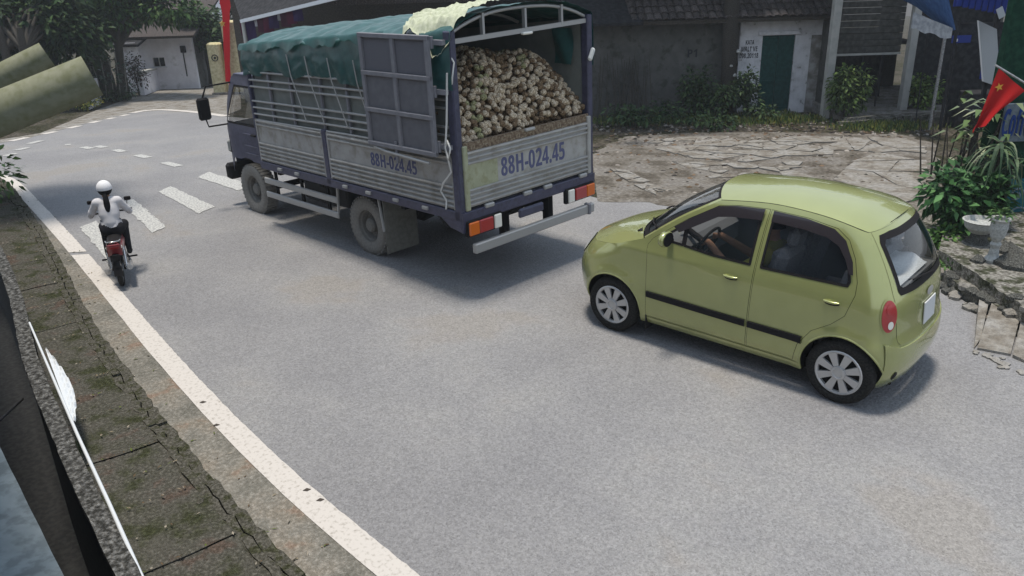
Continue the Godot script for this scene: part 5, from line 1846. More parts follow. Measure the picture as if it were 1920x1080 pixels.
			b.patch(vis, [], 0.06, 0.05, fn, 0.02, sg)
			obj("rain_visor", b, "visor", door)
		# arch lip and liner
		for ax in [1.125, -1.125]:
			b = MB.new()
			var ap = []
			for k in 25:
				var a = lerpf(-0.22, PI + 0.22, k / 24.0)
				var c = Vector2(ax + cos(a) * 0.335, 0.285 + sin(a) * 0.335)
				ap.append(fn.call(c.x, c.y) + Vector3(0, 0, -sg * 0.006))
			b.tube(ap, 0.011, 6)
			obj("arch_lip", b, "car_paint", car)
			b = MB.new()
			b.surf(18, 1, func(u: float, v: float):
				var a = lerpf(-0.3, PI + 0.3, u)
				return Vector3(ax + cos(a) * 0.337, 0.285 + sin(a) * 0.337, sg * lerpf(maxf(car_side_z(ax + cos(a) * 0.337, 0.285 + sin(a) * 0.337) - 0.012, 0.43), 0.42, v)))
			b.box(Vector3(ax, 0.4, sg * 0.42), Vector3(0.68, 0.45, 0.02))
			obj("arch_liner", b, "black", car)
		# mud flap behind the front wheel
		boxpart("mud_flap", Vector3(0.735, 0.21, sg * 0.60), Vector3(0.012, 0.16, 0.17), "trim", car)
		# sill
		b = MB.new()
		b.patch(P2([0.80, 0.20, 0.80, 0.265, -0.80, 0.265, -0.80, 0.20]), [], 0.1, 0.05, fn, 0.006, sg)
		obj("sill", b, "car_paint", car)
		# mirror
		var mr = group_node("door_mirror", car)
		b = MB.new()
		b.surf(12, 8, func(u: float, v: float):
			var a = u * TAU; var c = (v - 0.5) * PI
			var q = Vector3(0.062 * cos(c) * cos(a), 0.075 * sin(c), 0.098 * cos(c) * sin(a))
			q.x = maxf(q.x, -0.022)
			return Vector3(0.50, 1.125, sg * 0.775) + q)
		obj("shell", b, "car_paint", mr)
		b = MB.new()
		b.lathe([Vector2(0, 0.0), Vector2(0.06, 0.0), Vector2(0.075, 0.004)], Transform3D(Basis(Vector3(0, 0, 1), PI / 2).scaled(Vector3(1, 0.85, 1.1)), Vector3(0.474, 1.125, sg * 0.775)), 18)
		obj("mirror_glass", b, "trim", mr)
		b = MB.new()
		b.bar(Vector3(0.515, 1.08, sg * 0.655), Vector3(0.505, 1.10, sg * 0.72), 0.06, 0.05, Vector3.UP, 0.012)
		obj("arm", b, "trim", mr)
		# inner trim
		b = MB.new()
		b.patch(P2([0.85, 0.25, 0.85, 1.03, -1.15, 1.03, -1.15, 0.25]), [arch_f, arch_r], 0.2, 0.13, fn, -0.06, sg)
		obj("door_card", b, "interior", car)
	# bonnet, windscreen, roof
	var b = MB.new()
	b.patch(P2([0.0, -1.0, 1.0, -1.0, 1.0, 1.0, 0.0, 1.0]), [], 0.0625, 0.1, car_hood, 0.0, -1.0)
	obj("bonnet", b, "car_paint", car)
	b = MB.new()
	b.patch(P2([0.03, -0.93, 0.97, -0.91, 0.97, 0.91, 0.03, 0.93]), [], 0.125, 0.125, car_wind, -0.004, -1.0)
	obj("windscreen", b, "glass", car)
	b = MB.new()
	b.patch(P2([0.0, -0.955, 1.0, -0.94, 1.0, 0.94, 0.0, 0.955]), [P2([0.09, -0.90, 0.95, -0.885, 0.95, 0.885, 0.09, 0.90])], 0.06, 0.1, car_wind, 0.002, -1.0)
	obj("windscreen_band", b, "trim", car)
	for sg in [-1.0, 1.0]:
		b = MB.new()
		b.patch(P2([0.0, sg * 0.955, 1.0, sg * 0.94, 1.0, sg, 0.0, sg]), [], 0.1, 0.05, car_wind, 0.001, -1.0)
		obj("pillar", b, "car_paint", car)
	for k in 2:
		b = MB.new()
		var t0 = 0.35 - k * 0.75
		b.tube([car_wind(0.04, t0) + Vector3(0, 0.02, 0), car_wind(0.16, t0 + 0.35) + Vector3(0.01, 0.02, 0), car_wind(0.22, t0 + 0.62) + Vector3(0.01, 0.016, 0)], 0.008, 6)
		obj("wiper", b, "trim", car)
	b = MB.new()
	b.box(Vector3(0.86, 1.035, 0), Vector3(0.22, 0.02, 1.02))
	obj("cowl", b, "trim", car)
	b = MB.new()
	b.patch(P2([0.0, -0.985, 0.925, -0.985, 0.925, 0.985, 0.0, 0.985]), [], 0.05, 0.1, car_roof, 0.0, -1.0)
	obj("roof", b, "car_paint", car)
	b = MB.new()
	b.patch(P2([0.0, -0.999, 1.0, -0.999, 1.0, 0.999, 0.0, 0.999]), [], 0.1, 0.2, car_roof, -0.012, -1.0)
	obj("roof_gutter", b, "trim", car)
	b = MB.new()
	b.patch(P2([0.02, -0.9, 0.9, -0.9, 0.9, 0.9, 0.02, 0.9]), [], 0.1, 0.2, car_roof, -0.035, -1.0)
	obj("headlining", b, "liner", car)
	# front bumper and face
	b = MB.new()
	b.patch(P2([-50.0, 0.15, 50.0, 0.15, 50.0, 0.86, -50.0, 0.86]), [], 7.0, 0.06, car_front, 0.0, 1.0)
	obj("front_bumper", b, "car_paint", car)
	for sg in [-1.0, 1.0]:
		var hl = group_node("headlight", car)
		b = MB.new()
		b.patch(ellipse_rot(Vector2(sg * 31.0, 0.755), 12.0, 0.10, 0.0), [], 4.0, 0.04, car_front, 0.006, 1.0)
		obj("lens", b, "lens_clear", hl)
		b = MB.new()
		b.patch(ellipse_rot(Vector2(sg * 31.0, 0.755), 13.0, 0.11, 0.0), [], 4.0, 0.04, car_front, 0.003, 1.0)
		obj("bezel", b, "trim", hl)
	b = MB.new()
	b.patch(P2([-24.0, 0.60, 24.0, 0.60, 22.0, 0.70, -22.0, 0.70]), [], 6.0, 0.05, car_front, 0.005, 1.0)
	obj("grille", b, "trim", car)
	# rear: shell, hatch, glass, bumper, lamps
	var ro = PackedVector2Array()
	for k in 13:
		ro.append(Vector2(lerpf(-60, 60, k / 12.0), 0.45))
	for k in 25:
		var th = lerpf(60, -60, k / 24.0)
		ro.append(Vector2(th, rear_top(th)))
	var hatch = PackedVector2Array()
	for k in 9:
		hatch.append(Vector2(lerpf(-40, 40, k / 8.0), 0.585))
	hatch.append_array(P2([44.0, 0.62, 47.0, 0.90, 50.0, 1.0]))
	for k in 17:
		var th = lerpf(56, -56, k / 16.0)
		hatch.append(Vector2(th, rear_top(th) - 0.002))
	hatch.append_array(P2([-50.0, 1.0, -47.0, 0.90, -44.0, 0.62]))
	var glass = P2([-43.0, 1.03, -40.0, 1.0, 40.0, 1.0, 43.0, 1.03, 50.0, 1.36, 47.0, 1.405, 30.0, 1.42, -30.0, 1.42, -47.0, 1.405, -50.0, 1.36])
	b = MB.new()
	b.patch(ro, [hatch], 5.0, 0.05, car_rear, 0.0, -1.0)
	obj("rear_panel", b, "car_paint", car)
	b = MB.new()
	b.patch(ro, [glass], 10.0, 0.1, car_rear, -0.016, -1.0)
	obj("hatch_seam_backing", b, "trim", car)
	var ht = group_node("tailgate", car)
	b = MB.new()
	b.patch(inset(hatch, 0.0), [glass], 5.0, 0.05, car_rear, 0.003, -1.0)
	obj("skin", b, "car_paint", ht)
	b = MB.new()
	b.patch(P2([0.932, -0.985, 1.0, -0.985, 1.0, 0.985, 0.932, 0.985]), [], 0.05, 0.1, car_roof, 0.003, -1.0)
	obj("top_lip", b, "car_paint", ht)
	b = MB.new()
	b.patch(Geometry2D.offset_polygon(glass, 0.012)[0], [P2([-36.0, 1.06, -33.0, 1.04, 36.0, 1.04, 39.0, 1.06, 44.0, 1.35, 40.0, 1.385, -40.0, 1.385, -44.0, 1.35])], 5.0, 0.05, car_rear, 0.006, -1.0)
	obj("glass_band", b, "trim", ht)
	b = MB.new()
	b.patch(glass, [], 8.0, 0.08, car_rear, 0.001, -1.0)
	obj("rear_window", b, "glass", ht)
	b = MB.new()
	b.tube([car_rear(-8, 1.02) + Vector3(-0.015, 0, 0), car_rear(5, 1.06) + Vector3(-0.02, 0, 0), car_rear(22, 1.075) + Vector3(-0.02, 0, 0)], 0.007, 6)
	obj("rear_wiper", b, "trim", ht)
	b = MB.new()
	var pc = car_rear(0.1, 0.74)
	b.box(pc + Vector3(-0.012, 0, 0), Vector3(0.012, 0.19, 0.27), Basis(Vector3(0, 0, 1), -0.08), 0.004)
	obj("number_plate", b, "plate", ht)
	b = MB.new()
	b.patch(ellipse_rot(Vector2(0.1, 0.90), 3.2, 0.03, 0.0), [], 2.0, 0.02, car_rear, 0.012, -1.0)
	obj("badge", b, "hubcap", ht)
	# bumper
	b = MB.new()
	var bo = PackedVector2Array()
	for k in 13:
		bo.append(Vector2(lerpf(-62, 62, k / 12.0), 0.17))
	for k in 13:
		bo.append(Vector2(lerpf(62, -62, k / 12.0), 0.565 + 0.05 * smoothstep(38.0, 62.0, absf(lerpf(62, -62, k / 12.0)))))
	b.patch(bo, [], 5.0, 0.05, car_rear, 0.014, -1.0)
	b.surf(24, 1, func(u: float, v: float):
		var th = lerpf(-62, 62, u)
		var y = 0.565 + 0.05 * smoothstep(38.0, 62.0, absf(th))
		var p = car_rear(th, y)
		var q = car_rear(th, y) - Vector3(p.x + 1.1, 0, p.z).normalized() * 0.03
		return (p + Vector3(p.x + 1.1, 0, p.z).normalized() * 0.0145).lerp(q, v), 0, 1, 0, 1, -1.0)
	obj("rear_bumper", b, "car_paint", car)
	for sg in [-1.0, 1.0]:
		var tl = group_node("tail_light", car)
		b = MB.new()
		b.patch(ellipse_rot(Vector2(sg * 57.0, 0.845), 11.6, 0.142, 0.0), [], 4.0, 0.05, car_rear, 0.006, -1.0)
		obj("surround", b, "car_paint", tl)
		b = MB.new()
		b.patch(ellipse_rot(Vector2(sg * 57.0, 0.845), 9.8, 0.128, 0.0), [], 3.0, 0.03, car_rear, 0.012, -1.0)
		obj("lens", b, "lens_red", tl)
		b = MB.new()
		b.patch(ellipse_rot(Vector2(sg * 55.0, 0.775), 3.6, 0.034, 0.0, 16), [], 2.0, 0.02, car_rear, 0.016, -1.0)
		obj("reversing_lens", b, "lens_white", tl)
		b = MB.new()
		b.patch(ellipse_rot(Vector2(sg * 56.0, 0.90), 5.2, 0.045, 0.0, 16), [], 2.0, 0.02, car_rear, 0.015, -1.0)
		obj("brake_lens", b, "lens_red", tl)
	b = MB.new()
	b.patch(ellipse_rot(Vector2(44.0, 0.32), 3.0, 0.04, 0.0, 16), [], 2.0, 0.02, car_rear, 0.018, -1.0)
	obj("tow_cover", b, "trim", car)
	# floor, dash, seats
	b = MB.new()
	b.box(Vector3(0.05, 0.235, 0), Vector3(2.7, 0.09, 1.16))
	b.box(Vector3(1.25, 0.55, 0), Vector3(0.5, 0.6, 0.8))
	b.box(Vector3(-1.2, 0.4, 0), Vector3(0.5, 0.3, 0.8))
	obj("underbody", b, "black", car)
	b = MB.new()
	b.box(Vector3(0.66, 0.88, 0), Vector3(0.42, 0.28, 1.2), Basis(), 0.06)
	obj("dashboard", b, "interior", car)
	for q in [[-0.14, -0.33], [-0.14, 0.33]]:
		var se = group_node("front_seat", car)
		boxpart("cushion", Vector3(q[0] + 0.08, 0.50, q[1]), Vector3(0.5, 0.2, 0.48), "seat", se, 0.06)
		boxpart("backrest", Vector3(q[0] - 0.26, 0.86, q[1]), Vector3(0.15, 0.62, 0.46), "seat", se, 0.06, Basis(Vector3(0, 0, 1), 0.25))
		boxpart("headrest", Vector3(q[0] - 0.38, 1.25, q[1]), Vector3(0.10, 0.18, 0.26), "seat", se, 0.04, Basis(Vector3(0, 0, 1), 0.2))
	var bs = group_node("rear_seat", car)
	boxpart("cushion", Vector3(-0.72, 0.52, 0), Vector3(0.5, 0.2, 1.1), "seat", bs, 0.06)
	boxpart("backrest", Vector3(-1.02, 0.85, 0), Vector3(0.15, 0.58, 1.1), "seat", bs, 0.06, Basis(Vector3(0, 0, 1), 0.25))
	for z in [-0.3, 0.3]:
		boxpart("headrest", Vector3(-1.12, 1.22, z), Vector3(0.09, 0.16, 0.24), "seat", bs, 0.04)
	boxpart("parcel_shelf", Vector3(-1.27, 0.985, 0), Vector3(0.30, 0.02, 1.0), "interior", car)
	b = MB.new()
	var tor = []
	var sw = Transform3D(Basis(Vector3(0, 0, 1), 0.45), Vector3(0.33, 0.99, -0.33))
	for k in 25:
		var a = TAU * k / 24.0
		tor.append(sw * Vector3(0, cos(a) * 0.18, sin(a) * 0.18))
	b.tube(tor, 0.014, 8, false)
	b.tube([sw * Vector3(0, 0, -0.17), sw * Vector3(0.03, 0, 0), sw * Vector3(0, 0, 0.17)], 0.02, 6)
	b.tube([sw * Vector3(0.03, 0, 0), sw * Vector3(0, -0.17, 0)], 0.018, 6)
	b.tube([sw * Vector3(0.03, 0, 0), sw * Vector3(0.3, 0, 0)], 0.03, 6)
	obj("steering_wheel", b, "trim", car)
	# wheels
	var wh = group_node("wheel", car)
	var xf = Transform3D(Basis(Vector3(1, 0, 0), -PI / 2), V0)
	b = MB.new()
	b.lathe([Vector2(0.19, -0.08), Vector2(0.25, -0.082), Vector2(0.273, -0.07), Vector2(0.283, -0.045), Vector2(0.2835, 0.045), Vector2(0.273, 0.07), Vector2(0.25, 0.082), Vector2(0.20, 0.076), Vector2(0.192, 0.06)], xf, 36, true)
	obj("tyre", b, "rubber", wh)
	b = MB.new()
	b.lathe([Vector2(0, 0.045), Vector2(0.192, 0.045)], xf, 30)
	b.lathe([Vector2(0.19, -0.06), Vector2(0, -0.06)], xf, 30)
	obj("wheel_disc", b, "black", wh)
	b = MB.new()
	b.lathe([Vector2(0.168, 0.055), Vector2(0.172, 0.074), Vector2(0.188, 0.082), Vector2(0.197, 0.076)], xf, 36)
	b.lathe([Vector2(0.066, 0.06), Vector2(0.06, 0.09), Vector2(0.04, 0.094), Vector2(0.036, 0.086), Vector2(0, 0.088)], xf, 24)
	for k in 8:
		var a = TAU * k / 8.0
		var sp = Transform3D(xf.basis * Basis(Vector3.UP, a) * Basis(Vector3(1, 0, 0), -PI / 2), xf * Vector3(0, 0.058, 0))
		b.prism(P2([0.05, -0.021, 0.175, -0.035, 0.175, 0.035, 0.05, 0.021]), 0.02, sp)
	obj("hubcap", b, "hubcap", wh)
	var first = true
	for ax in [1.125, -1.125]:
		for sg in [-1.0, 1.0]:
			var w = wh
			if not first:
				w = wh.duplicate()
				w.name = "wheel"
				car.add_child(w, true)
			first = false
			w.position = Vector3(ax, 0.283, sg * 0.615)
			w.rotation = Vector3(0, 0 if sg < 0 else PI, 0.35 * ax)
	# things inside
	var org = car.transform
	var dr = thing("driver", "person in an olive shirt and white face mask driving the green car", "person")
	dr.transform = org
	dr.set_meta("label", "person in an olive shirt and white face mask driving the green car")
	var sk = Color(0.30, 0.17, 0.11)
	var sh = Color(0.20, 0.20, 0.045)
	var pt = Color(0.03, 0.03, 0.04)
	var bn = [
		[Vector3(-0.20, 0.66, -0.33), Vector3(-0.30, 0.95, -0.33), 0.15, 0.15, sh], [Vector3(-0.30, 0.95, -0.33), Vector3(-0.33, 1.08, -0.33), 0.15, 0.10, sh],
		[Vector3(-0.32, 1.06, -0.48), Vector3(-0.32, 1.06, -0.18), 0.068, 0.068, sh], [Vector3(-0.33, 1.08, -0.33), Vector3(-0.31, 1.20, -0.33), 0.055, 0.05, sk],
		[Vector3(-0.32, 1.05, -0.50), Vector3(-0.10, 0.90, -0.545), 0.058, 0.05, sh], [Vector3(-0.10, 0.90, -0.545), Vector3(-0.02, 0.885, -0.54), 0.046, 0.042, sk], [Vector3(-0.02, 0.885, -0.54), Vector3(0.24, 1.06, -0.46), 0.042, 0.03, sk],
		[Vector3(-0.32, 1.05, -0.16), Vector3(-0.08, 0.90, -0.14), 0.058, 0.048, sh], [Vector3(-0.08, 0.90, -0.14), Vector3(0.24, 1.06, -0.22), 0.042, 0.03, sk],
		[Vector3(-0.16, 0.64, -0.42), Vector3(0.24, 0.68, -0.44), 0.085, 0.07, pt], [Vector3(0.24, 0.68, -0.44), Vector3(0.52, 0.36, -0.42), 0.062, 0.045, pt],
		[Vector3(-0.16, 0.64, -0.24), Vector3(0.24, 0.68, -0.22), 0.085, 0.07, pt], [Vector3(0.24, 0.68, -0.22), Vector3(0.52, 0.36, -0.24), 0.062, 0.045, pt],
		[Vector3(-0.285, 1.31, -0.33), Vector3(-0.27, 1.25, -0.33), 0.092, 0.075, sk], [Vector3(-0.20, 1.275, -0.33), Vector3(-0.185, 1.255, -0.33), 0.014, 0.018, sk]]
	for hd in [[Vector3(0.24, 1.06, -0.46), -1.0], [Vector3(0.24, 1.06, -0.22), 1.0]]:
		for f in 4:
			var p: Vector3 = hd[0] + Vector3(0.04, 0.01 - f * 0.017, 0)
			bn.append([hd[0], p + Vector3(0.03, 0, 0), 0.018, 0.010, sk])
			bn.append([p + Vector3(0.03, 0, 0), p + Vector3(0.045, 0.005, hd[1] * -0.022), 0.010, 0.009, sk])
		bn.append([hd[0], hd[0] + Vector3(0.03, 0.035, hd[1] * -0.02), 0.014, 0.010, sk])
	obj("body", figure(bn, 0.016), "tinted", dr)
	b = MB.new()
	b.surf(14, 8, func(u: float, v: float):
		var a = u * TAU; var c = lerpf(-0.25, PI / 2, v)
		return Vector3(-0.305, 1.315, -0.33) + Vector3(cos(c) * cos(a) * 0.103, sin(c) * 0.108, cos(c) * sin(a) * 0.097))
	obj("hair", b, "black", dr)
	b = MB.new()
	b.surf(10, 6, func(u: float, v: float):
		var a = lerpf(-1.35, 1.35, u)
		var r = 0.098 - 0.012 * v + 0.022 * cos(a) * sin(PI * v)
		return Vector3(-0.28 + cos(a) * r, 1.295 - 0.095 * v, -0.33 + sin(a) * r * 0.92))
	obj("face_mask", b, "print_white", dr)
	var tw = thing("pale_towel", "pale blue-white cloth lying on the green car's parcel shelf", "towel")
	tw.transform = org
	b = MB.new()
	b.surf(12, 10, func(u: float, v: float):
		return Vector3(-1.40 + 0.26 * v, 1.0 + 0.035 * sin(u * 6.0 + v * 4.0) * sin(PI * v) + 0.05 * v + 0.02, lerpf(-0.46, 0.30, u)))
	obj("cloth", b, "towel", tw)

# ------------------------------------------------------------------ bodies: smooth union of tapered capsules, meshed as surface nets
func figure(bones: Array, cell: float, k := 0.03) -> MB:
	var lo = Vector3(1e9, 1e9, 1e9); var hi = -lo
	for q in bones:
		for e in [0, 1]:
			var r = Vector3.ONE * (q[2 + e] + cell * 3)
			lo = lo.min(q[e] - r); hi = hi.max(q[e] + r)
	var nx = int((hi.x - lo.x) / cell) + 2
	var ny = int((hi.y - lo.y) / cell) + 2
	var nz = int((hi.z - lo.z) / cell) + 2
	var f = PackedFloat32Array()
	f.resize(nx * ny * nz)
	f.fill(1.0)
	var who = PackedInt32Array()
	who.resize(nx * ny * nz)
	var near = PackedFloat32Array()
	near.resize(nx * ny * nz)
	near.fill(9.0)
	for bi in bones.size():
		var q = bones[bi]
		var a: Vector3 = q[0]; var b: Vector3 = q[1]
		var ra: float = q[2]; var rb: float = q[3]
		var mr = maxf(ra, rb) + cell * 3 + k
		var l2 = (a.min(b) - Vector3.ONE * mr - lo) / cell
		var h2 = (a.max(b) + Vector3.ONE * mr - lo) / cell
		var ab = b - a
		var inv = 1.0 / maxf(ab.length_squared(), 1e-9)
		var kk = minf(k, minf(ra, rb) * 0.9)
		for x in range(maxi(0, int(l2.x)), mini(nx, int(h2.x) + 1)):
			for y in range(maxi(0, int(l2.y)), mini(ny, int(h2.y) + 1)):
				for z in range(maxi(0, int(l2.z)), mini(nz, int(h2.z) + 1)):
					var p = lo + Vector3(x, y, z) * cell
					var t = clampf((p - a).dot(ab) * inv, 0.0, 1.0)
					var d = p.distance_to(a + ab * t) - lerpf(ra, rb, t)
					var i = (x * ny + y) * nz + z
					var o = f[i]
					var h = clampf(0.5 + 0.5 * (o - d) / kk, 0.0, 1.0)
					f[i] = lerpf(o, d, h) - kk * h * (1.0 - h)
					if d < near[i]:
						near[i] = d
						who[i] = bi
	var vid = {}
	var V = PackedVector3Array()
	var N = PackedVector3Array()
	var C = PackedColorArray()
	for x in nx - 1:
		for y in ny - 1:
			for z in nz - 1:
				var i = (x * ny + y) * nz + z
				var s = 0
				var ids = [i, i + 1, i + nz, i + nz + 1, i + ny * nz, i + ny * nz + 1, i + ny * nz + nz, i + ny * nz + nz + 1]
				for e in ids:
					if f[e] < 0.0:
						s += 1
				if s == 0 or s == 8:
					continue
				var acc = Vector3.ZERO
				var m = 0
				for e in [[0, 1], [2, 3], [4, 5], [6, 7], [0, 2], [1, 3], [4, 6], [5, 7], [0, 4], [1, 5], [2, 6], [3, 7]]:
					var fa = f[ids[e[0]]]; var fb = f[ids[e[1]]]
					if (fa < 0.0) != (fb < 0.0):
						var t = fa / (fa - fb)
						var pa = Vector3((e[0] >> 2) & 1, (e[0] >> 1) & 1, e[0] & 1)
						var pb = Vector3((e[1] >> 2) & 1, (e[1] >> 1) & 1, e[1] & 1)
						acc += pa.lerp(pb, t)
						m += 1
				vid[i] = V.size()
				V.append(lo + (Vector3(x, y, z) + acc / m) * cell)
				var g = Vector3(f[ids[4]] + f[ids[5]] + f[ids[6]] + f[ids[7]] - f[ids[0]] - f[ids[1]] - f[ids[2]] - f[ids[3]], f[ids[2]] + f[ids[3]] + f[ids[6]] + f[ids[7]] - f[ids[0]] - f[ids[1]] - f[ids[4]] - f[ids[5]], f[ids[1]] + f[ids[3]] + f[ids[5]] + f[ids[7]] - f[ids[0]] - f[ids[2]] - f[ids[4]] - f[ids[6]])
				N.append(g.normalized())
				C.append(bones[who[i]][4])
	var mb = MB.new()
	mb.use_c = true
	for x in range(1, nx - 1):
		for y in range(1, ny - 1):
			for z in range(1, nz - 1):
				var i = (x * ny + y) * nz + z
				var s = f[i] < 0.0
				for ax in 3:
					var j = i + (ny * nz if ax == 0 else (nz if ax == 1 else 1))
					if s == (f[j] < 0.0):
						continue
					var u = nz if ax == 0 else (1 if ax == 1 else ny * nz)
					var w = 1 if ax == 0 else (ny * nz if ax == 1 else nz)
					var q = [i, i - u, i - u - w, i - w]
					if not (vid.has(q[0]) and vid.has(q[1]) and vid.has(q[2]) and vid.has(q[3])):
						continue
					var id = [vid[q[0]], vid[q[1]], vid[q[2]], vid[q[3]]]
					mb.col = C[id[0]]
					mb.t3(V[id[0]], V[id[1]], V[id[2]], N[id[0]], N[id[1]], N[id[2]])
					mb.t3(V[id[0]], V[id[2]], V[id[3]], N[id[0]], N[id[2]], N[id[3]])
	return mb

# ------------------------------------------------------------------ loaded truck
func truck_materials():
	mats.alu = with_detail(MN([[0.15, lin(0.32, 0.313, 0.302)], [0.85, lin(0.38, 0.372, 0.36)]], 0.012, 1.6, 0.5, false), [[0.15, Color(0.9, 0.89, 0.86)], [0.5, Color(1, 1, 1)]], 0.02, 2.3, false)
	mats.alu_green = with_detail(MN([[0.15, lin(0.30, 0.31, 0.21)], [0.85, lin(0.36, 0.37, 0.26)]], 0.012, 1.2, 0.6, false), [[0.2, Color(0.92, 0.91, 0.87)], [0.5, Color(1, 1, 1)]], 0.02, 1.5, false)
	mats.truck_blue = with_detail(MN([[0.3, lin(0.042, 0.043, 0.08)], [0.7, lin(0.054, 0.055, 0.10)]], 0.015, 1.3, 0.42, false), [[0.2, Color(0.88, 0.87, 0.86)], [0.5, Color(1, 1, 1)]], 0.03, 1.3, false)
	mats.tarp = with_detail(MN([[0.25, lin(0.014, 0.068, 0.066)], [0.7, lin(0.019, 0.085, 0.082)]], 0.015, 1.5, 0.4, false), [[0.2, Color(0.9, 0.9, 0.9)], [0.5, Color(1, 1, 1)]], 0.03, 2.1, false)
	mats.tarp_pale = MN([[0.25, lin(0.36, 0.39, 0.27)], [0.7, lin(0.50, 0.52, 0.40)]], 0.02, 0.6, 0.6, false)
	mats.sheet_side = MN([[0.2, lin(0.155, 0.168, 0.158)], [0.8, lin(0.195, 0.208, 0.197)]], 0.012, 1.9, 0.65, false)
	mats.rail = M(lin(0.34, 0.34, 0.335), 0.45, 0.3)
	mats.gate_grey = MN([[0.2, lin(0.19, 0.19, 0.21)], [0.8, lin(0.225, 0.225, 0.245)]], 0.015, 1.2, 0.65, false)
	mats.gate_panel = MN([[0.2, lin(0.138, 0.138, 0.152)], [0.8, lin(0.16, 0.16, 0.176)]], 0.015, 1.2, 0.7, false)
	mats.gate_rough = MN([[0.35, lin(0.08, 0.08, 0.095)], [0.55, lin(0.18, 0.18, 0.20)]], 0.12, 0.5, 0.7, false)
	mats.wood = MN([[0.25, lin(0.10, 0.07, 0.05)], [0.5, lin(0.17, 0.125, 0.09)], [0.75, lin(0.28, 0.24, 0.17)]], 0.03, 0.7, 0.9, false)
	mats.tyre_dusty = MN([[0.2, lin(0.16, 0.155, 0.145)], [0.8, lin(0.22, 0.213, 0.20)]], 0.03, 0.7, 0.95, false)
	mats.hub_dusty = MN([[0.2, lin(0.13, 0.126, 0.118)], [0.8, lin(0.19, 0.184, 0.173)]], 0.03, 0.5, 0.85, false)
	mats.flap = MN([[0.2, lin(0.115, 0.115, 0.103)], [0.8, lin(0.15, 0.149, 0.136)]], 0.02, 0.9, 0.9, false)
	mats.truck_letter = M(lin(0.10, 0.105, 0.19), 0.75)
	mats.rope = M(lin(0.36, 0.36, 0.35), 0.9)
	mats.rope_white = M(lin(0.6, 0.6, 0.58), 0.9)
	mats.coconut_pale = MN([[0.30, lin(0.15, 0.095, 0.055)], [0.42, lin(0.42, 0.33, 0.225)], [0.62, lin(0.70, 0.61, 0.47)]], 0.016, 0.15, 0.9, false)
	mats.coconut_brown = MN([[0.30, lin(0.07, 0.044, 0.026)], [0.5, lin(0.16, 0.105, 0.062)], [0.68, lin(0.36, 0.265, 0.17)]], 0.016, 0.13, 0.95, false)
	mats.coconut_green = MN([[0.30, lin(0.12, 0.12, 0.05)], [0.5, lin(0.30, 0.29, 0.15)], [0.68, lin(0.52, 0.48, 0.31)]], 0.016, 0.15, 0.9, false)
	mats.dark_inside = M(lin(0.055, 0.056, 0.058), 0.9)

func cab_side(x: float, y: float) -> Vector3:
	return Vector3(x, y, -(0.92 - 0.13 * clampf((y - 1.3) / 0.8, 0.0, 1.0) - 0.16 * pow(clampf((x - 3.45) / 0.35, 0.0, 1.0), 2.0)))

func cab_side_r(x: float, y: float) -> Vector3:
	var p = cab_side(x, y)
	return Vector3(p.x, p.y, -p.z)

func heap_y(f: float, l: float) -> float:
	# surface of the load: f along the truck, l to its left
	var u = clampf((f + 2.06) / 0.62, 0.0, 1.0)
	var crest = 2.50 - 0.30 * pow(clampf((-l - 0.45) / 0.6, 0.0, 1.0), 2.0) - 0.36 * pow(clampf((l - 0.1) / 0.95, 0.0, 1.0), 1.8)
	var low = 1.73 + 0.06 * clampf(-l, 0.0, 1.0)
	return lerpf(low, crest, sin(u * PI / 2.0)) + 0.03 * sin(l * 7.0 + f * 4.0) - 0.25 * clampf(f + 0.6, 0.0, 1.2)

func truck_ys(f: float) -> float:
	return lerpf(2.92, 2.58, clampf((f + 2.1) / 4.4, 0.0, 1.0))

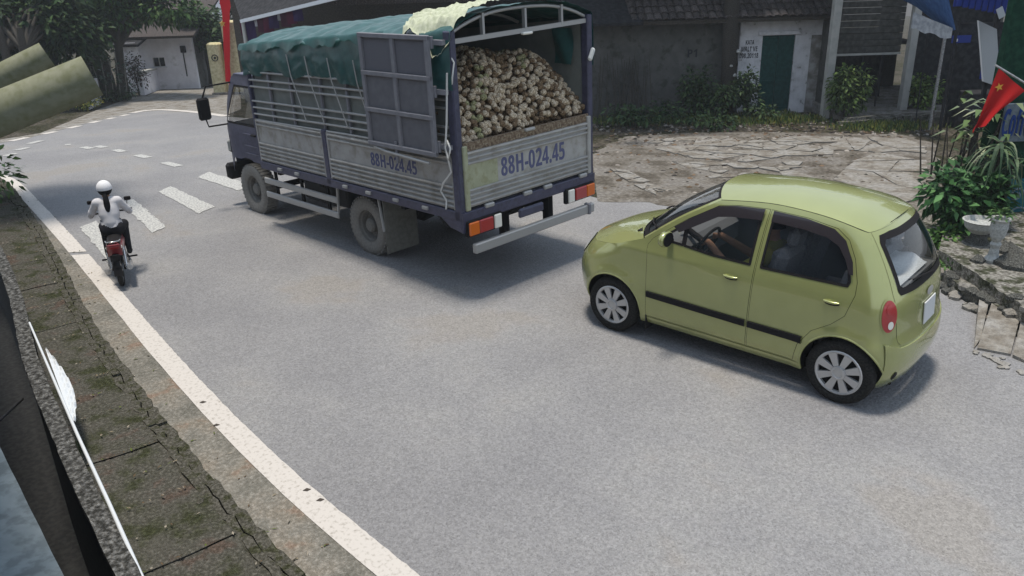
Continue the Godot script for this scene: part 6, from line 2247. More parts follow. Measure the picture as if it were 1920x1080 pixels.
func build_truck():

	var hr = hzl(-10.947)
	var hf = hzl(-10.947 - 3.12 * sin(2.347))
	var tk = thing("cargo_truck", "blue-cabbed truck with green canopy carrying a load of coconuts", "truck", Vector3(-1.189, hr, -10.947), 2.347)
	tk.rotation = Vector3(0, 2.347, atan2(hf - hr, 3.12))
	var b = MB.new()
	var W = 1.1
	# --- cab
	var cab = group_node("cab", tk)
	var prof = P2([2.40, 0.80, 2.50, 0.80, 2.66, 0.86, 3.44, 0.86, 3.62, 0.60, 3.80, 0.60, 3.80, 1.10, 3.74, 1.36, 3.40, 2.08, 3.30, 2.13, 2.44, 2.13, 2.38, 2.05])
	var arch = circle2(Vector2(3.05, 0.40), 0.50, 0.50, 30)
	var win = P2([2.62, 1.42, 2.62, 1.95, 3.30, 1.95, 3.55, 1.42])
	for sd in 2:
		var fn: Callable = cab_side if sd == 0 else cab_side_r
		var sg = -1.0 if sd == 0 else 1.0
		b = MB.new()
		b.patch(prof, [arch, win], 0.12, 0.1, fn, 0.0, sg)
		obj("cab_side", b, "truck_blue", cab)
		b = MB.new()
		b.patch(win, [], 0.2, 0.2, fn, -0.012, sg)
		obj("side_window", b, "glass", cab)
		b = MB.new()
		b.patch(Geometry2D.offset_polygon(win, 0.025)[0], [inset(win, 0.006)], 0.15, 0.12, fn, 0.006, sg)
		obj("window_seal", b, "trim", cab)
		for y in [0.98, 1.10, 1.28]:
			b = MB.new()
			b.tube([fn.call(2.46, y), fn.call(3.0, y), fn.call(3.70, y - 0.02)], 0.010, 5)
			obj("pressing_line", b, "truck_blue", cab)
		for x in [2.52, 3.56]:
			b = MB.new()
			b.tube([fn.call(x, 0.92), fn.call(x, 1.38)], 0.006, 5)
			obj("door_gap", b, "trim", cab)
		b = MB.new()
		b.box(fn.call(2.72, 1.28) + Vector3(0, 0, sg * 0.015), Vector3(0.14, 0.035, 0.03), Basis(), 0.01)
		obj("door_handle", b, "trim", cab)
		# mirror on arm
		var mr = group_node("mirror", cab)
		b = MB.new()
		b.box(Vector3(3.72, 1.62, sg * 1.16), Vector3(0.07, 0.34, 0.20), Basis(), 0.03)
		obj("mirror_head", b, "trim", mr)
		b = MB.new()
		b.tube([fn.call(3.60, 1.36), Vector3(3.74, 1.34, sg * 1.12), Vector3(3.74, 1.48, sg * 1.15)], 0.014, 6)
		obj("mirror_arm", b, "trim", mr)
		b = MB.new()
		b.tube([fn.call(3.42, 2.0), Vector3(3.70, 1.95, sg * 1.08), Vector3(3.73, 1.78, sg * 1.15)], 0.014, 6)
		obj("mirror_arm", b, "trim", mr)
		b = MB.new()
		b.box(Vector3(3.80, 0.98, sg * 0.68), Vector3(0.06, 0.20, 0.32), Basis(), 0.03)
		obj("headlight", b, "lens_clear", cab)
	b = MB.new()
	b.surf(6, 8, func(u: float, v: float):
		var pr = [Vector2(3.80, 0.60), Vector2(3.81, 1.10), Vector2(3.74, 1.36)]
		var q = arr_at(pr, v)
		return Vector3(q.x - 0.05 * pow(absf(u * 2 - 1), 3.0), q.y, lerpf(-0.76, 0.76, u)))
	obj("front_panel", b, "truck_blue", cab)
	b = MB.new()
	b.surf(4, 4, func(u: float, v: float): return Vector3(lerpf(3.74, 3.40, v), lerpf(1.36, 2.08, v), lerpf(-0.78, 0.78, u)))
	obj("windscreen", b, "tinted_glass", cab)
	b = MB.new()
	b.box(Vector3(2.87, 2.11, 0), Vector3(0.98, 0.05, 1.58), Basis(), 0.02)
	obj("cab_roof", b, "truck_blue", cab)
	b = MB.new()
	b.box(Vector3(2.40, 1.45, 0), Vector3(0.04, 1.3, 1.56))
	obj("cab_back", b, "truck_blue", cab)
	b = MB.new()
	b.box(Vector3(3.80, 0.58, 0), Vector3(0.16, 0.26, 1.84), Basis(), 0.04)
	obj("front_bumper", b, "trim", cab)
	b = MB.new()
	b.box(Vector3(3.05, 0.95, 0), Vector3(1.2, 0.3, 1.5))
	obj("cab_floor", b, "dark_inside", cab)
	b = MB.new()
	b.box(Vector3(2.75, 1.45, 0), Vector3(0.2, 0.8, 1.4), Basis(), 0.05)
	obj("cab_seat", b, "interior", cab)
	# --- chassis
	var ch = group_node("chassis", tk)
	for z in [-0.38, 0.38]:
		boxpart("frame_rail", Vector3(0.75, 0.72, z), Vector3(5.6, 0.18, 0.07), "black", ch)
	for x in [-1.8, -0.9, 0.9, 2.0]:
		boxpart("cross_member", Vector3(x, 0.86, 0), Vector3(0.08, 0.12, 2.0), "black", ch)
	b = MB.new()
	b.tube([Vector3(0, 0.39, -0.8), Vector3(0, 0.39, 0.8)], 0.075, 10)
	b.lathe([Vector2(0, -0.16), Vector2(0.16, -0.08), Vector2(0.16, 0.08), Vector2(0, 0.16)], Transform3D(Basis(), Vector3(0, 0.39, 0)), 16)
	obj("rear_axle", b, "black", ch)
	b = MB.new()
	b.tube([Vector3(3.05, 0.36, -0.75), Vector3(3.05, 0.36, 0.75)], 0.05, 8)
	obj("front_axle", b, "black", ch)
	boxpart("fuel_tank", Vector3(1.35, 0.62, -0.62), Vector3(0.8, 0.36, 0.34), "dark_inside", ch, 0.05)
	boxpart("battery_box", Vector3(0.75, 0.64, -0.66), Vector3(0.3, 0.3, 0.3), "dark_inside", ch, 0.02)
	boxpart("spare_carrier", Vector3(-1.3, 0.68, 0.0), Vector3(0.75, 0.2, 0.75), "black", ch, 0.08)
	# --- wheels
	var xf = Transform3D(Basis(Vector3(1, 0, 0), -PI / 2), V0)
	var wh = group_node("wheel", tk)
	b = MB.new()
	b.lathe([Vector2(0.215, -0.10), Vector2(0.33, -0.112), Vector2(0.372, -0.10), Vector2(0.39, -0.07), Vector2(0.392, 0.07), Vector2(0.372, 0.10), Vector2(0.33, 0.112), Vector2(0.225, 0.10), Vector2(0.205, 0.075)], xf, 40, true)
	for k in 40:
		var a = TAU * k / 40.0
		b.box(xf * Vector3(cos(a) * 0.388, 0.0, sin(a) * 0.388), Vector3(0.022, 0.034, 0.19), Basis(Vector3(0, 0, 1), atan2((xf * Vector3(cos(a), 0, sin(a))).y, cos(a))))
	obj("tyre", b, "tyre_dusty", wh)
	b = MB.new()
	b.lathe([Vector2(0.21, 0.09), Vector2(0.20, 0.06), Vector2(0.185, 0.05), Vector2(0.17, -0.02), Vector2(0.10, -0.03), Vector2(0.095, 0.05), Vector2(0.07, 0.075), Vector2(0, 0.075)], xf, 28)
	obj("rim", b, "hub_dusty", wh)
	b = MB.new()
	for k in 6:
		var a = TAU * k / 6.0
		b.lathe([Vector2(0.014, -0.03), Vector2(0.014, 0.0), Vector2(0, 0.0)], Transform3D(xf.basis, xf * Vector3(cos(a) * 0.14, 0.0, sin(a) * 0.14)), 6)
	obj("wheel_nut", b, "hub_dusty", wh)
	var spots = [[3.05, -0.80, 0.0], [3.05, 0.80, PI], [0.0, -0.84, 0.0], [0.0, -0.58, PI], [0.0, 0.84, PI], [0.0, 0.58, 0.0]]
	for i in spots.size():
		var w = wh
		if i > 0:
			w = wh.duplicate()
			w.name = "wheel"
			tk.add_child(w, true)
		w.position = Vector3(spots[i][0], 0.392, spots[i][1])
		w.rotation = Vector3(0, spots[i][2], i * 0.6)
	# --- bed and bottom rails
	boxpart("bed_floor", Vector3(0.08, 0.97, 0), Vector3(4.3, 0.07, 2.16), "dark_inside", tk)
	for sg in [-1.0, 1.0]:
		boxpart("bottom_rail", Vector3(0.08, 0.945, sg * 1.10), Vector3(4.36, 0.11, 0.06), "truck_blue", tk, 0.008)
		for x in [1.7, 1.25, 0.1, -0.4, -0.95, -1.5]:
			boxpart("side_latch", Vector3(x, 0.955, sg * 1.14), Vector3(0.10, 0.04, 0.03), "rail", tk, 0.006)
		# side guard
		for y in [0.68, 0.47]:
			var gr = boxpart("guard_rail", Vector3(1.44, y, sg * 1.03), Vector3(1.88, 0.09, 0.035), "rail", tk, 0.012)
			gr.set_meta("label", "silver side guard rail")
		for x in [0.75, 1.4, 2.1]:
			boxpart("guard_bracket", Vector3(x, 0.66, sg * 1.0), Vector3(0.05, 0.48, 0.03), "black", tk)
		# mudguard frame and flap behind the rear wheel
		boxpart("mud_flap", Vector3(-0.55, 0.52, sg * 0.80), Vector3(0.015, 0.72, 0.50), "flap", tk)
		b = MB.new()
		b.bar(Vector3(-0.42, 0.9, sg * 1.02), Vector3(-0.52, 0.45, sg * 1.05), 0.025, 0.025)
		b.bar(Vector3(0.47, 0.9, sg * 1.02), Vector3(0.52, 0.50, sg * 1.02), 0.025, 0.025)
		obj("flap_bar", b, "rail", tk)
		# drop side panels with pressed ribs
		for pn in [[0.53, 2.24], [-2.02, 0.43]]:
			var dp = group_node("drop_side", tk)
			boxpart("plate", Vector3((pn[0] + pn[1]) / 2, 1.31, sg * 1.09), Vector3(pn[1] - pn[0], 0.60, 0.025), "alu", dp)
			for y in [1.045, 1.10, 1.155, 1.21, 1.265]:
				boxpart("rib", Vector3((pn[0] + pn[1]) / 2, y, sg * 1.112), Vector3(pn[1] - pn[0] - 0.04, 0.03, 0.034), "alu", dp, 0.011)
			for y in [1.53, 1.585]:
				boxpart("rib", Vector3((pn[0] + pn[1]) / 2, y, sg * 1.112), Vector3(pn[1] - pn[0] - 0.04, 0.03, 0.034), "alu", dp, 0.011)
			for x in [pn[0] + 0.015, pn[1] - 0.015]:
				boxpart("end_cap", Vector3(x, 1.31, sg * 1.105), Vector3(0.03, 0.60, 0.03), "alu", dp)
		boxpart("middle_post", Vector3(0.48, 1.28, sg * 1.10), Vector3(0.10, 0.72, 0.06), "truck_blue", tk, 0.01)
		boxpart("front_post", Vector3(2.27, 1.75, sg * 1.085), Vector3(0.06, 1.66, 0.06), "truck_blue", tk, 0.01)
		boxpart("rear_post", Vector3(-2.06, 1.86, sg * 1.085), Vector3(0.11, 2.10, 0.09), "truck_blue", tk, 0.012)
		# upper side: sheet behind a rack of tubes
		b = MB.new()
		b.surf(16, 3, func(u: float, v: float):
			var x = lerpf(-2.0, 2.24, u)
			return Vector3(x, lerpf(1.6, truck_ys(x) - 0.05, v), sg * (1.055 + 0.012 * sin(x * 9.0 + v * 4.0))), 0, 1, 0, 1, sg)
		obj("side_sheet", b, "sheet_side", tk)
		for y in [1.63, 1.72, 1.81, 1.90, 2.10, 2.19, 2.30]:
			b = MB.new()
			b.tube([Vector3(2.26, y - 0.04, sg * 1.10), Vector3(0.0, y, sg * 1.10), Vector3(-2.02, y + 0.02, sg * 1.10)], 0.015, 8)
			obj("rack_tube", b, "rail", tk)
		for x in [1.75, 1.2, 0.48, -0.1, -0.7, -1.4]:
			boxpart("rack_upright", Vector3(x, 1.96, sg * 1.08), Vector3(0.035, 0.72, 0.03), "gate_grey", tk)
	# --- tailgate
	var tg = group_node("tailgate", tk)
	boxpart("plate", Vector3(-2.10, 1.34, 0), Vector3(0.025, 0.62, 2.04), "alu", tg)
	boxpart("tinted_plate", Vector3(-2.1165, 1.37, -0.78), Vector3(0.01, 0.27, 0.46), "alu_green", tg)
	for y in [1.06, 1.11, 1.165, 1.22, 1.52, 1.575, 1.63]:
		boxpart("rib", Vector3(-2.122, y, 0), Vector3(0.034, 0.028, 2.02), "alu", tg, 0.011)
	for z in [-1.03, 1.03]:
		boxpart("end_frame", Vector3(-2.115, 1.36, z), Vector3(0.05, 0.72, 0.07), "alu_green" if z < 0 else "alu", tg, 0.01)
	boxpart("wood_board", Vector3(-2.10, 1.70, 0), Vector3(0.035, 0.10, 2.08), "wood", tg, 0.006)
	boxpart("catch", Vector3(-2.125, 1.735, -0.02), Vector3(0.05, 0.035, 0.16), "rail", tg, 0.01)
	for z in [-0.72, -0.1, 0.25, 0.9]:
		boxpart("hinge", Vector3(-2.13, 1.0, z), Vector3(0.05, 0.05, 0.14), "rail", tg, 0.012)
	var t = obj("lettering", text_mesh("88H-024.45", 0.21, 0.003), "truck_letter", tg)
	t.transform = Transform3D(Basis(Vector3(0, 0, 1), Vector3(0, 1, 0), Vector3(-1, 0, 0)).scaled_local(Vector3(0.72, 1, 1)), Vector3(-2.114, 1.375, 0.05))
	t.set_meta("label", "blue registration lettering 88H-024.45")
	t = obj("lettering", text_mesh("88H-024.45", 0.155, 0.003), "truck_letter", tk)
	t.transform = Transform3D(Basis(Vector3(-1, 0, 0), Vector3(0, 1, 0), Vector3(0, 0, -1)).scaled_local(Vector3(0.8, 1, 1)), Vector3(-0.92, 1.385, -1.104))
	t.set_meta("label", "blue registration lettering 88H-024.45 on the side")
	# rear sill, lights, bumper
	boxpart("rear_sill", Vector3(-2.09, 0.93, 0), Vector3(0.09, 0.13, 2.2), "truck_blue", tk, 0.01)
	for sg in [-1.0, 1.0]:
		b = MB.new()
		b.prism(P2([-2.14, 0.99, -1.72, 0.92, -1.9, 0.80, -2.12, 0.76]), 0.05, Transform3D(Basis(), Vector3(0, 0, sg * 1.10 - 0.025)))
		obj("corner_gusset", b, "truck_blue", tk)
		var tl = group_node("tail_light", tk)
		boxpart("housing", Vector3(-2.13, 0.80, sg * 0.82), Vector3(0.06, 0.19, 0.54), "trim", tl, 0.012)
		boxpart("indicator_lens", Vector3(-2.17, 0.80, sg * 1.00), Vector3(0.03, 0.15, 0.15), "lens_orange", tl, 0.01)
		boxpart("brake_lens", Vector3(-2.17, 0.80, sg * 0.815), Vector3(0.03, 0.15, 0.21), "lens_red", tl, 0.01)
		boxpart("reversing_lens", Vector3(-2.17, 0.80, sg * 0.635), Vector3(0.03, 0.16, 0.11), "lens_white", tl, 0.01)
		boxpart("bumper_bracket", Vector3(-2.0, 0.68, sg * 0.38), Vector3(0.1, 0.3, 0.08), "black", tk)
	boxpart("number_plate_bracket", Vector3(-2.13, 0.78, -0.05), Vector3(0.05, 0.11, 0.42), "truck_blue", tk, 0.02)
	boxpart("underrun_bar", Vector3(-2.18, 0.57, 0), Vector3(0.07, 0.115, 2.06), "rail", tk, 0.012)
	boxpart("bar_end_clamp", Vector3(-2.19, 0.575, 0.92), Vector3(0.09, 0.14, 0.05), "gate_grey", tk, 0.01)
	# --- canopy frame
	for x in [-2.06, -0.95, 0.15, 1.2, 2.22]:
		b = MB.new()
		var bp = []
		for k in 17:
			var u = k / 16.0 * 2.0 - 1.0
			bp.append(Vector3(x, truck_ys(x) - 0.03 + 0.18 * (1.0 - pow(absf(u), 2.6)), -u * 1.05))
		b.tube(bp, 0.02, 7)
		obj("canopy_bow", b, "rail", tk)
	b = MB.new()
	b.bar(Vector3(-2.07, 2.80, -1.04), Vector3(-2.07, 2.84, 1.04), 0.04, 0.05)
	obj("rear_crossbar", b, "rail", tk)
	for z in [-0.62, 0.02, 0.62]:
		b = MB.new()
		b.bar(Vector3(-2.07, 2.83, z), Vector3(-2.07, 3.05, z), 0.045, 0.03, Vector3(0, 0, 1))
		obj("crossbar_strut", b, "rail", tk)
	boxpart("crossbar_lamp", Vector3(-2.10, 2.79, 0.02), Vector3(0.05, 0.03, 0.16), "lens_white", tk, 0.01)
	# --- tarpaulin: one wrinkled sheet over the bows
	var nz = FastNoiseLite.new()
	nz.seed = 5
	nz.frequency = 1.0
	b = MB.new()
	b.surf(110, 96, func(u: float, v: float):
		var x = lerpf(-2.12, 2.32, u)
		var ys = truck_ys(x)
		var yb = 2.28 + 0.03 * sin(x * 5.0) + 0.05 * nz.get_noise_2d(x * 2.2, 3.0) - 0.04 * clampf(x - 1.0, 0, 1)
		var w = v * 2.0 - 1.0
		var sgn = signf(w) if w != 0 else 1.0
		var a = absf(w)
		var y: float
		var z: float
		if a > 0.62:
			var q = (a - 0.62) / 0.38
			y = lerpf(ys, yb, q)
			z = 1.10 + 0.018 + 0.03 * sin(PI * q)
			var fold = 1.6 - 2.2 * pow(absf(sin(x * 4.1 + 1.3 * sin(x * 1.9) + q * 0.9)), 0.6) + 0.5 * sin(x * 19.0 + q * 2.5 + 2.0 * sin(x * 2.0))
			z += 0.024 * q * fold + 0.03 * nz.get_noise_3d(x * 2.6, q * 2.0 + w, 1.0) * q
			y += 0.03 * (1.0 - q) * nz.get_noise_2d(x * 5.5, 9.0 + w)
		else:
			var q = a / 0.62
			y = ys + 0.20 * (1.0 - pow(q, 2.8))
			z = 1.118 * q
			y -= 0.035 * pow(absf(sin((x + 2.06) * PI / 1.09)), 1.0) * (1.0 - 0.4 * q)
			y += 0.02 * nz.get_noise_2d(x * 3.5, w * 6.0) + 0.008 * sin(x * 16.0 + w * 3.0)
		return Vector3(x, y, -sgn * z))
	var tp = obj("canopy_tarpaulin", b, "tarp", tk)
	tp.set_meta("label", "teal green wrinkled tarpaulin")
	# hem over the side, ragged shoulder strip
	b = MB.new()
	b.surf(90, 8, func(u: float, v: float):
		var x = lerpf(-1.05, 2.30, u)
		var ys = truck_ys(x)
		var drop = (0.10 + 0.09 * nz.get_noise_2d(x * 3.0, 21.0) + 0.04 * sin(x * 8.0)) * v
		return Vector3(x, ys + 0.055 - drop, -(1.10 + 0.03 + 0.045 * sqrt(v) + 0.012 * sin(x * 15.0) * v)))
	obj("shoulder_fold", b, "tarp", tk)
	# pale lining folded back at the rear corner
	b = MB.new()
	b.surf(26, 26, func(u: float, v: float):
		var x = lerpf(-2.12, -1.10 - 0.25 * (1.0 - v), u)
		var ys = truck_ys(x)
		var q = 1.0 - v
		var zz = lerpf(1.155, 0.35 + 0.4 * u, pow(v, 0.9))
		var top = ys + 0.235 * (1.0 - pow(minf(zz / 1.118, 1.0), 2.8))
		var y = top + 0.03 + 0.026 * absf(sin(u * 9.0 + v * 5.0 + 2.0 * sin(v * 4.0))) * (0.4 + q) + 0.045 * nz.get_noise_2d(u * 9.0, v * 7.0)
		if v < 0.18:
			y -= (0.18 - v) * (0.9 + 0.8 * sin(u * 6.0))
		return Vector3(x, y, -zz))
	var fl = obj("folded_lining", b, "tarp_pale", tk)
	fl.set_meta("label", "pale yellow-green lining folded back")
	# short loose flap at the right rear post
	b = MB.new()
	b.surf(6, 8, func(u: float, v: float): return Vector3(-1.9 + 0.3 * u, 2.75 - 0.42 * v, 1.0 + 0.03 * sin(v * 4.0 + u * 5.0)))
	obj("inner_flap", b, "tarp", tk)
	# ropes and ties
	for q in [[1.05, 0.85], [0.62, 0.42], [0.12, -0.10], [-0.42, -0.62]]:
		b = MB.new()
		b.tube([Vector3(q[0], 2.55, -1.165), Vector3(q[0] - 0.02, 2.28, -1.15), Vector3(q[1], 1.72, -1.125)], 0.008, 5)
		obj("tie_rope", b, "rope", tk)
	b = MB.new()
	b.tube([Vector3(-2.08, 2.5, -1.16), Vector3(-2.03, 2.0, -1.17), Vector3(-2.0, 1.72, -1.19), Vector3(-2.05, 1.60, -1.2), Vector3(-2.08, 1.72, -1.19), Vector3(-2.04, 1.80, -1.19), Vector3(-1.99, 1.70, -1.18), Vector3(-2.02, 1.45, -1.15), Vector3(-1.86, 1.30, -1.14), Vector3(-1.80, 1.20, -1.135), Vector3(-1.88, 1.10, -1.13), Vector3(-1.86, 1.0, -1.13)], 0.011, 6)
	obj("post_rope", b, "rope_white", tk)
	b = MB.new()
	b.tube([Vector3(-2.07, 2.72, -1.13), Vector3(-2.13, 2.6, -1.10), Vector3(-2.12, 2.45, -1.13), Vector3(-2.10, 2.38, -1.12)], 0.01, 6)
	obj("corner_rope", b, "rope_white", tk)
	b = MB.new()
	b.box(Vector3(-2.13, 2.45, 1.09), Vector3(0.05, 0.16, 0.07), Basis(Vector3(1, 0, 0), 0.5), 0.02)
	obj("tied_rag", b, "rope_white", tk)
	# --- rear door swung round against the left side
	var gd = group_node("swung_door", tk)
	gd.set_meta("label", "grey steel rear door folded back on the left side")
	var dx0 = -1.88
	var dx1 = -0.72
	var dz = -1.235
	for x in [dx0, (dx0 + dx1) / 2, dx1]:
		boxpart("stile", Vector3(x, 2.245, dz), Vector3(0.06, 1.24, 0.045), "gate_grey", gd, 0.006)
	for y in [1.64, 2.03, 2.44, 2.85]:
		boxpart("rail", Vector3((dx0 + dx1) / 2, y, dz - 0.004), Vector3(dx1 - dx0 + 0.06, 0.05, 0.045), "gate_grey", gd, 0.006)
	for i in 2:
		for j in 3:
			var cx = dx0 + (i + 0.5) * (dx1 - dx0) / 2
			var cy: float = [1.835, 2.235, 2.645][j]
			boxpart("door_panel", Vector3(cx, cy, dz + 0.012), Vector3((dx1 - dx0) / 2 - 0.06, 0.35, 0.012), "gate_rough" if j == 2 else "gate_panel", gd)
	boxpart("drop_bar", Vector3(-1.2, 1.58, dz), Vector3(0.03, 0.25, 0.03), "gate_grey", gd)
	b = MB.new()
	b.tube([Vector3(-0.78, 1.60, dz), Vector3(-1.0, 1.57, dz - 0.01), Vector3(-1.78, 1.53, dz - 0.01)], 0.018, 7)
	obj("lock_bar", b, "rail", gd)
	for y in [1.72, 2.3, 2.8]:
		b = MB.new()
		b.tube([Vector3(-1.90, y - 0.06, -1.19), Vector3(-1.90, y + 0.06, -1.19)], 0.022, 7)
		b.box(Vector3(-1.98, y, -1.16), Vector3(0.16, 0.05, 0.05))
		obj("hinge", b, "gate_grey", gd)
	# inner bulkhead
	boxpart("bulkhead", Vector3(2.2, 1.75, 0), Vector3(0.04, 1.6, 2.1), "dark_inside", tk)
	# --- coconuts: heap surface first, the nearest 300 one by one
	var meshes = []
	for v in 4:
		var c = MB.new()
		var sx: float = [1.0, 1.12, 0.94, 1.05][v]
		c.surf(9, 7, func(u: float, w: float):
			var a = u * TAU; var e = (w - 0.5) * PI
			var r = 0.0365 * (1.0 + 0.07 * sin(a * 3.0 + v) * cos(e))
			return Vector3(cos(e) * cos(a) * r, sin(e) * r * (1.0 + 0.05 * v) + (0.012 if w > 0.9 else 0.0), cos(e) * sin(a) * r * sx))
		meshes.append(c.done())
	var cand = []
	var f = -2.03
	var row = 0
	while f < -0.55:
		var l = -1.01 + (0.034 if row % 2 else 0.0)
		var slope = (heap_y(f + 0.02, 0.0) - heap_y(f, 0.0)) / 0.02
		while l < 1.02:
			var ff = f + rng.randf_range(-0.012, 0.012)
			var lc = l + rng.randf_range(-0.02, 0.02)
			cand.append(Vector3(ff, heap_y(ff, lc) + rng.randf_range(-0.03, 0.024), -lc))
			l += 0.069
		f += 0.060 / sqrt(1.0 + slope * slope)
		row += 1
	var eye = tk.transform.affine_inverse() * Vector3(0, 3.749, 0)
	cand.sort_custom(func(p, q): return p.distance_squared_to(eye) < q.distance_squared_to(eye))
	var kinds = ["coconut_pale", "coconut_pale", "coconut_brown", "coconut_pale", "coconut_brown", "coconut_pale"]
	var rest = []
	for i in cand.size():
		var bs = Basis.from_euler(Vector3(rng.randf() * TAU, rng.randf() * TAU, rng.randf() * TAU)).scaled(Vector3.ONE * rng.randf_range(0.78, 1.15))
		var xfm = tk.transform * Transform3D(bs, cand[i])
		var bias = nz.get_noise_2d(cand[i].x * 1.3, cand[i].z * 1.3)
		var kd: String = kinds[rng.randi_range(0, 5)]
		if bias > 0.25:
			kd = "coconut_brown"
		elif bias < -0.3 and rng.randf() < 0.4:
			kd = "coconut_green"
		if i < 300:
			var o = obj("coconut", meshes[i % 4], kd)
			o.transform = xfm
			tag(o, "trimmed round coconut on the open rear slope of the truck's load", "coconut", "coconuts loaded on the truck")
		else:
			rest.append([Transform3D(bs, cand[i]), kd])
	for c in cand:
		for k in 2:
			rest.append([Transform3D(Basis.from_euler(Vector3(rng.randf() * TAU, rng.randf() * TAU, 0)), c + Vector3(0.065 + 0.05 * k + rng.randf_range(-0.02, 0.02), -0.055 - 0.05 * k, rng.randf_range(-0.04, 0.04))), "coconut_brown"])
	var hp = thing("coconut_heap", "rest of the coconut load piled high inside the truck's canopy", "coconuts")
	hp.set_meta("kind", "stuff")
	hp.transform = tk.transform
	for kd in ["coconut_pale", "coconut_brown", "coconut_green"]:
		var mm = MultiMesh.new()
		mm.transform_format = MultiMesh.TRANSFORM_3D
		mm.mesh = meshes[0]
		var sel = rest.filter(func(e): return e[1] == kd)
		mm.instance_count = sel.size()
		for i in sel.size():
			mm.set_instance_transform(i, sel[i][0])
		var mi = MultiMeshInstance3D.new()
		mi.name = "piled_coconuts"
		mi.multimesh = mm
		mi.material_override = mats[kd]
		mi.set_meta("kind", "stuff")
		hp.add_child(mi, true)
	b = MB.new()
	b.surf(20, 20, func(u: float, v: float):
		var x = lerpf(-2.06, 2.15, u); var l = lerpf(1.03, -1.03, v)
		return Vector3(x + 0.1, heap_y(x, l) - 0.12, -l))
	obj("heap_core", b, "coconut_brown", hp)

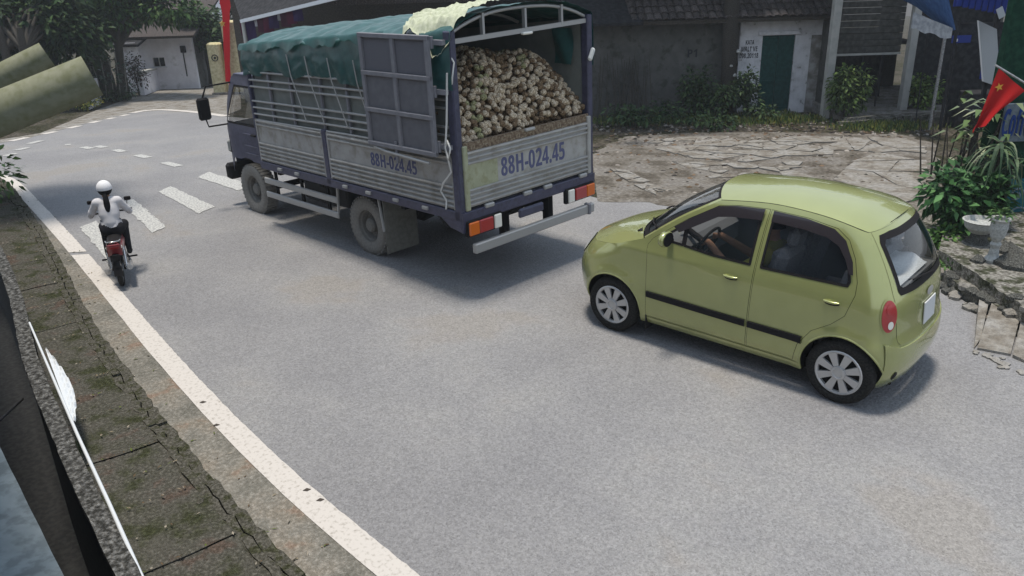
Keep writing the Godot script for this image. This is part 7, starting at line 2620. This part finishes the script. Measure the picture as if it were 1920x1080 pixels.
# ------------------------------------------------------------------ motorbike and rider
func build_motorbike():
	var S = 0.735
	var yaw = 1.96
	var at = Vector3(-4.79 + cos(yaw) * 0.44, hzl(-9.88), -9.45 - sin(yaw) * 0.44)
	mats.bike_red = M(lin(0.20, 0.008, 0.016), 0.25)
	mats.bike_red.clearcoat_enabled = true
	mats.chrome = M(lin(0.55, 0.55, 0.56), 0.25, 0.8)
	var bk = thing("motorbike", "dark red underbone motorbike ridden away along the white line", "motorbike", at, yaw)
	bk.scale = Vector3.ONE * S
	var xf = Transform3D(Basis(Vector3(1, 0, 0), -PI / 2), V0)
	for ax in [-0.60, 0.62]:
		var wh = group_node("wheel", bk)
		wh.position = Vector3(ax, 0.285, 0)
		var b = MB.new()
		b.lathe([Vector2(0.225, -0.03), Vector2(0.26, -0.04), Vector2(0.282, -0.024), Vector2(0.287, 0.0), Vector2(0.282, 0.024), Vector2(0.26, 0.04), Vector2(0.225, 0.03)], xf, 32, true)
		obj("tyre", b, "rubber", wh)
		b = MB.new()
		b.lathe([Vector2(0.228, -0.03), Vector2(0.215, -0.02), Vector2(0.215, 0.02), Vector2(0.228, 0.03)], xf, 28)
		for k in 12:
			var a = TAU * k / 12.0
			b.tube([Vector3(0, 0, 0.03 if k % 2 else -0.03), Vector3(cos(a) * 0.217, sin(a) * 0.217, 0)], 0.004, 4)
		b.lathe([Vector2(0, -0.06), Vector2(0.05, -0.05), Vector2(0.05, 0.05), Vector2(0, 0.06)], xf, 14)
		obj("rim", b, "chrome", wh)
	var b = MB.new()
	b.surf(12, 8, func(u: float, v: float):
		var x = lerpf(-0.72, 0.02, u)
		var a = lerpf(-0.35, PI + 0.35, v)
		var w = lerpf(0.12, 0.14, smoothstep(0.0, 0.6, u))
		return Vector3(x, 0.60 + 0.13 * sin(a) + 0.05 * (1.0 - u), -cos(a) * w))
	b.box(Vector3(-0.715, 0.65, 0), Vector3(0.03, 0.22, 0.22), Basis(Vector3(0, 0, 1), 0.3), 0.01)
	obj("tail_fairing", b, "bike_red", bk)
	b = MB.new()
	b.box(Vector3(-0.735, 0.70, 0), Vector3(0.03, 0.07, 0.17), Basis(Vector3(0, 0, 1), 0.3), 0.014)
	obj("tail_light", b, "lens_red", bk)
	for z in [-0.105, 0.105]:
		b = MB.new()
		b.box(Vector3(-0.70, 0.69, z), Vector3(0.05, 0.05, 0.04), Basis(), 0.012)
		obj("indicator", b, "lens_white", bk)
	b = MB.new()
	b.surf(10, 6, func(u: float, v: float):
		var x = lerpf(-0.68, 0.14, u)
		var a = lerpf(0.0, PI, v)
		return Vector3(x, 0.735 + 0.055 * sin(a) - 0.03 * u + 0.02 * sin(u * 4.0), -cos(a) * lerpf(0.10, 0.12, u)))
	b.box(Vector3(-0.27, 0.74, 0), Vector3(0.78, 0.03, 0.2))
	obj("seat", b, "trim", bk)
	b = MB.new()
	b.tube([Vector3(-0.66, 0.80, -0.11), Vector3(-0.80, 0.82, -0.09), Vector3(-0.82, 0.82, 0), Vector3(-0.80, 0.82, 0.09), Vector3(-0.66, 0.80, 0.11)], 0.012, 7)
	obj("grab_rail", b, "chrome", bk)
	b = MB.new()
	b.surf(10, 5, func(u: float, v: float):
		var a = lerpf(0.55, 2.75, u)
		var z = lerpf(-0.05, 0.05, v)
		return Vector3(-0.60 + cos(a) * 0.325, 0.285 + sin(a) * 0.325 - 0.012 * pow(z / 0.05, 2.0), z))
	b.bar(Vector3(-0.88, 0.42, 0), Vector3(-0.93, 0.27, 0), 0.13, 0.01, Vector3(1, 0, 0))
	obj("rear_mudguard", b, "trim", bk)
	b = MB.new()
	b.box(Vector3(-0.86, 0.56, 0), Vector3(0.012, 0.12, 0.15), Basis(Vector3(0, 0, 1), 0.25), 0.003)
	obj("number_plate", b, "dark_panel", bk)
	for z in [-0.12, 0.12]:
		b = MB.new()
		b.tube([Vector3(-0.60, 0.30, z), Vector3(-0.46, 0.62, z)], 0.024, 8)
		b.tube([Vector3(-0.58, 0.34, z), Vector3(-0.49, 0.55, z)], 0.034, 8)
		obj("shock_absorber", b, "chrome", bk)
		b = MB.new()
		b.bar(Vector3(-0.62, 0.285, z * 0.75), Vector3(0.0, 0.33, z * 0.75), 0.03, 0.04)
		obj("swingarm", b, "trim", bk)
	b = MB.new()
	b.tube([Vector3(0.20, 0.30, 0.10), Vector3(0.0, 0.24, 0.15), Vector3(-0.30, 0.27, 0.17), Vector3(-0.82, 0.36, 0.18)], [0.018, 0.02, 0.04, 0.045], 10)
	obj("exhaust", b, "chrome", bk)
	b = MB.new()
	b.box(Vector3(0.12, 0.36, 0), Vector3(0.34, 0.22, 0.2), Basis(), 0.04)
	b.tube([Vector3(0.0, 0.28, -0.28), Vector3(0.0, 0.28, 0.28)], 0.016, 7)
	obj("engine", b, "dark_panel", bk)
	b = MB.new()
	b.tube([Vector3(-0.05, 0.55, 0), Vector3(0.20, 0.50, 0), Vector3(0.42, 0.78, 0)], [0.06, 0.055, 0.05], 8)
	obj("frame_spine", b, "bike_red", bk)
	for z in [-1.0, 1.0]:
		b = MB.new()
		b.surf(4, 6, func(u: float, v: float): return Vector3(0.36 + 0.10 * v - 0.06 * u, 0.38 + 0.46 * v, z * lerpf(0.05, 0.20 - 0.06 * v, u)))
		obj("leg_shield", b, "bike_red", bk)
		b = MB.new()
		b.tube([Vector3(0.48, 0.72, z * 0.07), Vector3(0.62, 0.285, z * 0.075)], 0.022, 8)
		obj("fork", b, "chrome", bk)
		b = MB.new()
		b.tube([Vector3(0.38, 1.0, z * 0.24), Vector3(0.40, 1.12, z * 0.27), Vector3(0.40, 1.17, z * 0.28)], 0.007, 5)
		b.box(Vector3(0.40, 1.20, z * 0.29), Vector3(0.03, 0.07, 0.11), Basis(), 0.014)
		obj("mirror", b, "trim", bk)
	b = MB.new()
	b.tube([Vector3(0.33, 1.0, -0.33), Vector3(0.40, 1.0, -0.14), Vector3(0.44, 0.98, 0), Vector3(0.40, 1.0, 0.14), Vector3(0.33, 1.0, 0.33)], 0.015, 8)
	b.box(Vector3(0.47, 0.96, 0), Vector3(0.18, 0.16, 0.22), Basis(), 0.05)
	obj("handlebar", b, "trim", bk)
	b = MB.new()
	b.surf(10, 4, func(u: float, v: float):
		var a = lerpf(0.4, 2.7, u)
		var z = lerpf(-0.05, 0.05, v)
		return Vector3(0.62 + cos(a) * 0.315, 0.285 + sin(a) * 0.315 - 0.012 * pow(z / 0.05, 2.0), z))
	obj("front_mudguard", b, "bike_red", bk)
	# rider
	var rd = thing("rider", "person in white top and white cap helmet riding the red motorbike", "person", at, yaw)
	rd.scale = Vector3.ONE * S
	var sh = Color(0.56, 0.55, 0.57)
	var pt = Color(0.022, 0.023, 0.026)
	var sk = Color(0.26, 0.15, 0.10)
	var gl = Color(0.03, 0.028, 0.03)
	var bn = [
		[Vector3(-0.16, 0.86, -0.07), Vector3(-0.16, 0.86, 0.07), 0.125, 0.125, pt],
		[Vector3(-0.15, 0.97, 0), Vector3(-0.09, 1.16, 0), 0.135, 0.14, sh], [Vector3(-0.12, 1.10, -0.05), Vector3(-0.06, 1.27, -0.06), 0.11, 0.10, sh], [Vector3(-0.12, 1.10, 0.05), Vector3(-0.06, 1.27, 0.06), 0.11, 0.10, sh],
		[Vector3(-0.05, 1.30, -0.15), Vector3(-0.05, 1.30, 0.15), 0.072, 0.072, sh], [Vector3(-0.04, 1.34, 0), Vector3(-0.01, 1.44, 0), 0.058, 0.052, sk],
		[Vector3(0.01, 1.50, 0), Vector3(0.035, 1.46, 0), 0.092, 0.075, sk], [Vector3(0.11, 1.475, 0), Vector3(0.12, 1.462, 0), 0.014, 0.018, sk], [Vector3(0.01, 1.48, -0.092), Vector3(0.0, 1.47, -0.10), 0.018, 0.014, sk], [Vector3(0.01, 1.48, 0.092), Vector3(0.0, 1.47, 0.10), 0.018, 0.014, sk]]
	for z in [-1.0, 1.0]:
		bn.append([Vector3(-0.05, 1.29, z * 0.17), Vector3(0.03, 1.12, z * 0.27), 0.066, 0.055, sh])
		bn.append([Vector3(0.03, 1.12, z * 0.27), Vector3(0.07, 1.06, z * 0.30), 0.052, 0.046, sh])
		bn.append([Vector3(0.07, 1.06, z * 0.30), Vector3(0.30, 1.03, z * 0.30), 0.042, 0.032, gl])
		bn.append([Vector3(-0.12, 0.84, z * 0.09), Vector3(0.26, 0.80, z * 0.16), 0.098, 0.075, pt])
		bn.append([Vector3(0.26, 0.80, z * 0.16), Vector3(0.08, 0.40, z * 0.17), 0.068, 0.046, pt])
		bn.append([Vector3(0.06, 0.35, z * 0.17), Vector3(0.22, 0.325, z * 0.18), 0.042, 0.034, gl])
		for f in 4:
			var k = Vector3(0.345, 1.035, z * (0.275 + f * 0.018))
			bn.append([Vector3(0.30, 1.03, z * (0.285 + f * 0.012)), k, 0.016, 0.012, gl])
			bn.append([k, k + Vector3(0.012, -0.035, 0), 0.012, 0.010, gl])
		bn.append([Vector3(0.30, 1.02, z * 0.28), Vector3(0.34, 1.0, z * 0.25), 0.014, 0.011, gl])
	obj("body", figure(bn, 0.015), "tinted", rd)
	b = MB.new()
	b.surf(20, 10, func(u: float, v: float):
		var a = u * TAU; var c = lerpf(-0.12, PI / 2, v)
		return Vector3(0.005, 1.515, 0) + Vector3(cos(c) * cos(a) * 0.132, sin(c) * 0.135, cos(c) * sin(a) * 0.122))
	b.surf(8, 2, func(u: float, v: float):
		var a = lerpf(-1.1, 1.1, u)
		return Vector3(0.005 + cos(a) * (0.128 + 0.06 * v), 1.505 - 0.012 * v, sin(a) * 0.12))
	var hm = obj("helmet", b, "print_white", rd)
	hm.set_meta("label", "white half-shell helmet")
	b = MB.new()
	b.surf(16, 8, func(u: float, v: float):
		var a = lerpf(1.15, TAU - 1.15, u); var c = lerpf(-1.1, 0.35, v)
		return Vector3(0.0, 1.50, 0) + Vector3(cos(c) * cos(a) * 0.116, sin(c) * 0.115, cos(c) * sin(a) * 0.112))
	b.tube([Vector3(-0.10, 1.44, 0), Vector3(-0.155, 1.38, 0), Vector3(-0.185, 1.28, 0.0), Vector3(-0.20, 1.17, 0.0), Vector3(-0.205, 1.10, 0)], [0.03, 0.042, 0.05, 0.04, 0.012], 10)
	obj("hair", b, "black", rd)
	b = MB.new()
	b.surf(20, 5, func(u: float, v: float):
		var a = u * TAU
		var y = lerpf(0.905, 1.0, v)
		var r = 0.150 + 0.012 * sin(a * 5.0 + v * 2.0) * (1.0 - v) - 0.004 * v
		return Vector3(-0.145 + 0.02 * v + cos(a) * r * 0.95, y + 0.012 * sin(a * 3.0), sin(a) * r * 1.12))
	obj("shirt_hem", b, MB_white(), rd)

func MB_white() -> StandardMaterial3D:
	return M(lin(0.56, 0.55, 0.57), 0.85)

# ------------------------------------------------------------------ things close to the camera
func build_near_things():
	var b = MB.new()
	var pp = thing("drain_pipe", "thick pale weathered pipe end jutting in from the left edge, lower of two", "pipe")
	var e = Vector3(-0.925, 3.497, -1.900); var s = Vector3(-1.861, 3.161, -1.399)
	var d = (e - s).normalized()
	b.tube([s, s.lerp(e, 0.5), e], 0.046, 28, false)
	b.tube([e, s], 0.042, 28, false)
	obj("pipe_shell", b, "pvc", pp)
	b = MB.new()
	b.lathe([Vector2(0.042, 0), Vector2(0.046, 0)], Transform3D(Basis(Quaternion(Vector3.UP, d)), e), 28)
	obj("pipe_rim", b, "pvc", pp)
	var p2 = thing("drain_pipe", "thinner pale weathered pipe end above the thick pipe at the left edge", "pipe")
	var e2 = Vector3(-1.255, 3.498, -2.350); var s2 = Vector3(-2.101, 3.099, -1.855)
	d = (e2 - s2).normalized()
	b = MB.new()
	b.tube([s2, s2.lerp(e2, 0.5), e2], 0.034, 24, false)
	b.tube([e2, s2], 0.031, 24, false)
	obj("pipe_shell", b, "pvc", p2)
	b = MB.new()
	b.lathe([Vector2(0.031, 0), Vector2(0.034, 0)], Transform3D(Basis(Quaternion(Vector3.UP, d)), e2), 24)
	obj("pipe_rim", b, "pvc", p2)
	# awning sheet at the bottom left corner
	var aw = thing("awning_sheet", "pale blue-grey roofing sheet in the bottom left corner", "roofing sheet")
	var A = Vector3(-2.62, 2.0, -3.48); var B = Vector3(-0.75, 2.0, -1.22)
	var t = (B - A).normalized()
	var n = Vector3(t.z, 0, -t.x)
	if n.x > 0:
		n = -n
	b = MB.new()
	b.surf(40, 6, func(u: float, v: float): return A.lerp(B, u) + n * (2.6 * v) + Vector3(0, 0.006 * sin(u * 60.0) + 0.25 * v, 0))
	b.surf(40, 1, func(u: float, v: float): return A.lerp(B, u) + Vector3(0, 0.006 * sin(u * 60.0) - 0.012 * v, 0))
	obj("sheet", b, "sheet_grey", aw)
	b = MB.new()
	b.tube([A.lerp(B, 0.15) + n * 0.25 + Vector3(0, -0.02, 0), A.lerp(B, 0.15) + n * 0.25 + Vector3(0, -3.35, 0)], 0.03, 8)
	b.tube([A.lerp(B, 0.9) + n * 0.25 + Vector3(0, -0.02, 0), A.lerp(B, 0.9) + n * 0.25 + Vector3(0, -3.35, 0)], 0.03, 8)
	obj("support_post", b, "dark_panel", aw)
	# unseen house wall and eave, added to keep sun and sky off the gap
	var hw = thing("added_shade_house", "unseen plastered wall and eave, added to shade the gap behind the low wall", "house")
	b = MB.new()
	b.bar(A + n * 1.5 - t * 6.0 + Vector3(0, 0.4, 0), B + n * 1.5 + t * 2.0 + Vector3(0, 0.4, 0), 0.2, 7.4)
	obj("wall", b, "plaster_grey", hw)
	b = MB.new()
	var ev = PackedVector2Array()
	for k in 26:
		ev.append(wall_line[k])
	var e0 = offset_line(ev, 0.42); var e1 = offset_line(ev, 3.4)
	for k in 25:
		b.quad(Vector3(e0[k].x, 4.35, e0[k].y), Vector3(e0[k + 1].x, 4.35, e0[k + 1].y), Vector3(e1[k + 1].x, 5.0, e1[k + 1].y), Vector3(e1[k].x, 5.0, e1[k].y), Vector3.UP)
		b.quad(Vector3(e0[k].x, 4.27, e0[k].y), Vector3(e0[k + 1].x, 4.27, e0[k + 1].y), Vector3(e1[k + 1].x, 4.92, e1[k + 1].y), Vector3(e1[k].x, 4.92, e1[k].y), Vector3.DOWN)
		b.qflat(Vector3(e0[k].x, 4.27, e0[k].y), Vector3(e0[k + 1].x, 4.27, e0[k + 1].y), Vector3(e0[k + 1].x, 4.35, e0[k + 1].y), Vector3(e0[k].x, 4.35, e0[k].y), Vector3(e1[k].x, 4.3, e1[k].y))
	obj("eave", b, "tile", hw)  # eave out of view, added to shade the gap behind the wall
	# pole leaning in the dark strip behind the wall
	var rd = thing("leaning_rod", "thin rod in the dark gap behind the low wall", "rod")
	b = MB.new()
	b.tube([Vector3(-4.405, 0.098, -6.472), Vector3(-3.687, 0.699, -4.922)], 0.012, 6)
	obj("rod", b, "dark_panel", rd)
